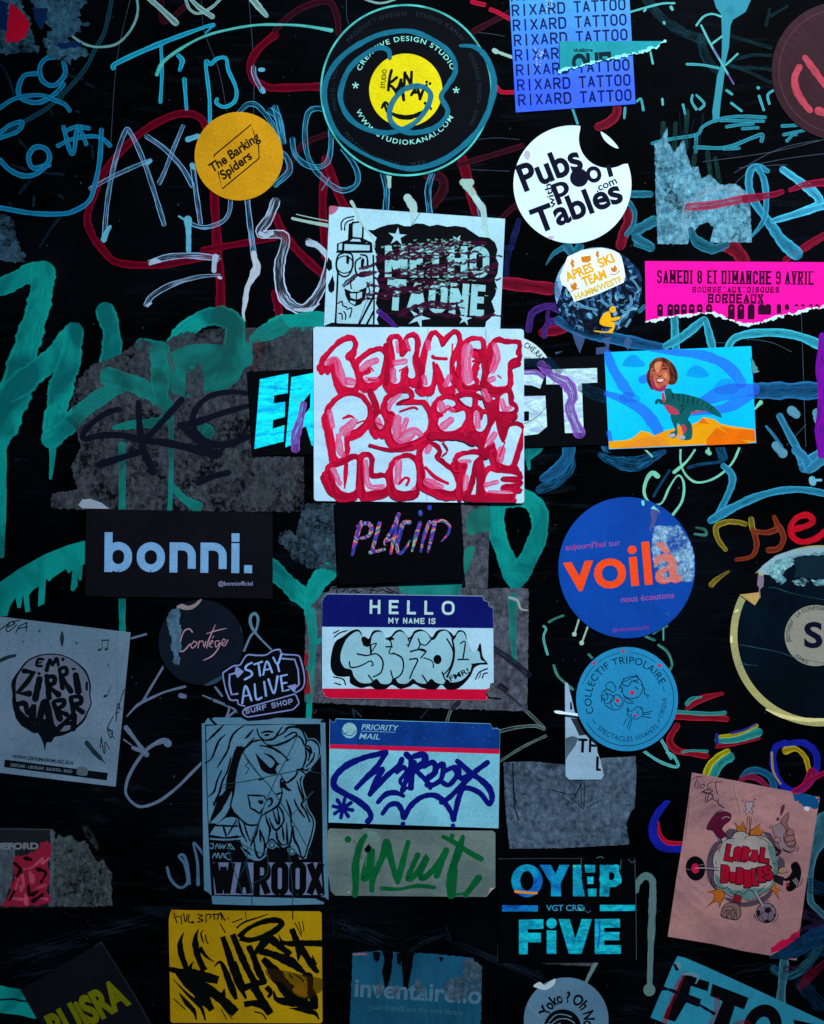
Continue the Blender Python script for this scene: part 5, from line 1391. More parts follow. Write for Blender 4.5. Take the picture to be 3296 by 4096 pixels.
# --- pink torn sticker
edge = '610,612 700,592 800,576 900,570 960,555 1040,558 1100,585 1150,600 1220,628 1290,628 1380,602 1480,566 1560,560 1590,545 1660,527 1740,520'
k = sticker('torn_poster', 'hot pink torn paper strip with black western lettering at the right edge', 'torn poster', P('f', '605,228 1800,236 1800,515') + jag(P('f', edge), 2.2, 8, 41, False)[::-1], paper('ff0494', 0.06, 0.55, 0.12, c2='f400a0', grain=0.1))
part(k, 'torn_edge', [ribbon(jag(P('f', edge), 2.5, 8, 41, False), L('f', 13), wob=0.6)], ink('c8e8e8'), 'pale torn lower edge')
PK = ink('300024')
def slab(g, tile, s, x0, y0, x1, y1, h, bold):
    g.append(text(tile, s, x0, y0, x1, y1, h, bold))
g = []
for w_, xa, xb, ya, yb in [('SAMEDI', 680, 905, 368, 370), ('8', 935, 965, 370, 370), ('ET', 998, 1060, 370, 370), ('DIMANCHE', 1088, 1400, 372, 374), ('9', 1430, 1462, 375, 375), ('AVRIL', 1488, 1668, 375, 377)]:
    part(k, 'lettering', block('f', w_, xa, ya, xb, yb, 84, 11.5, {'I': .5}, 0.30, slab=0.12), PK)
part(k, 'lettering', block('f', 'BOURSE AUX DISQUES', 905, 424, 1452, 424, 34, 4.6, {'I': .5}, 0.40, 0.9, slab=0.06), PK)
part(k, 'lettering', block('f', 'BORDEAUX', 1003, 490, 1352, 492, 56, 8.5, None, 0.30, slab=0.06), PK)
g = []
for x_ in (700, 765, 805, 850, 900, 950, 1010, 1150, 1210, 1275, 1340, 1380, 1450, 1500, 1560, 1600, 1650, 1690):
    hgt = {700: 75, 765: 72, 805: 65, 850: 60, 900: 55, 950: 50, 1010: 48}.get(x_, 0) or (90 if x_ < 1300 else 60 if x_ < 1460 else 35 if x_ < 1560 else 14)
    w_ = 36 if x_ < 1100 else 40 if x_ < 1450 else 28
    g.append(PG('f', [(x_ - w_ / 2, 510), (x_ - w_ / 4, 500), (x_ + w_ / 4, 500), (x_ + w_ / 2, 510), (x_ + w_ / 2, 500 + hgt), (x_ - w_ / 2, 500 + hgt)]))
part(k, 'lettering', g, PK, 'tops of a row of letters torn through')
g = [disc('f', x_, 525, 6, 9, n=8) for x_ in (700, 765, 805, 850, 900, 950, 1010, 1150, 1210)]
part(k, 'lettering', g, ink('f80498'), 'pink holes of the torn letters')

# --- bonni
k = sticker('rectangular_sticker', 'matte black sticker with large light blue bonni lettering', 'sticker', P('g', '545,213 1720,238 1722,780 540,765'), paper('0c0a12', 0.2, 0.5, 0.1, grain=0.2))
part(k, 'lettering', block('g', 'bonni.', 660, 611, 1592, 619, 250, 50, {'b': 1.0, 'o': 1.02, 'n': .95, 'i': .29, '.': .3}, 0.17), ink('709cc8', var=0.1))
part(k, 'lettering', [text('g', '@bonniofficiel', 1378, 697, 1595, 697, 26, 0.0)], ink('8890b0'))

# --- placiid
k = sticker('rectangular_sticker', 'black sticker with rainbow swirl brush lettering in the centre', 'sticker', P('F', '706,1057 971,1063 977,1222 714,1231'), paper('040408', 0.3, 0.4, 0.15))
g = [R('h', '545,1245 520,1320 500,1400 488,1450', (26, 30, 26, 16)), R('h', '520,1270 580,1250 610,1280 590,1330 520,1350', (18, 24, 26, 22, 14)), R('h', '660,1250 640,1330 610,1430', (26, 24, 22)), R('h', '600,1435 650,1425 690,1415', 20),
     R('h', '780,1195 740,1290 690,1370 700,1390', (26, 22, 18, 8)), R('h', '780,1200 760,1300 730,1440', (16, 22, 18)), R('h', '690,1370 760,1340', 14), R('h', '850,1245 810,1250 790,1310 770,1400 790,1440 830,1400 850,1360', (28, 26, 26, 26, 22, 16, 10)), R('h', '915,1250 890,1330 865,1425', (26, 26, 12)), R('h', '975,1245 940,1330 920,1430', (24, 24, 12)),
     disc('h', 917, 1187, 13, 20, n=14), R('h', '1010,1240 990,1330 965,1430', (26, 24, 12)), R('h', '985,1245 1060,1235 1100,1270 1090,1320 1050,1365', (14, 18, 18, 16, 8))]
part(k, 'lettering', g, swirl(), 'brush lettering filled with rainbow swirls')
part(k, 'lettering', [disc('h', 975, 1152, 14, 17, n=14)], ink('2a3ab0'))

# --- hello my name is
k = sticker('name_sticker', 'name tag sticker with navy header, black bubble tag and red bottom stripe', 'name tag', P('i', '345,276 1310,290 1318,318 1345,325 1350,352 1376,366 1380,836 1362,842 1356,870 1336,876 1330,905 1338,930 1335,948 345,935 318,925 302,900 298,870 296,330 305,300 322,282'), paper('a8cce0', 0.12, 0.4, 0.4))
part(k, 'header_print', [PG('i', '345,278 1309,292 1317,319 1344,326 1349,353 1375,367 1377,493 297,484 297,330 306,301 323,283')], ink('0a1462', var=0.2), 'navy header band')
part(k, 'stripe_print', [PG('i', '299,873 1355,884 1352,872 1336,878 1331,905 1337,930 1334,947 345,934 319,924 303,899')], ink('cc0a34', var=0.15), 'red bottom stripe')
part(k, 'lettering', block('i', 'HELLO', 597, 402, 1132, 410, 88, 16, {'H': .9, 'E': .82, 'L': .75, 'O': 1.08}, 0.72), ink('b4d4d0'))
part(k, 'lettering', block('i', 'MY NAME IS', 715, 463, 1012, 467, 37, 7, None, 0.3, 0.4), ink('b4d4d0'))
g = [PG('i', '430,545 380,580 355,660 352,740 380,790 430,800 470,800 475,840 540,870 600,860 640,880 700,875 740,850 790,875 850,860 880,845 930,870 1010,880 1050,850 1090,880 1160,870 1230,800 1260,740 1310,720 1340,715 1310,670 1300,600 1290,590 1270,640 1240,640 1215,580 1200,520 1160,505 1130,540 1110,520 1070,500 1020,510 990,550 960,520 920,500 880,510 860,540 840,550 800,505 760,510 730,545 700,550 670,510 620,510 590,560 555,560 545,520 520,500 480,510', True)]
part(k, 'lettering', g, BK, 'black mass of the bubble tag')
PL = paper('8fbccc', 0.15, 0.4, 0.2)
g = [PG('i', '418,640 450,565 500,520 532,518 552,560 560,600 600,600 612,545 640,518 680,522 705,560 730,575 745,545 780,515 815,525 842,560 865,560 885,525 925,512 960,525 985,565 1010,560 1040,518 1085,512 1118,560 1135,560 1155,522 1188,520 1212,572 1238,640 1285,638 1298,690 1325,708 1250,718 1228,770 1180,820 1115,835 1085,815 1060,845 1015,835 985,812 950,842 900,835 870,812 830,842 780,838 755,808 720,842 670,842 640,812 600,838 540,836 500,800 482,755 440,742 415,700', True)]
part(k, 'lettering', g, PL, 'light blue insides of the bubble letters')
part(k, 'lettering', [R('i', '560,600 575,575 600,600 605,650', 12), PG('i', '545,560 565,545 600,575 590,610 560,600', True), R('i', '705,560 745,560', 14), R('i', '860,560 840,610', 9), R('i', '985,565 950,600 915,590', 9), R('i', '1118,560 1130,640 1120,720 1085,800', 12), R('i', '905,560 915,600 905,625 955,640', 9), R('i', '520,655 580,665 640,655 680,700 670,770 620,800', 10), R('i', '470,705 480,740 540,730 600,700 620,720 610,730', 9), R('i', '745,650 800,680 810,740 790,790 740,820', 10), R('i', '590,790 620,830 640,860', 9), R('i', '730,760 745,810 770,840', 9), R('i', '850,690 900,690 870,760 850,810', 10), R('i', '930,790 950,820 970,850', 9), R('i', '1055,770 1070,810 1090,840', 9),
   R('i', '855,640 920,625 950,640 920,680', 10), R('i', '700,610 740,610', 10), R('i', '720,550 735,600 720,650 760,655', 8), R('i', '600,600 640,590 610,640', 8), disc('i', 1025, 690, 26, 30, n=18), R('i', '940,680 990,700 1000,740', 8), R('i', '1170,590 1200,580 1185,690', 9), R('i', '1155,690 1220,690', 9), R('i', '1085,560 1125,640 1110,730 1060,790', 10), R('i', '1240,720 1340,718', 8), R('i', '840,560 850,590 830,600', 7),
   R('i', '370,525 400,508', 8), R('i', '375,548 410,522 455,508', 8), R('i', '370,800 430,815 445,850', 8), R('i', '375,838 415,850', 8), R('i', '1265,815 1290,770 1340,748', 8), R('i', '1285,810 1300,775', 6), R('i', '1308,806 1318,780 1340,775', 8)], BK, 'black inner lines of the bubble tag')
part(k, 'lettering', [text('i', 'FMR!', 1108, 828, 1228, 772, 32, 0.02)], BK)
k = sticker('torn_label', 'small grey ragged scrap on the right corner of the name tag sticker', 'torn label', P('i', '1360,838 1395,870 1440,910 1430,935 1350,925 1332,895 1355,875'), residue('5c5e64', '3a3c42'), RESID)

# --- priority mail
k = sticker('rectangular_label', 'mail label with blue header, thin red stripe and looping navy tag', 'label', P('i', '345,1068 372,1090 385,1063 1360,1095 1372,1130 1392,1122 1420,1132') + P('m', '1410,342 338,305'), paper('78bcd0', 0.18, 0.45, 0.5, c2='68a0b4'))
part(k, 'header_print', [PG('i', '347,1070 372,1092 386,1066 1359,1097 1371,1132 1391,1125 1419,1134 1417,1257 346,1226')], ink('0e3a86', var=0.35), 'blue header band with worn specks')
part(k, 'stripe_print', [PG('i', '346,1225 1417,1256 1416,1286 345,1252')], ink('d0103c', var=0.1), 'red stripe')
part(k, 'lettering', [text('i', 'PRIORITY', 545, 1132, 772, 1140, 34, 0.012, 0.25), text('i', 'MAIL', 530, 1190, 660, 1195, 34, 0.012, 0.25), R('i', '545,1142 660,1146 758,1150', 3)], ink('86b4c0'))
part(k, 'logo_print', [disc('i', 470, 1138, 47, 49, n=30)], ink('86b8bc'), 'round pale logo')
part(k, 'logo_print', [R('i', '425,1135 440,1160 480,1170 510,1140', 5), R('i', '430,1160 460,1150', 4)], ink('0e3a86'))
rs5 = random.Random(8)
part(k, 'wear_speck', [disc('i', rs5.uniform(480, 1400), rs5.uniform(1090, 1230), rs5.uniform(1.5, 5), n=5) for _ in range(60)], paint('2c6aa0', 'solid', alpha=0.8), 'worn specks in the header')
NB = ink('0a1070', var=0.25)
g = [R('i', '700,1275 640,1290 560,1310 450,1360 380,1430 375,1490 430,1530 520,1580 590,1640 605,1690 580,1720 590,1700', (34, 36, 38, 40, 42, 42, 40, 40, 40, 40, 36, 30)),
     R('i', '700,1280 640,1370 570,1440 515,1500', (34, 34, 34, 32)), R('i', '515,1500 600,1420 680,1380 640,1450 600,1540', (30, 30, 32, 36, 36)), R('i', '600,1540 700,1430 780,1360 800,1320', (32, 34, 36, 34)), R('i', '770,1400 810,1370 830,1400 790,1450 800,1480', (28, 30, 30, 28, 22)),
     R('i', '830,1290 860,1330 840,1420 800,1520 830,1500', (36, 36, 34, 30, 20)), R('i', '880,1300 940,1290 940,1340 870,1400 860,1500', (40, 44, 44, 40, 34)), R('i', '900,1400 960,1460 980,1500', (34, 32, 26)),
     R('i', '940,1360 1000,1340 1010,1400 960,1440', 38), R('i', '1010,1380 1060,1350 1050,1440 1000,1480 960,1480', 34), R('i', '1060,1400 1130,1370 1160,1400 1100,1480 1050,1460', (30, 32, 36, 34, 30)), R('i', '1130,1380 1180,1440 1240,1410', (30, 36, 40)),
     R('i', '1340,1340 1260,1400 1180,1480 1100,1560 1050,1590', (36, 36, 36, 34, 30)), R('i', '1150,1330 1230,1400 1300,1450 1350,1500 1370,1560 1350,1600 1290,1530 1200,1500 1160,1560 1130,1700', (34, 34, 38, 40, 36, 30, 34, 34, 34, 30)),
     R('i', '650,1590 700,1540 760,1530 810,1550', (30, 34, 34, 26)), R('i', '680,1660 720,1610 770,1600 800,1640 815,1690 850,1620 920,1560 1000,1545 1060,1580 1110,1650 1125,1700', (30, 32, 32, 34, 34, 34, 34, 34, 36, 34, 30)),
     R('i', '880,1340 860,1440 850,1500', 30), disc('i', 808, 1727, 16, n=12), disc('i', 1123, 1738, 15, n=12)]
for a in range(4):
    th = a * math.pi / 4 + 0.2
    g.append(R('i', [(428 - 62 * math.sin(th), 1628 + 62 * math.cos(th)), (428, 1628), (428 + 62 * math.sin(th), 1628 - 62 * math.cos(th))], 24))
part(k, 'marker_lettering', g, NB, 'thick navy looping tag with an asterisk')

# --- green nuit
k = sticker('rectangular_label', 'grey label with green brush tag below the mail label', 'label', P('m', '345,343 540,350 560,342 700,352 1375,358 1390,372 1390,715 1365,735 1333,775 380,766 352,740 345,690 330,600 333,360'), paper('6c7874', 0.3, 0.5, 0.5, c2='4c5a5c', grain=0.25))
g = [R('m', '570,390 540,440 510,560 510,690 505,760', (30, 44, 50, 46, 40)), R('m', '600,470 580,560 560,660 600,620 620,480', (30, 40, 40, 34, 26)), R('m', '700,430 680,520 620,650 610,730', (44, 44, 40, 34)), R('m', '705,430 730,530 760,640 775,680', (46, 44, 40, 30)), R('m', '840,430 810,540 780,660', (30, 40, 40)),
     R('m', '900,510 860,600 840,660 890,630 960,520 920,620 930,660 1000,600 1080,480', (34, 36, 36, 36, 36, 36, 36, 36, 36)), R('m', '1080,480 1050,560 1020,640', 40), R('m', '1185,395 1160,480 1120,600 1105,700 1110,765', (30, 50, 54, 50, 50)), R('m', '1060,395 1130,430 1220,490 1300,535', (26, 32, 36, 34)), disc('m', 1118, 390, 17, n=12),
     R('m', '1285,655 1250,700 1200,765', (44, 38, 36)), R('m', '1110,765 1200,750', 16), R('m', '675,720 780,725 900,705 1005,715', (28, 20, 26, 26)), disc('m', 460, 412, 22, n=16), R('m', '1135,760 1145,600', 16)]
part(k, 'marker_lettering', [q for q in g], ink('07582e', var=0.3), 'green brush tag')
part(k, 'drip', [R('m', '500,430 520,470 540,520', 30), disc('m', 445, 632, 8, n=8)], paint('1c5a5a', 'dry', alpha=0.6), 'bluish stain')
part(k, 'torn_edge', [PG('m', '575,355 640,365 665,400 650,430 600,420 585,380'), R('m', '590,430 580,500 570,580', 7)], paint('8ab0a8', 'dry', '1c2c34', 1), 'glossy crumpled torn spot')
part(k, 'torn_edge', [PG('m', '1390,715 1365,735 1333,775 1350,745 1355,720'), disc('m', 465, 745, 9, 6, n=8)], paper('b89a90', 0.2), 'lifted pale corner')
part(k, 'torn_edge', [PG('m', '590,440 605,460 600,490 575,495 562,475')], BK, 'small black hole')

# --- black and white comic poster
PP = paper('54788f', 0.15, 0.45, 0.3, c2='446c86', grain=0.25)
k = sticker('poster_sticker', 'tall black and white comic poster of a woman above heavy WAROOX lettering', 'poster',
    P('p', '75,145 105,140 135,90 165,85 180,110 200,80 700,80 1200,88 1370,98 1405,125 1415,600 1425,1200 1440,2040 1400,2060 1385,2090 800,2105 500,2100 190,2090 180,2000 140,1960 100,1940 90,1500'), PP)
part(k, 'panel_print', [PG('p', '108,155 1352,148 1362,600 1375,1200 1380,1640 1400,1990 1310,2030 180,2000 160,1640 130,1000')], BK, 'black panel behind the drawing')
g = [PG('p', '120,170 300,160 520,155 600,180 560,240 480,330 420,450 380,600 340,740 330,860 240,980 170,1160 150,1240 140,1000 130,600'),
     PG('p', '120,340 300,175 940,155 1080,165 1180,230 1220,310 1290,310 1350,370 1340,500 1280,620 1190,690 1160,760 1170,860 1190,940 1190,1040 1270,1140 1290,1240 1270,1320 1230,1480 1200,1600 1130,1610 1090,1520 1060,1560 1010,1560 990,1480 940,1500 880,1470 840,1500 780,1480 760,1560 700,1610 620,1590 560,1560 520,1480 490,1400 440,1300 470,1160 390,1050 430,860 440,640 480,520 560,400'),
     PG('p', '145,1215 330,1010 400,870 400,1000 340,1130 240,1220'),
     PG('p', '160,1340 230,1230 330,1160 400,1150 470,1170 440,1240 500,1340 330,1370'),
     PG('p', '560,1390 540,1560 580,1600 700,1620 760,1570 780,1490')]
part(k, 'woman_print', g, PP, 'pale areas of hair, face and hands')
w1 = 23
lines = ['120,345 220,250 310,160', '110,570 180,520 230,400 260,330 325,265', '240,620 350,440 380,330 430,240 530,165', '150,930 210,870 240,760 290,650', '290,1000 200,1020 260,900 300,760 350,660 390,510', '200,1020 280,930 330,910', '160,1210 230,1130 300,1040 330,910',
 '630,210 560,290 540,300', '640,300 570,370 520,430 480,520 450,620 430,760 420,870 380,1040', '500,380 480,450 465,490', '560,400 620,340 720,320', '670,200 690,270 740,320 800,320 860,300 900,240 940,180', '720,245 770,230 850,235', '750,270 800,265',
 '720,320 780,370 860,380 960,350 1040,310 1100,260 1060,240 970,290', '870,290 960,240 1000,190 1080,180 1150,210 1180,270 1200,330 1190,390', '1100,270 1150,310 1180,380', '1200,330 1260,320 1320,360 1345,420 1330,520 1260,620 1160,650', '1200,380 1240,400 1260,460', '1190,390 1240,460 1220,540', '1290,460 1270,530 1200,610',
 '700,380 800,395 880,430 950,480 1000,530', '390,1040 420,1100 500,1180 560,1230 640,1240 690,1220', '690,1220 720,1140 800,1090 880,1040 910,1000 940,900 930,820', '570,915 660,920 740,925 765,960', '570,915 590,1000 600,1050 650,1080 700,1110 730,1060', '780,970 820,950 830,1000 790,1040',
 '930,700 960,760 990,780 1040,750 1090,700 1110,640', '925,830 930,740', '870,910 930,890', '1190,400 1200,500 1160,620 1100,640', '1120,640 1190,690 1140,740 1160,860 1200,960 1210,1060 1280,1180 1270,1290 1240,1400 1190,1560',
 '1100,760 1130,860 1170,960 1150,1020 1190,1080 1240,1200', '690,1230 660,1330 630,1400 600,1470', '760,1120 780,1200 810,1280 790,1400', '800,1160 840,1260 880,1290 930,1240 960,1180 940,1090 890,1020', '840,1070 880,1200 910,1210 890,1050', '880,1290 890,1390 940,1450 990,1440', '940,1240 960,1400', '990,1220 1000,1430 1030,1420 1050,1250', '1060,1250 1070,1380 1120,1480 1150,1580 1190,1570',
 '985,960 1030,1100 1040,1250', '1070,960 1110,1050 1180,1150', '640,1370 650,1500 690,1590 740,1550 750,1420 700,1290', '700,1290 710,1420', '530,1220 560,1320 590,1400', '470,1170 500,1300 560,1420', '500,1480 560,1520 600,1560', '360,1340 450,1180', '160,1370 330,1380 500,1360', '150,1235 300,1245 460,1250', '300,1230 340,1360',
 '770,1480 770,1440 830,1390 890,1440 950,1490 1020,1470 1060,1510 1110,1560 1190,1610']
part(k, 'woman_print', [R('p', s, (w1 * .5, w1, w1, w1 * .6), wob=0.15) for s in lines], BK, 'black brush lines of hair, face and fingers')
g = [PG('p', s, True) for s in ('655,465 690,500 730,540 780,590 820,620 860,560 800,500 740,460 830,490 900,570 940,575 900,590 870,640 890,680 830,690 780,680 720,640 690,570', '680,975 720,970 740,985 730,1010 700,1010', '930,790 960,770 1000,830 1040,860 1010,870 960,840 930,830', '680,750 740,730 740,745 700,760', '975,490 1010,530 1040,520 990,550', '1090,610 1130,640 1180,620 1150,660', '385,1045 430,1110 470,1160 400,1150 330,1160 300,1180 350,1100')]
part(k, 'woman_print', g, BK, 'eyes with heavy lashes and lips')
part(k, 'woman_print', [disc('p', 830, 1450, 44, n=20), disc('p', 1045, 1520, 42, n=20)], PP, 'round buttons')
part(k, 'woman_print', [ring(*P('p', [(830, 1450)])[0], L('p', 24), L('p', 34), n=24), ring(*P('p', [(1045, 1520)])[0], L('p', 24), L('p', 34), n=24)] + [R('p', '560,520 580,560 545,600 580,630 545,690', 9)], BK)
part(k, 'woman_print', [R('p', '165,1385 330,1395 490,1385', 18), R('p', '500,1480 560,1560 620,1580', 12), R('p', '580,1580 680,1620 770,1560', 16), R('p', '1180,700 1150,780 1190,930 1215,1050 1290,1190 1270,1350 1220,1500', 14), R('p', '1220,310 1290,310 1345,380 1345,490 1230,640', 9)], PP)
part(k, 'lettering', RR('p', 11, '170,1440 200,1440 190,1490 160,1480', '220,1490 240,1440 260,1490', '270,1440 280,1490 300,1450 310,1490 330,1450', '350,1490 370,1440 385,1490 420,1495', '380,1440 430,1500', '190,1590 215,1540 235,1590 250,1540 270,1595', '280,1590 300,1540 320,1590', '380,1540 330,1550 345,1600 390,1610'), PP, 'small pale hand lettering')
part(k, 'lettering_ground', [PG('p', '195,1640 1355,1640 1380,1990 210,1990')], paper('626c90', 0.2), 'greyish lilac ground of the lettering')
part(k, 'lettering', block('p', 'WAROOX', 180, 1996, 1392, 2004, 378, 72, {'W': 1.35}, 0.02), BK, 'heavy condensed title lettering')
part(k, 'scratch_mark', [R('p', '520,455 700,700 830,850 1050,1190 1255,1555', (12, 9, 10, 9, 7)), R('p', '1100,285 1000,500 900,690 820,860 740,1050 690,1200 600,1420', (12, 10, 12, 10, 12, 14, 10)), R('p', '310,800 520,770 720,730 950,680 1150,650 1380,685', (8, 8, 10, 10, 8, 8)),
    R('p', '300,830 410,830', 5), R('p', '340,1400 390,1600 460,1830 520,1990', 8), R('p', '570,1480 560,1700 600,1900 620,2100', 9), R('p', '1005,1430 1020,1600 1050,1900 1055,2100', 8), R('p', '780,1540 790,1680 760,1790 600,1880', 9), R('p', '560,1640 460,1830', 9), R('p', '540,510 640,640 730,740', 5), R('p', '1270,880 1170,990', 18), R('p', '1110,1060 1020,1150', 8), R('p', '430,1390 600,1490 780,1560', 7)],
    paint('0a2a30', 'solid', '245058', 0.95), 'thin dark scratches crossing the poster')
part(k, 'torn_edge', [PG('p', '1310,2030 1345,2005 1400,2015 1440,2045 1400,2065'), PG('p', '170,85 240,150 215,165 150,90'), PG('p', '1355,108 1410,105 1420,130 1362,135')], BK, 'small torn notches showing the wall')

# --- cortege
c7 = P('g', [(1270, 1055)])[0]
k = sticker('round_sticker', 'dark navy round sticker with thin pink script and a peeled left side', 'sticker', circ(*c7, L('g', 268)), paper('0c1420', 0.3, 0.45, 0.2, grain=0.3))
g = [R('g', '1215,990 1195,970 1160,990 1135,1070 1140,1110 1165,1105 1200,1065', 8), R('g', '1225,1050 1205,1075 1220,1090 1245,1060 1225,1048', 7), R('g', '1260,1045 1250,1090', 6), R('g', '1255,1060 1280,1045 1290,1085 1300,1050', 6), R('g', '1360,945 1335,1000 1315,1050 1305,1090', (4, 8, 9, 6)), R('g', '1305,1000 1370,980 1432,966', (4, 9, 3)), R('g', '1325,1070 1345,1050 1335,1045 1320,1075 1340,1085', 6), R('g', '1385,1045 1360,1050 1365,1085 1390,1055 1380,1090 1340,1140 1285,1168', (6, 6, 6, 7, 8, 9, 5)), R('g', '1400,1070 1425,1045 1410,1035 1400,1065 1420,1075 1440,1040', 6), R('g', '1340,1030 1350,1015', 5)]
part(k, 'lettering', g, ink('a87c90'), 'thin pinkish script')
part(k, 'peeled_patch', [poly(jag(P('g', '1050,910 1065,870 1090,845 1130,835 1142,880 1132,930 1150,980 1135,1040 1148,1090 1128,1130 1140,1160 1130,1200 1105,1195 1090,1180 1100,1140 1080,1090 1085,1040 1070,1000 1060,950'), 1.5, 6, 51))], residue('4c6c84', '2c4458', 0.0), 'rough peeled strip')
part(k, 'curled_edge', [PG('g', '1115,830 1150,812 1190,825 1235,808 1250,792 1275,783 1255,815 1215,845 1170,850 1140,842', True)], paper('8a7a7c', 0.2), 'curled beige edge')
part(k, 'curled_edge', [R('g', '1515,950 1528,990', 5), PG('g', '1285,1325 1330,1300 1395,1265 1410,1280 1370,1310 1320,1328')], paint('2a4054', 'solid', alpha=1))
# --- stay alive
SA = ink('04060a')
k = sticker('cut_out_sticker', 'cut out black sticker with white outlined stay alive surf shop lettering and arrows', 'sticker',
    [poly(rrect(P('k', '1395,440 1480,400 1520,390 1560,340 1620,325 1680,335 1720,308 1780,300 1795,330 1890,335 1915,375 1938,485 1928,560 1885,595 1900,655 1870,700 1700,745 1570,755 1530,735 1510,700 1500,665 1430,640 1415,560'), 4))], paper('030408', 0.3), thick=1e-4)
OL = ink('7c86bc', var=0.15)
g = [R('k', '1450,625 1425,560 1408,470 1420,450 1475,415 1515,408 1540,370 1565,345 1620,348 1680,345 1720,320 1765,312 1785,340 1875,348 1898,375 1922,485 1912,550 1868,582', 9),
     R('k', '1450,625 1470,632 1500,630 1505,655 1545,668', 9),
     rpath_ring('k', '1545,682 1865,590 1890,650 1850,690 1560,738 1528,712', 14, 8),
     R('k', '1500,455 1450,470 1448,530 1462,595 1500,590', 13, smooth=False), PG('k', '1490,415 1540,450 1500,492 1482,458'),
     R('k', '1780,368 1860,374 1882,440 1888,530 1862,555', 11, smooth=False), PG('k', '1868,528 1812,542 1862,585')]
part(k, 'outline_print', g, OL, 'lilac outlines and two bent arrows')
g = [R('k', '1590,395 1560,410 1550,435 1585,450 1588,475 1545,500', 13), R('k', '1605,405 1655,388', 12), R('k', '1632,400 1642,475', 13), R('k', '1662,470 1685,385 1718,455', 12), R('k', '1672,440 1710,432', 9), R('k', '1725,362 1752,402 1775,345', 12), R('k', '1752,402 1762,448', 12),
     R('k', '1530,650 1550,540 1588,632', 13), R('k', '1540,605 1578,597', 9), R('k', '1608,530 1618,622 1652,614', 12), R('k', '1668,515 1680,602', 13), R('k', '1695,500 1730,588 1752,480', 13), R('k', '1772,480 1785,575 1822,565', 12, smooth=False), R('k', '1780,525 1810,520', 10), R('k', '1774,478 1812,470', 10)]
part(k, 'lettering', g, ink('84a4dc'), 'hand lettered words')
part(k, 'lettering', block('k', 'SURF SHOP', 1552, 718, 1852, 652, 34, 7, None, 0.25), ink('7c86b4'))

# --- zirri marr
ZP = paper('66788c', 0.10, 0.5, 0.12, c2='566c80', grain=0.25, streak=0.25)
k = sticker('poster_sticker', 'square grey blue sticker with a black ball of distorted letters and music notes', 'sticker', P('v', '-400,30 1565,268 1385,2115 -400,1900'), ZP)
DK = ink('060c12', var=0.3)
cz = P('v', [(620, 990)])[0]
blob = P('v', '230,720 330,600 500,530 700,525 850,580 980,670 1050,760 1090,900 1085,1020 1100,1120 1060,1220 1010,1330 900,1430 760,1500 660,1520 620,1580 560,1590 540,1690 520,1600 460,1480 350,1420 230,1290 160,1150 150,1000 140,860')
part(k, 'ball_print', [poly(catmull(blob, 4, True))], DK, 'black dripping ball')
inner = P('v', '250,730 350,610 510,545 700,540 840,590 960,680 1035,780 1070,900 1070,1020 1085,1120 1040,1220 990,1310 890,1400 780,1450 700,1440 640,1350 520,1340 420,1400 330,1290 250,1200 200,1100 190,960 200,830')
part(k, 'ball_print', [poly(catmull(inner, 4, True))], paper('5e6478', 0.3), 'greyish lilac inside of the ball')
g = [R('v', '520,590 460,590 440,660 500,670', 33), R('v', '445,635 500,625', 23), R('v', '560,720 600,590 630,660 680,580 700,660', (51, 44, 38, 44, 33)),
     R('v', '290,730 400,750 330,860 215,990 350,1000', (64, 72, 64, 72, 77), smooth=False), R('v', '475,830 425,1060', (72, 90)), disc('v', 470, 760, 20, n=10),
     R('v', '560,790 590,1050', (59, 72)), R('v', '565,800 650,800 650,870 590,910 700,1010', (46, 56, 56, 51, 77)), R('v', '715,710 750,930', (46, 56)), R('v', '720,700 790,690 800,760 750,800 850,970', (38, 51, 51, 46, 72)), R('v', '910,780 940,970', (72, 84)),
     disc('v', 885, 705, 28, 14, n=10), R('v', '1040,870 1040,950', 28), disc('v', 755, 590, 22, n=10),
     R('v', '210,1130 300,1120 340,1240 410,1140 380,1330', (64, 64, 51, 64, 102)), R('v', '450,1430 520,1140 560,1140 620,1430', (77, 90, 90, 90)), R('v', '500,1330 590,1330', 51), R('v', '640,1110 720,1300', (59, 77)), R('v', '650,1090 760,1080 760,1140 690,1190 800,1250', (46, 56, 56, 51, 59)),
     R('v', '850,1050 880,1220', (51, 59)), R('v', '860,1040 960,1040 970,1110 890,1140 990,1220', (46, 56, 56, 51, 72)), R('v', '680,1440 860,1270 890,1270 880,1420', (77, 51, 64, 77)), R('v', '780,1360 870,1350', 46), R('v', '170,1000 180,1120 250,1280 420,1440', (26, 77, 128, 77))]
part(k, 'lettering', g, DK, 'black distorted letters curved round the ball')
g = [R('v', '1225,360 1225,470', 9), R('v', '1300,360 1290,470', 9), R('v', '1222,362 1302,360', 16), disc('v', 1195, 475, 26, 15, n=12, rot=-.3), disc('v', 1275, 468, 26, 16, n=12, rot=-.3), R('v', '1330,905 1285,1030', 7), disc('v', 1262, 1030, 26, 16, n=12, rot=-.3)]
for (x_, y_, q_) in ((475, 250, 26), (285, 380, 18), (920, 395, 26), (600, 435, 12), (1300, 660, 20), (1055, 605, 12), (1185, 895, 10), (1245, 1310, 10), (650, 1610, 8), (700, 1620, 8), (740, 1630, 8), (160, 1545, 12), (945, 1705, 10)):
    g.append(star('v', x_, y_, q_, q_ * .35, n=4))
part(k, 'music_note_print', g, ink('0a3434', var=0.3), 'dark green music notes and stars')
g = [PG('v', '745,250 770,340 745,440 720,340', True), R('v', '1040,1590 1120,1690 1200,1770', (60, 54, 50)), R('v', '1210,1780 1265,1835', (30, 4)), R('v', '-20,620 80,570 180,545', (40, 44, 40))]
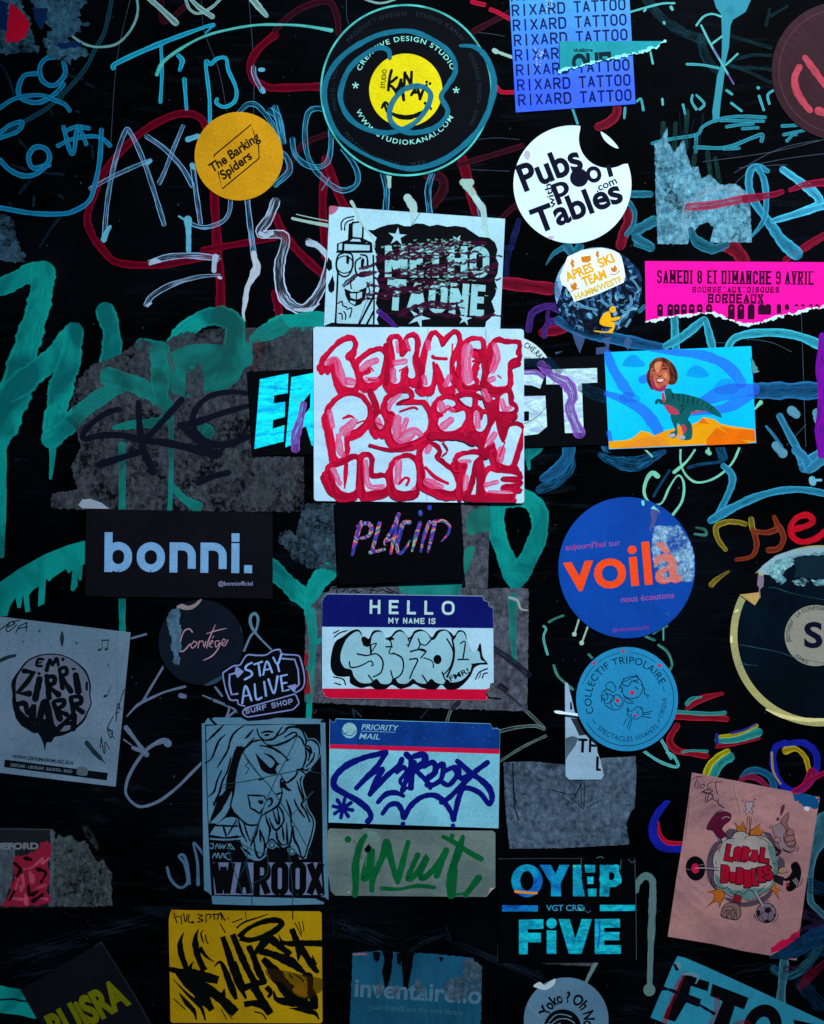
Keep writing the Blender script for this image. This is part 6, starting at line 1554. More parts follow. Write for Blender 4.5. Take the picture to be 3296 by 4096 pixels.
part(k, 'instrument_print', g, ink('1c2c34', var=0.4), 'small drawn instruments')
g = [R('v', s, 14) for s in ('0,240 90,170 130,140', '130,140 80,210 100,260 200,180', '100,200 180,160 160,150', '190,270 240,190 330,150', '320,150 315,250', '230,220 330,200', '140,140 240,120')] + [R('v', s, 12) for s in ('1215,1520 1200,1650', '1215,1520 1240,1690 1260,1700 1260,1580 1310,1660', '1360,1270 1290,1420 1330,1530 1350,1450 1300,1440', '1290,1400 1370,1540', '1390,1330 1410,1120 1440,1190', '1380,1240 1430,1220', '1420,1180 1450,1060 1490,950')]
part(k, 'marker_scribble', g, ink('0c2020'), 'thin scrawled signatures')
part(k, 'bar_print', [PG('v', '60,1790 1295,1950 1280,2040 50,1880')], DK, 'black bar at the bottom')
part(k, 'bar_print', [PG('v', '940,1875 1040,1890 1050,1960 1020,1985 930,1970 920,1930', True)], paper('4c5664', 0.3))
g = [text('v', 'WWW.ZIRRIMARRMUSIC.EUS', 145, 1770, 880, 1852, 40, 0.03)]
part(k, 'lettering', g, ink('14202a'))
part(k, 'lettering', [text('v', 'DISKOAK - LIBURUAK', 130, 1870, 530, 1915, 36, 0.02), text('v', 'ELKARTEA - BILBO', 555, 1918, 865, 1950, 34, 0.02)], ink('5c6c80'), 'small pale lettering in the bar')
part(k, 'wrinkle', [R('v', '120,600 130,1000 150,1420', 12), R('v', '60,1000 60,1300', 10)], paint('5a646c', 'dry', alpha=0.35), 'faint vertical wrinkle')

# --- lower left band poster
k = sticker('torn_poster', 'small dark torn poster with red figures and UEFORD lettering at the lower left edge', 'torn poster', P('l', '-80,338 330,345 345,360 340,838 200,845 -80,848'), paper('161a20', 0.3, 0.6, 0.2), RESID)
part(k, 'peeled_patch', [poly(jag(P('l', '-80,450 20,430 60,440 95,445 98,520 85,620 70,690 40,780 10,830 -80,835'), 2, 8, 61))], residue('4c5660', '353c44', 0.0), 'grey peeled half')
part(k, 'peeled_patch', [poly(jag(P('l', '318,350 345,360 345,838 310,838 318,600'), 1.5, 8, 62))], residue('4c5660', '353c44', 0.0))
part(k, 'figure_print', [poly(jag(P('l', '85,520 130,520 240,470 255,430 300,420 325,440 320,510 300,560 320,640 300,720 320,800 250,830 100,835 10,830 60,760 75,680 100,640 80,580'), 3, 9, 63))], paint('8a1a34', 'solid', '3a0c18', 1.0), 'red printed crowd of figures')
part(k, 'figure_print', [R('l', s, 16, wob=0.3) for s in ('130,600 200,590 270,530', '140,640 150,700 130,740', '160,760 170,820', '230,720 290,700', '190,620 200,680', '120,660 100,720', '240,780 300,790', '70,780 140,790', '270,560 310,530')] + [disc('l', 205, 660, 18, 34, n=12), disc('l', 165, 795, 16, 30, n=12), disc('l', 135, 720, 14, 26, n=12)], ink('b0405c', var=0.3))
part(k, 'figure_print', [R('l', s, 20, wob=0.3) for s in ('90,560 130,600 110,640', '180,700 190,760 240,740', '240,600 290,620 260,680', '90,740 60,800', '210,800 270,760', '160,530 200,540')], ink('14060c'))
part(k, 'lettering', [text('l', 'UEFORD', -40, 475, 245, 472, 38, 0.05)], ink('6c7078'), 'grey poster lettering')
part(k, 'line_print', [R('l', '-80,345 100,347 330,350', 4)], ink('3c444c'))

# --- buisra
k = sticker('rectangular_sticker', 'tilted near black sticker with yellow green capital letters at the bottom left', 'sticker', P('l', '135,1358 640,1058 1000,1640 470,1960'), paper('0c0d14', 0.25, 0.5, 0.15))
part(k, 'edge_wear', [R('l', '640,1060 760,1250 870,1430 960,1600', 7), R('l', '600,1085 640,1060', 9)], paint('3a4a5a', 'dry', alpha=0.9), 'worn bluish edge')
part(k, 'lettering', [text('l', 'BUiSRA', 362, 1690, 826, 1438, 170, 0.05)], ink('666404', var=0.2))

# --- yellow tag label
k = sticker('rectangular_label', 'yellow ochre label covered with spiky black graffiti lettering', 'label', rrect(P('s', '40,150 65,50 235,55 1672,68 1682,1260 60,1255'), 12), paper('b08608', 0.14, 0.5, 0.15, grain=0.35, c2='9c7406'))
SP = [R('s', q, tuple(z * 1.18 for z in w_) if isinstance(w_, tuple) else w_ * 1.18, wob=0.08, cap=False) for q, w_ in (
 ('205,285 165,390 175,520 235,690', (6, 50, 56, 56)), ('358,255 325,360 345,520 420,700', (10, 56, 62, 60)), ('370,450 440,545 530,608', (40, 26, 6)),
 ('45,680 150,705 300,735 430,765 570,800', (50, 60, 90, 100, 70)), ('120,725 290,860 410,990 505,1120', (20, 110, 110, 56)), ('320,790 450,890 600,1000 755,1150', (60, 90, 90, 84)), ('308,600 280,640 265,700', (6, 24, 36)), ('635,890 620,970', (8, 60)),
 ('615,335 680,520 740,720 800,860 868,1000', (50, 62, 64, 64, 20)), ('722,310 800,500 870,660 960,830', (56, 62, 64, 64)), ('525,655 590,605 640,690 690,820 762,1005', (8, 36, 66, 66, 30)), ('740,600 800,760 850,880', 40),
 ('892,430 950,560 1000,700 1070,830', (50, 62, 68, 50)), ('840,890 930,850 1080,810', (60, 60, 50)),
 ('790,345 880,255 1040,180 1190,160 1245,200 1170,275 1040,340 900,372 800,345', (50, 40, 44, 50, 60, 56, 50, 50, 50)),
 ('1140,340 1050,410 960,520', (60, 70, 40)), ('1120,350 1220,430 1340,530', (70, 66, 60)), ('1010,490 1120,515 1250,565 1350,610 1450,690 1520,745', (60, 66, 76, 90, 70, 16)),
 ('1218,315 1250,388 1340,410 1480,405 1685,408', (8, 40, 58, 58, 56)), ('1352,250 1400,370 1430,480 1420,600', (46, 62, 62, 6)), ('1430,420 1520,560 1600,680 1640,720', (60, 64, 70, 30)), ('1575,530 1597,640', (6, 50)),
 ('1045,570 1120,650 1200,760 1260,840 1350,910', (60, 76, 120, 120, 90)), ('1470,735 1545,760 1545,880 1590,1000 1636,1100', (30, 70, 66, 76, 10)), ('1162,915 1195,1005 1350,1035 1500,1055 1630,1085', (14, 60, 76, 84, 50)), ('950,870 1010,970 1060,1060 1130,1160', (76, 76, 80, 60)), ('845,1060 950,1045 1060,1075', (56, 60, 70)),
 ('1080,870 1130,930 1100,985', (50, 50, 24)), ('1240,850 1300,930 1400,985 1530,1010', (80, 100, 60, 50)),
 ('1325,1098 1480,1118 1600,1150 1645,1218', (4, 36, 56, 10)))]
part(k, 'marker_lettering', SP, ink('050806', var=0.4), 'spiky black graffiti letters')
g = [R('s', '90,790 240,950 380,1080 430,1220', (6, 26, 50, 20)), R('s', '155,940 230,1040 310,1130 335,1220', (14, 50, 50, 16)), R('s', '95,1000 150,1050 215,1110', 12), R('s', '410,260 385,310 415,405', (8, 24, 10)), R('s', '435,320 440,370 460,410', 14), R('s', '590,195 645,295', 12), R('s', '720,185 820,145', 14), R('s', '770,240 850,180 1000,130 1100,95', (20, 22, 16, 10)), R('s', '1390,190 1460,330', 10), R('s', '1430,180 1460,300', 10), R('s', '1470,175 1485,280', 10), R('s', '600,1060 720,1210', 12), R('s', '600,1110 660,1220', 10), R('s', '960,1135 1040,1160 1080,1215', 14), R('s', '1330,740 1360,775', 20), R('s', '1370,730 1470,800 1500,900', (8, 18, 14)), R('s', '1365,65 1365,145', 12), R('s', '860,70 870,160', 8)]
g += RR('s', 13, '95,90 130,190', '95,130 150,120', '170,110 180,200', '200,90 220,180 240,100', '260,100 250,170 300,190', '290,170 310,185', '350,100 400,110 360,140 410,160 350,180', '440,100 440,180', '440,100 490,100 480,140', '520,90 530,150', '510,100 570,95', '560,150 590,80 610,150', '600,80 640,160') + [disc('s', 678, 140, 9, n=8)]
part(k, 'marker_lettering', g, ink('0a0c06', var=0.3), 'thin strokes and scribbled top line')
part(k, 'stain', [PG('s', '1080,680 1300,700 1500,750 1680,790 1680,900 1600,960 1500,1000 1350,930 1250,830 1120,790', True)], paint('3a2406', 'solid', alpha=0.45), 'brown translucent stain')
part(k, 'stain', [PG('s', '60,45 110,60 140,110 110,140 80,100', True), PG('s', '1365,925 1400,870 1390,860 1520,800 1525,900 1500,990 1420,970')], paint('b06c18', 'solid', alpha=0.35))

# --- inventaire
k = sticker('torn_poster', 'faded petrol blue torn sticker with worn inventaire lettering at the bottom', 'torn poster', [poly(jag(P('m', '490,1128 675,1115 690,1180 675,1240 690,1330 700,1375 725,1300 738,1220 745,1120 790,1128 800,1200 808,1330 830,1415 850,1300 870,1180 880,1128 1000,1135 1250,1160 1260,1200 1305,1208 1298,1620 470,1620'), 1.2, 8, 71))], paper('14506c', 0.3, 0.6, 0.3, c2='0e3c54', grain=0.3, streak=0.5), STICK)
g = [text('m', 'inventaire.io', 500, 1400, 1300, 1448, 110, 0.022)]
part(k, 'lettering', g, paint('56788c', 'solid', '3a5c70', 0.8), 'worn pale word')
part(k, 'lettering', [text('m', 'your friends are the best library', 592, 1482, 1185, 1520, 34, 0.008)], paint('3a6a80', 'solid', alpha=0.8), 'small pale slogan')
g = [poly(jag(P('m', s), 2.5, 6, 72 + i_)) for i_, s in enumerate(('1170,1165 1250,1165 1300,1215 1298,1360 1240,1370 1220,1300 1160,1290 1200,1230', '1060,1310 1150,1280 1220,1320 1230,1400 1150,1440 1080,1400', '880,1330 900,1280 930,1330 950,1390 890,1390', '640,1330 670,1300 680,1380 640,1400', '735,1350 770,1330 790,1380 740,1400'))]
part(k, 'peeled_patch', g, residue('4c5c6c', '2c4454', 0.2), 'greyish worn through patches')
part(k, 'torn_edge', [R('m', '495,1138 540,1135 575,1137', 9)], paint('b06070', 'solid'), 'small pink torn rim')
part(k, 'crease', [R('m', '940,1240 930,1300 945,1400 960,1600', 7), R('m', '980,1200 965,1290', 5)] + [R('m', [(x_, y_), (x_ + 4, 1600)], 4) for x_, y_ in ((560, 1480), (650, 1500), (770, 1440), (840, 1460), (1050, 1500), (1160, 1460), (520, 1460))], paint('2c7086', 'solid', alpha=0.55), 'thin vertical creases')
part(k, 'torn_hole', [PG('m', '620,1118 665,1125 660,1170 640,1188 620,1160'), PG('m', '768,1128 800,1128 795,1210 770,1190'), PG('m', '1035,1150 1065,1160 1045,1190')], BK, 'dark torn holes at the top')

# --- oyep five foil sticker
k = sticker('rectangular_sticker', 'black sticker with holographic blue OYEP FIVE block lettering', 'sticker', P('n', '-325,534 543,531 550,1178 -320,1186'), paper('020306', 0.3, 0.35, 0.15))
FO = foil(('0a3c90', '0c60b8', '0a8ac0', '10a0c8', '1464b0'), 0.35, 28)
FO2 = foil(('0a6a90', '0aa0b8', '12c8d8', '0c90b8', '10b0b0'), 0.4, 45)
part(k, 'holographic_letter', [poly(circ(*P('n', [(-140, 672)])[0], L('n', 98), L('n', 103), 48), circ(*P('n', [(-140, 672)])[0], L('n', 42), L('n', 62), 40))], FO, 'letter O')
part(k, 'holographic_letter', [PG('n', '-60,572 10,572 40,630 65,572 128,572 72,690 75,770 12,770 12,690')], FO, 'letter Y')
part(k, 'holographic_letter', [PG('n', '150,572 290,572 290,620 213,620 213,645 280,645 280,692 213,692 213,722 298,722 298,770 150,770')], FO2, 'letter E')
part(k, 'holographic_letter', [poly(jag(P('n', '320,572 430,570 450,590 440,610 460,640 452,690 420,710 380,712 378,770 320,770'), 1, 8, 5), P('n', '378,618 378,668 398,668 412,656 412,630 398,618'))], FO2, 'letter P')
part(k, 'holographic_bar', [PG('n', '-295,826 -70,828 -72,866 -296,866')], FO, 'left bar')
part(k, 'holographic_bar', [PG('n', '320,824 545,824 542,862 320,863')], FO2, 'right bar')
part(k, 'holographic_letter', [PG('n', '-190,918 -36,914 -36,975 -135,977 -135,1000 -52,1000 -52,1060 -135,1060 -135,1135 -190,1135')], FO2, 'letter F')
part(k, 'holographic_letter', [PG('n', '-15,985 45,985 45,1133 -15,1133'), disc('n', 15, 940, 33, n=24)], FO2, 'letter i')
part(k, 'holographic_letter', [PG('n', '60,914 130,914 165,1040 205,914 270,914 205,1133 125,1133')], FO2, 'letter V')
part(k, 'holographic_letter', [PG('n', '288,914 445,912 447,967 347,968 347,995 443,995 443,1047 347,1047 347,1078 452,1078 452,1132 288,1133')], FO2, 'letter E')
part(k, 'lettering', [text('n', 'VGT CREW', -18, 862, 262, 860, 36, 0.02)], ink('3a8cb0'))
part(k, 'rainbow_glint', [R('n', '-212,740 -150,746 -78,750', 14)], ink('ff8a10'), 'orange glint across the letter')
part(k, 'rainbow_glint', [disc('n', 160, 580, 8, n=6), R('n', '190,850 210,858', 7)], ink('50e090'))
part(k, 'rainbow_glint', [R('n', '315,930 318,1000 308,1090', 12)], paint('1a60f0', 'solid', alpha=0.7))
part(k, 'torn_strip', [R('n', '210,530 215,600 225,680 235,760 240,800 245,865', (40, 24, 30, 28, 28, 36), wob=0.2), R('n', '450,575 460,620 465,655', (26, 30, 14), wob=0.3)], ink('030508'), 'dark torn gash')
part(k, 'torn_edge', [R('n', '205,532 200,570', 4), R('n', '228,860 245,872 262,860', 5), R('n', '500,535 520,558 540,545', 4), R('n', '455,540 450,600', 4), R('n', '300,528 325,520 340,528', 7), R('n', '-320,534 0,531 200,532', 2), R('n', '540,535 548,850 550,1170', 3)], paint('4a6a74', 'solid', alpha=0.9), 'pale worn rim')

# --- yoko
c8 = P('n', [(108, 1550)])[0]
k = sticker('round_sticker', 'light grey blue round sticker with Yoko Oh No lettering cut by the bottom edge', 'sticker', circ(*c8, L('n', 267)), paper('587a94', 0.12, 0.4, 0.3, grain=0.2))
part(k, 'lettering', [arc_text('Yoko ? Oh No', *c8, L('n', 112), -78, 108, L('n', 66), 0.03, spacing=1.0)], ink(BLK))
part(k, 'portrait_print', [poly(circ(*P('n', [(85, 1600)])[0], L('n', 118), n=40))], ink(BLK), 'black drawn portrait')
part(k, 'portrait_print', RR('n', 6, '0,1560 40,1520 90,1515 140,1530', '10,1580 60,1545 120,1545 160,1570', '20,1600 70,1570') + RR('n', 12, '-10,1575 60,1595'), ink('6a8aa0'))
part(k, 'torn_edge', [PG('n', '-60,1310 -30,1330 0,1310 40,1290 30,1330 -20,1360 -70,1350 -100,1335', True)], paper('b8c4cc', 0.1), 'peeled glossy edge')
part(k, 'crease', [R('n', '40,1350 100,1440', 10), R('n', '-130,1450 -60,1530', 14)], paint('b0c4d4', 'dry', alpha=0.5), 'pale crease')
# --- FTO
k = sticker('rectangular_sticker', 'tilted turquoise sticker with red smeared black block letters in the bottom right corner', 'sticker', P('n', '810,1148 860,1160 1000,1220 1240,1330 1480,1440 1800,1590 1800,1800 1300,1800 640,1535 700,1390 720,1350 775,1215'), paper('2c8ca8', 0.2, 0.45, 0.3, grain=0.2))
def fq(*p): return P('n', list(p))
part(k, 'lettering', [PG('n', '850,1260 1012,1312 1000,1370 895,1335 882,1390 960,1420 945,1470 865,1440 795,1562 722,1540'), PG('n', '1030,1322 1258,1410 1230,1485 1172,1462 1110,1660 1010,1640 1095,1432 1015,1398'), poly(circ(*fq((1345, 1600))[0], L('n', 120), L('n', 150), 40, 0.3), circ(*fq((1345, 1600))[0], L('n', 48), L('n', 72), 30, 0.3)), PG('n', '1540,1548 1735,1590 1740,1700 1560,1640')], ink(BLK), 'black block letters')
part(k, 'paint_smear', [R('n', '855,1255 810,1340 770,1440 730,1560', (30, 40, 30, 40)), R('n', '1060,1420 1050,1500 1000,1600', (40, 34, 40)), R('n', '1180,1590 1240,1577', 60)], paint('a00c30', 'dry', '50081c', 1.0), 'dark red smears')
part(k, 'lettering', [R('n', '720,1350 790,1370 880,1420 940,1450 1040,1510', (30, 16, 20, 14, 16), wob=0.3)], ink('080c1c'), 'dark torn line')
part(k, 'torn_edge', [R('n', '850,1260 900,1262 940,1280 925,1320', (16, 20, 14, 8)), PG('n', '800,1190 825,1190 832,1220 815,1235 800,1215', True)], paper('6a8c98', 0.2), 'grey torn rim')
part(k, 'torn_hole', [PG('n', '780,1195 800,1200 820,1235 800,1240'), PG('n', '860,1270 900,1272 920,1290 900,1310 870,1290')], BK)

# --- lokal bubbles
LP = paper('a87470', 0.16, 0.55, 1.0, c2='90646a', grain=0.2)
k = sticker('torn_poster', 'dusty pink tilted poster with a cartoon cloud of red Lokal Bubbles lettering', 'poster', P('r', '315,25 770,112 1100,178 1395,232 1500,255 1690,292 1650,520 1600,850 1540,1250 1478,1700 1440,2045 1400,2040 1150,1990 850,1940 550,1870 310,1830 55,1788 150,1150 210,800 260,450'), LP)
part(k, 'fold', [R('r', '775,115 780,200 810,320 840,420 855,520 870,640', (20, 26, 22, 18, 12, 6)), R('r', '290,250 340,255 400,285 440,290', (10, 8, 8, 5)), R('r', '530,1790 545,1840', 14), R('r', '720,1840 740,1890', 12)], paint('d8b49a', 'dry', 'a88878', 0.7), 'pale raised folds')
part(k, 'fold', [R('r', '765,120 775,230 815,380 850,520', (6, 10, 12, 6)), R('r', '290,280 270,500 240,750', (16, 20, 8)), R('r', '1610,850 1540,835', 5)], paint('4a303c', 'dry', alpha=0.6), 'dark fold lines')
part(k, 'halo_print', [PG('r', '720,630 780,640 800,700 660,760 600,820 560,900 540,1000 560,1200 600,1300 540,1260 490,1180 470,1050 490,900 560,780 640,760 680,660', True), PG('r', '1080,670 1160,680 1200,760 1240,860 1220,900 1150,750', True), PG('r', '1240,930 1300,960 1310,1030 1250,1080', True), PG('r', '660,1370 760,1380 860,1420 1000,1390 1100,1340 1180,1260 1170,1340 1080,1420 900,1470 760,1440', True)], ink('50404e', var=0.3), 'grey shadow halo round the cloud')
OU = '200c18'
def outlined(smap, fill, w=7, outline=OU, smooth=True, label=None, name='cartoon_print'):
    for s in ([smap] if isinstance(smap, str) else smap):
        pts = P('r', s)
        c = catmull(pts, 4, True) if smooth else pts
        part(k, name, [poly(c), ], ink(fill, var=0.25), label)
        part(k, 'outline_print', [ribbon(c + [c[0]], L('r', w), smooth=False, wob=0.15)], ink(outline))
outlined('790,650 800,610 765,560 830,610 865,540 880,600 895,640 900,670 830,665', 'b05c1c', smooth=False, label='orange burst')
outlined('940,650 990,620 1055,565 1030,640 1090,650 1050,700 980,710 930,690', 'b05c1c', smooth=False)
outlined('560,1290 470,1310 555,1330 550,1390 465,1480 560,1410 600,1420 610,1470 640,1400 670,1340 640,1270', 'b05c1c', smooth=False)
outlined('1150,1270 1200,1210 1220,1270 1290,1290 1230,1300 1255,1400 1200,1310', 'b05c1c', smooth=False)
outlined('1230,1090 1260,1050 1325,1035 1290,1080 1350,1095 1270,1110', 'a88058', smooth=False)
outlined('740,720 780,670 860,655 940,700 1030,700 1110,720 1170,780 1210,860 1220,950 1245,1020 1230,1120 1190,1230 1130,1290 1080,1320 1020,1360 930,1400 860,1370 800,1370 720,1350 640,1290 570,1230 545,1160 550,1060 540,980 555,890 610,830 650,770', 'a0908c', 8, label='puffy cartoon cloud')
part(k, 'cartoon_print', [PG('r', '1130,800 1190,830 1220,950 1240,1040 1220,1130 1170,1160 1190,1050 1160,950 1140,870', True), PG('r', '560,1110 620,1170 640,1230 700,1260 800,1290 960,1270 1120,1260 1190,1170 1180,1240 1080,1320 930,1390 800,1370 680,1310 590,1250', True)], ink('5a7a78', var=0.3), 'greenish shaded part of the cloud')
part(k, 'outline_print', RR('r', 7, '620,830 600,880', '700,740 770,730', '880,740 910,710 990,700 1060,740', '1060,720 1150,790', '570,980 580,1020', '600,1260 660,1270 700,1250', '700,1260 760,1330 820,1300', '830,1310 870,1330 920,1280', '930,1280 990,1310 1050,1290', '1050,1290 1100,1240', '1180,1000 1230,1010', '520,1160 530,1230 560,1270', '500,920 540,860'), ink(OU))
def bub(s, x0, y0, x1, y1, h, wd=None):
    part(k, 'lettering_outline', block('r', s, x0 - 9, y0 + 9, x1 + 9, y1 + 9, h + 18, 60, wd, 0.02), ink('1c0810'))
    for gg in (block('r', s, x0, y0, x1, y1, h, 42, wd, 0.04),):
        part(k, 'lettering', gg, ink('a00c28', var=0.2))
bub('L', 658, 965, 748, 985, 175); bub('O', 752, 970, 838, 985, 155); bub('K', 838, 975, 932, 992, 160); bub('A', 935, 990, 1030, 998, 150); bub('L', 1035, 985, 1135, 1000, 155)
bub('B', 622, 1208, 712, 1212, 190); bub('U', 714, 1205, 786, 1212, 140); bub('B', 788, 1222, 872, 1226, 175); bub('B', 876, 1260, 962, 1260, 185); bub('L', 966, 1240, 1030, 1235, 180); bub('E', 1034, 1205, 1106, 1195, 160); bub('S', 1110, 1190, 1196, 1165, 160)
outlined('475,630 500,560 540,500 600,455 680,445 735,480 720,540 660,590 640,640 690,700 620,770 580,710 540,650', '56102e', 6, label='dark red laced boot')
part(k, 'cartoon_print', RR('r', 7, '640,520 680,500 720,510', '560,700 620,760') + [PG('r', '630,745 670,715 690,740 650,775')], ink('9a8a94'))
part(k, 'outline_print', RR('r', 6, '550,490 600,440 640,430', '560,470 600,445', '610,560 650,570', '600,590 640,600', '590,620 640,630'), ink(OU))
outlined('885,370 900,335 930,345 965,335 975,370 955,410 970,460 955,470 930,440 905,475 885,460 900,420', '9a848c', 6, label='small tooth')
part(k, 'cartoon_print', [disc('r', 988, 314, 11, n=10)] + RR('r', 6, '860,340 875,320', '975,400 985,390', '965,290 970,285', '990,285 995,280'), ink('6a1c34'))
part(k, 'outline_print', RR('r', 7, '915,495 905,600 895,680', '935,495 925,690', '955,505 935,690', '1175,580 1150,610 1150,630', '1455,810 1440,870', '1465,830 1450,870', '975,1560 1020,1620', '985,1540 1000,1590', '1240,1550 1230,1600 1180,1640', '1080,1405 1150,1405', '1500,1160 1490,1210 1450,1260'), ink(OU))
outlined('1170,610 1280,560 1340,600 1350,700 1400,830 1350,880 1270,860 1220,760', '8c7078', 7, smooth=False, label='tilted glass')
outlined('1270,560 1300,500 1350,455 1355,500 1335,570 1360,630 1400,660 1420,740 1430,800 1370,830 1310,770 1300,700 1330,640', '8c5c58', 7, label='hand in the glass')
outlined(('1330,665 1370,630 1410,650 1390,700 1340,700', '1310,725 1360,700 1415,710 1410,750 1330,770', '1325,790 1380,760 1425,770 1410,800 1350,815'), '8c5c58', 6)
outlined('1200,740 1230,715 1270,740 1255,775 1210,770', '9c6c68', 6)
part(k, 'cartoon_print', [PG('r', '1280,380 1310,375 1305,430 1270,490 1265,440', True), disc('r', 1238, 524, 17, n=12)], ink('56283c'))
part(k, 'outline_print', [R('r', '1290,840 1360,880 1420,850 1420,810', 9), R('r', '1215,830 1260,880 1230,910', 26)], ink(OU))
x0_, y0_ = P('r', [(353, 1056)])[0]
part(k, 'record_print', [poly(circ(x0_, y0_, L('r', 105), L('r', 132), 40, -0.1))], ink('08060c'), 'black record')
part(k, 'record_print', [poly(circ(x0_, y0_, L('r', 44), L('r', 54), 24))], ink('c01840'))
part(k, 'record_print', [R('r', '355,1052 460,1050 590,1058', 10), R('r', '250,1060 300,1070', 3), R('r', '400,1020 450,1010', 3)], ink('a08c94'))
part(k, 'outline_print', [R('r', '380,1040 600,1045', 5), R('r', '380,1068 600,1075', 5)], ink(OU))
outlined('1385,1010 1440,985 1480,1050 1485,1130 1450,1240 1380,1300 1335,1290 1330,1250 1370,1190 1320,1190 1300,1170 1350,1150 1390,1090 1380,1050', '0c080e', 5, label='black trainer with pale stripes')
part(k, 'cartoon_print', RR('r', 7, '1400,1180 1440,1240', '1415,1170 1450,1225', '1430,1160 1458,1205'), ink('a09098'))
outlined('1200,1120 1300,1150 1290,1230 1190,1180', '1c1424', 6, smooth=False, label='dark trouser leg')
part(k, 'cartoon_print', [disc('r', 1340, 1230, 18, 24, n=12)], ink('8a1434'))
outlined('770,1330 850,1350 835,1430 755,1410', '8a1428', 6, smooth=False, label='red sleeve')
outlined('640,1500 670,1440 740,1425 810,1440 840,1510 835,1570 790,1605 700,1590 630,1560', '82605c', 8, label='clenched fist')
part(k, 'outline_print', RR('r', 7, '660,1480 720,1460 770,1490 740,1510 680,1500', '640,1560 690,1500 680,1580', '690,1590 720,1520 750,1600', '760,1600 780,1520 800,1590', '750,1500 800,1500'), ink(OU))
x0_, y0_ = P('r', [(1112, 1532)])[0]
part(k, 'football_print', [poly(circ(x0_, y0_, L('r', 110), L('r', 112), 36))], ink(OU), 'black and white football')
part(k, 'football_print', [poly(circ(x0_, y0_, L('r', 101), L('r', 103), 36))], ink('746070', var=0.3))
part(k, 'football_print', [PG('r', '1100,1480 1150,1470 1170,1510 1135,1540 1095,1520'), PG('r', '1010,1510 1040,1500 1055,1550 1020,1580'), PG('r', '1080,1620 1130,1600 1160,1630 1110,1640'), PG('r', '1185,1560 1215,1540 1210,1590'), PG('r', '1060,1440 1090,1430 1100,1445 1070,1460'), PG('r', '1170,1450 1195,1470 1180,1470')] + RR('r', 5, '1135,1540 1130,1600', '1095,1520 1055,1540', '1170,1510 1200,1550', '1100,1480 1080,1450', '1055,1560 1090,1620', '1160,1620 1195,1590'), ink(OU))
part(k, 'cartoon_print', [R('r', '1000,1310 1060,1430 1080,1450', 26)], ink('94848c'))
part(k, 'outline_print', [R('r', '985,1315 1060,1455', 5), R('r', '1020,1310 1085,1440', 5)], ink(OU))
part(k, 'marker_scribble', RR('r', 8, '325,100 370,70 430,75', '375,75 340,190', '390,130 370,200', '430,150 400,180 430,195 450,160 425,150', '540,120 490,150 480,190 520,190', '560,130 640,125', '575,120 570,180 590,260') + RR('r', 9, '410,240 470,210 540,220 480,250 430,230 540,260', '470,250 460,345 540,290 500,250 480,330', '530,300 590,340 600,310', '600,310 600,360 660,405'), ink('2a1c28'), 'thin scribbled handwriting in the corner')
part(k, 'paint_dab', [poly(jag(P('r', '1395,232 1500,255 1690,292 1680,380 1640,420 1550,390 1470,360 1410,300'), 4, 10, 81))], paint('0c4c80', 'solid', '082c50', 1.0), 'blue paint over the top right corner')
part(k, 'paint_dab', [R('r', '1390,235 1460,250', 18)], paint('b01840', 'solid'))
part(k, 'paint_dab', [PG('r', '1520,400 1550,390 1580,410 1560,440 1530,430', True)], paint('d0c8d0', 'solid'), 'white paint fleck')
part(k, 'paint_dab', [poly(jag(P('r', '1160,1900 1260,1840 1380,1770 1480,1720 1470,1800 1440,1900 1300,1930 1160,1990'), 4, 12, 82))], paint('c01040', 'solid', '80102c', 1.0), 'crimson paint over the lower right corner')
part(k, 'paint_dab', [R('r', '1160,2010 1260,1980 1400,1940 1560,1840 1700,1760 1800,1720', (30, 110, 170, 200, 180, 160))], paint('0c3454', 'solid', '081a30', 1.0), 'dark blue brush stroke over the corner')
tag('dark violet brush stroke over the corner of the pink poster', paint('3a1840', 'dry', '182a50', 0.9), R('r', '1480,1720 1600,1680 1740,1650', (40, 60, 80)))

# --- torn white label under the light blue round sticker
k = sticker('torn_label', 'torn white label with cut black letters left of the light blue round sticker', 'torn label', [PG('o', '100,520 118,524 140,610 160,700 180,740 260,742 270,780 285,870 300,900 305,960 325,1010 345,1105 330,1132 125,1132 104,1110 102,760')], paper('94b0c8', 0.15, 0.45, 0.3))
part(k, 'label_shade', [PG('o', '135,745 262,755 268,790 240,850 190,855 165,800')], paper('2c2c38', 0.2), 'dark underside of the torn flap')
part(k, 'label_shade', [PG('o', '104,870 150,858 185,870 165,920 120,980 104,1010')], paint('1c2c3c', 'solid', alpha=0.55), 'dark smear')
part(k, 'lettering', [PG('o', '185,872 243,874 242,890 222,890 219,962 201,962 204,889 184,888'), PG('o', '252,874 268,875 267,908 300,912 302,926 266,925 265,960 250,960'), PG('o', '297,985 315,988 311,1062 326,1064 328,1078 296,1076'), PG('o', '133,640 142,645 148,692 133,690')], ink(BLK), 'remaining black letters')
fl = part(k, 'torn_flap', [poly(catmull(P('o', '30,700 60,696 120,708 200,716 262,728 265,738 240,748 200,735 120,722 50,715'), 3, True))], paper('e0e8f4', 0.05, grain=0.05), 'bright white lifted flap', thick=2e-4, gap=1.2e-3)

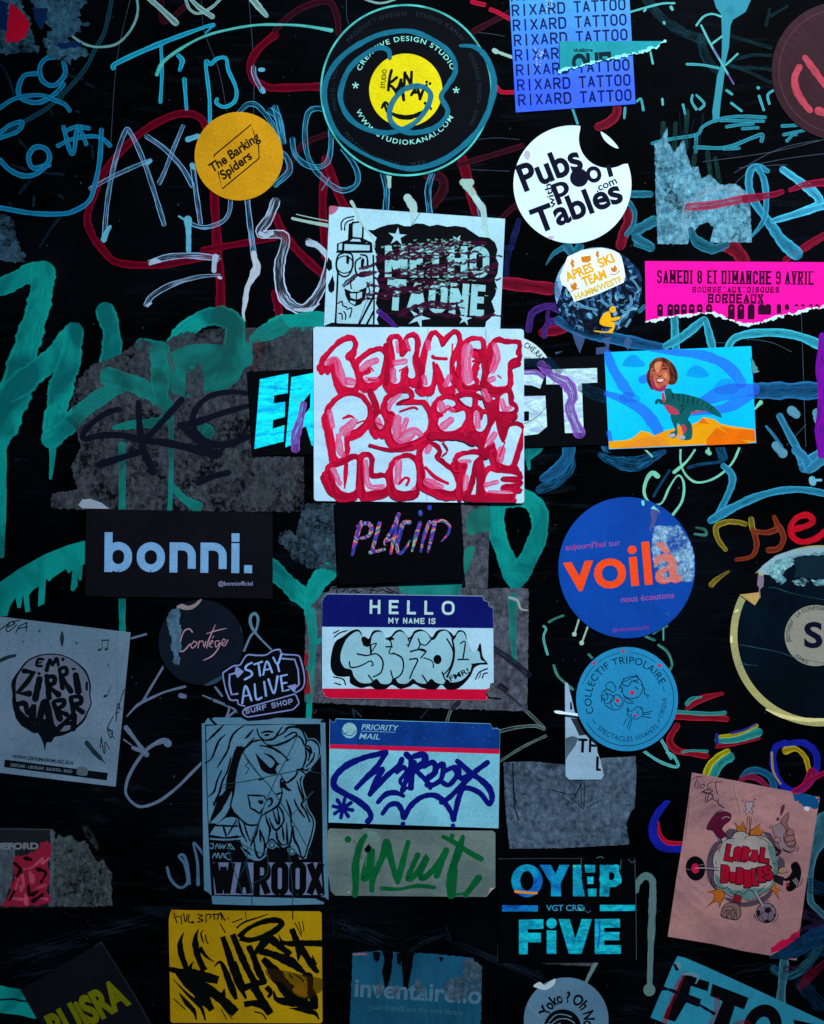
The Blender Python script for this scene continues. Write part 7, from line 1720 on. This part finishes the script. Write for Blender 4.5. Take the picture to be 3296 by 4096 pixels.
# --- collectif tripolaire
c9 = P('o', [(490, 623)])[0]
q9 = L('o', 1)
k = sticker('round_sticker', 'light blue round sticker with circus faces and red noses', 'sticker', circ(*c9, 321 * q9, 328 * q9), paper('2484b4', 0.10, 0.45, 0.15, grain=0.18))
IK = ink('0a2238')
part(k, 'lettering', [arc_text('COLLECTIF TRIPOLAIRE', *c9, 224 * q9, -112, 66, 44 * q9, 0.004, spacing=1.1), arc_text('CIRQUE', *c9, 248 * q9, 119, 88, 26 * q9, 0.002, inside=True), arc_text('SPECTACLES VIVANTS', *c9, 266 * q9, 225, 131, 30 * q9, 0.002, inside=True)], IK)
part(k, 'ring_print', [ring(*c9, 292 * q9, 295 * q9, -72, -44), ring(*c9, 292 * q9, 295 * q9, -38, -9), ring(*c9, 292 * q9, 295 * q9, 4, 38), ring(*c9, 292 * q9, 296 * q9, 50, 240)] + RR('o', 4, '718,545 725,578', '275,750 290,780', '686,745 694,775'), IK, 'thin dark ring and dashes')
part(k, 'red_dot', [disc('o', 464, 321, 10, n=12)], ink('d01c40'))
part(k, 'red_dot', [disc('o', 283, 398, 10, n=12)], ink('d01c40'))
part(k, 'red_dot', [disc('o', 694, 411, 11, n=12)], ink('d01c40'))
g = RR('o', 5, '330,640 335,580 370,560 400,580 420,560 400,520 370,520 355,545 380,570', '340,600 370,590 410,610 390,640 350,650 345,610', '325,600 345,630 370,610 350,570', '350,660 400,690 450,680 465,640 440,600 410,600 385,640 400,680', '410,650 440,670 455,650', '440,560 470,500 520,480 560,490 590,540 570,600 520,620 470,600 460,550', '455,520 500,500 540,480 550,470 560,500 520,510', '470,490 460,530 500,540 520,510 560,520', '580,530 600,560 600,590 625,600 615,615', '530,640 490,620 470,600', '470,600 480,640 530,650', '440,540 460,560 450,580', '540,545 560,560')
g += RR('o', 4, '490,675 505,700 535,685 560,670 585,690 590,720 560,745 520,745 495,720 490,675', '500,680 490,720', '580,670 590,700', '590,710 650,700', '590,720 640,715', '580,730 640,740', '510,750 490,800', '520,750 500,820', '490,745 465,790', '510,715 520,730', '555,700 560,715', '530,735 545,730')
part(k, 'face_print', g, IK, 'three scribbled line faces')
part(k, 'red_nose', [disc('o', 522, 582, 14, n=14)], ink('d01c40'))
part(k, 'red_nose', [disc('o', 430, 632, 13, n=14)], ink('d01c40'))
part(k, 'red_nose', [disc('o', 544, 722, 8, n=12)], ink('d01c40'))

# --- voila
c10 = P('j', [(490, 742)])[0]
k = sticker('round_sticker', 'large blue round sticker with big orange voila lettering and a scraped patch', 'sticker', circ(*c10, L('j', 431), L('j', 445)), paper('0c44a0', 0.16, 0.45, 0.2, c2='0a3c90', grain=0.2))
q = ink('f8481a', var=0.08)
part(k, 'lettering', [text('j', 'voilà', 102, 888, 840, 825, 258, 0.018)], q, 'large orange word')
MG = ink('a84c94')
part(k, 'lettering', [text('j', "aujourd'hui sur", 106, 632, 450, 600, 36, 0.004)], MG)
part(k, 'lettering', [text('j', 'nous écoutons', 455, 962, 790, 932, 38, 0.004)], MG)
part(k, 'lettering', [text('j', '@voilacompany.ltd', 400, 1146, 628, 1128, 22, 0.004)], ink('8a3090'))
part(k, 'scraped_patch', [poly(jag(P('j', '660,485 720,478 820,480 880,560 915,660 918,760 908,832 840,830 700,828 672,800 660,720 648,640 650,560'), 2, 9, 91))], residue('a8d0e0', '1858a8', 0.30), 'scraped pale patch over the last letter')
part(k, 'lettering', [clip(text('j', 'à', 672, 842, 838, 826, 258, 0.018), P('j', [(600, 836)])[0], P('j', [(900, 822)])[0])], paint('f07058', 'solid', 'e8a898', alpha=0.62), 'last letter showing faintly through the scraped patch')
part(k, 'scraped_patch', [PG('j', '645,360 690,365 688,400 665,470 640,510 632,500 650,440 640,400')], paint('7a6488', 'dry', '9a8aa0', 1), 'pinkish scraped drip')
part(k, 'scraped_patch', [PG('j', '582,325 598,318 602,345 590,352', True), PG('j', '690,380 700,400 660,350 640,370')], paint('7ad0d0', 'solid'))
part(k, 'crease', [R('j', '335,910 350,970 362,1025', 3), R('j', '638,960 636,1070', 4), R('j', '360,600 395,680', 3), R('j', '740,1030 760,1045', 16)], paint('3a78c8', 'dry', alpha=0.8), 'faint scuffs')

# --- record sticker
c11 = (3282, 2543)
k = sticker('round_sticker', 'gold rimmed black record sticker with a beige S label at the right edge', 'sticker', [ (lambda o_: poly(o_))(circ(*c11, 362, n=120))], paper('b0a468', 0.2, 0.3, 0.25, c2='8c8a64', grain=0.2, wscale=40))
part(k, 'record_print', [poly(circ(*c11, 333, n=110))], paper('020912', 0.5, 0.35, 0.2, c2='04121e'), 'black record face')
part(k, 'label_print', [poly(circ(3262, 2542, 124, 122, 60))], paper('90887c', 0.15, 0.5, 0.2), 'beige centre label')
part(k, 'lettering', [text('j', 'S', 1608, 1242, 1725, 1242, 150, 0.03)], ink('0a0e24'))
part(k, 'lettering', [arc_text('LA CONFISERIE', 3262, 2542, 103, -45, 28, 15, 0.01), arc_text('@BEATTHEBEAT', 3262, 2542, 103, -104, -56, 15, 0.01), arc_text('NUGA MUSIC', 3262, 2542, 103, -135, -165, 15, 0.01)], ink('24242c'))
part(k, 'worn_patch', [PG('j', '1318,768 1345,730 1430,665 1540,628 1680,612 1800,618 1800,655 1690,655 1560,672 1470,720 1430,775 1400,790 1330,780')], paper('8ca8b4', 0.25), 'pale worn upper rim')
part(k, 'worn_patch', [poly(jag(P('j', '1360,750 1440,690 1560,660 1800,640 1800,665 1620,665 1540,690 1560,720 1500,750 1470,790 1500,820 1460,850 1400,800'), 3, 9, 95)), poly(jag(P('j', '1530,830 1600,800 1640,830 1600,860 1550,850'), 3, 7, 96)), poly(jag(P('j', '1650,820 1740,810 1800,840 1700,858'), 3, 7, 97))], residue('90c8cc', '20485c', 0.3), 'flaked pale patches')
part(k, 'worn_patch', [poly(jag(P('j', '1560,675 1800,660 1800,810 1650,815 1540,800 1560,750 1540,710'), 3, 9, 98))], paper('0a2230', 0.3))
part(k, 'torn_hole', [PG('j', '1130,905 1200,905 1285,968 1330,930 1330,880 1316,850 1320,770 1250,800')], ink('010204'), 'dark notch torn out of the rim')
part(k, 'curled_corner', [PG('j', '1200,912 1325,897 1328,930 1298,980 1280,968')], paper('c09858', 0.2, 0.35), 'curled golden corner', thick=2e-4, gap=4e-4)
part(k, 'torn_edge', [PG('j', '1318,785 1355,800 1352,860 1330,880 1312,850'), R('j', '1325,880 1330,930', 8)], paper('846c80', 0.2), 'mauve torn rim')
part(k, 'crease', [R('j', '1385,868 1430,870 1520,900 1650,930 1740,945', (4, 6, 4, 3, 3)), R('j', '1185,1225 1300,1245 1450,1275 1560,1310 1740,1345', (4, 6, 6, 5, 5)), R('j', '1200,1350 1310,1360', 5), R('j', '1220,1345 1240,1350', 8)], paint('3c6c7c', 'dry', alpha=1), 'bluish cracks')
part(k, 'glint', [R('o', '1370,690 1480,735 1620,755 1740,755', (10, 26, 24, 20)), R('j', '1150,1180 1150,1210', 16), R('j', '1175,1020 1190,1010', 12)], paper('e0d08c', 0.1), 'bright glints painted on the worn gold rim')  # highlight put into the colour as lighter gold strokes
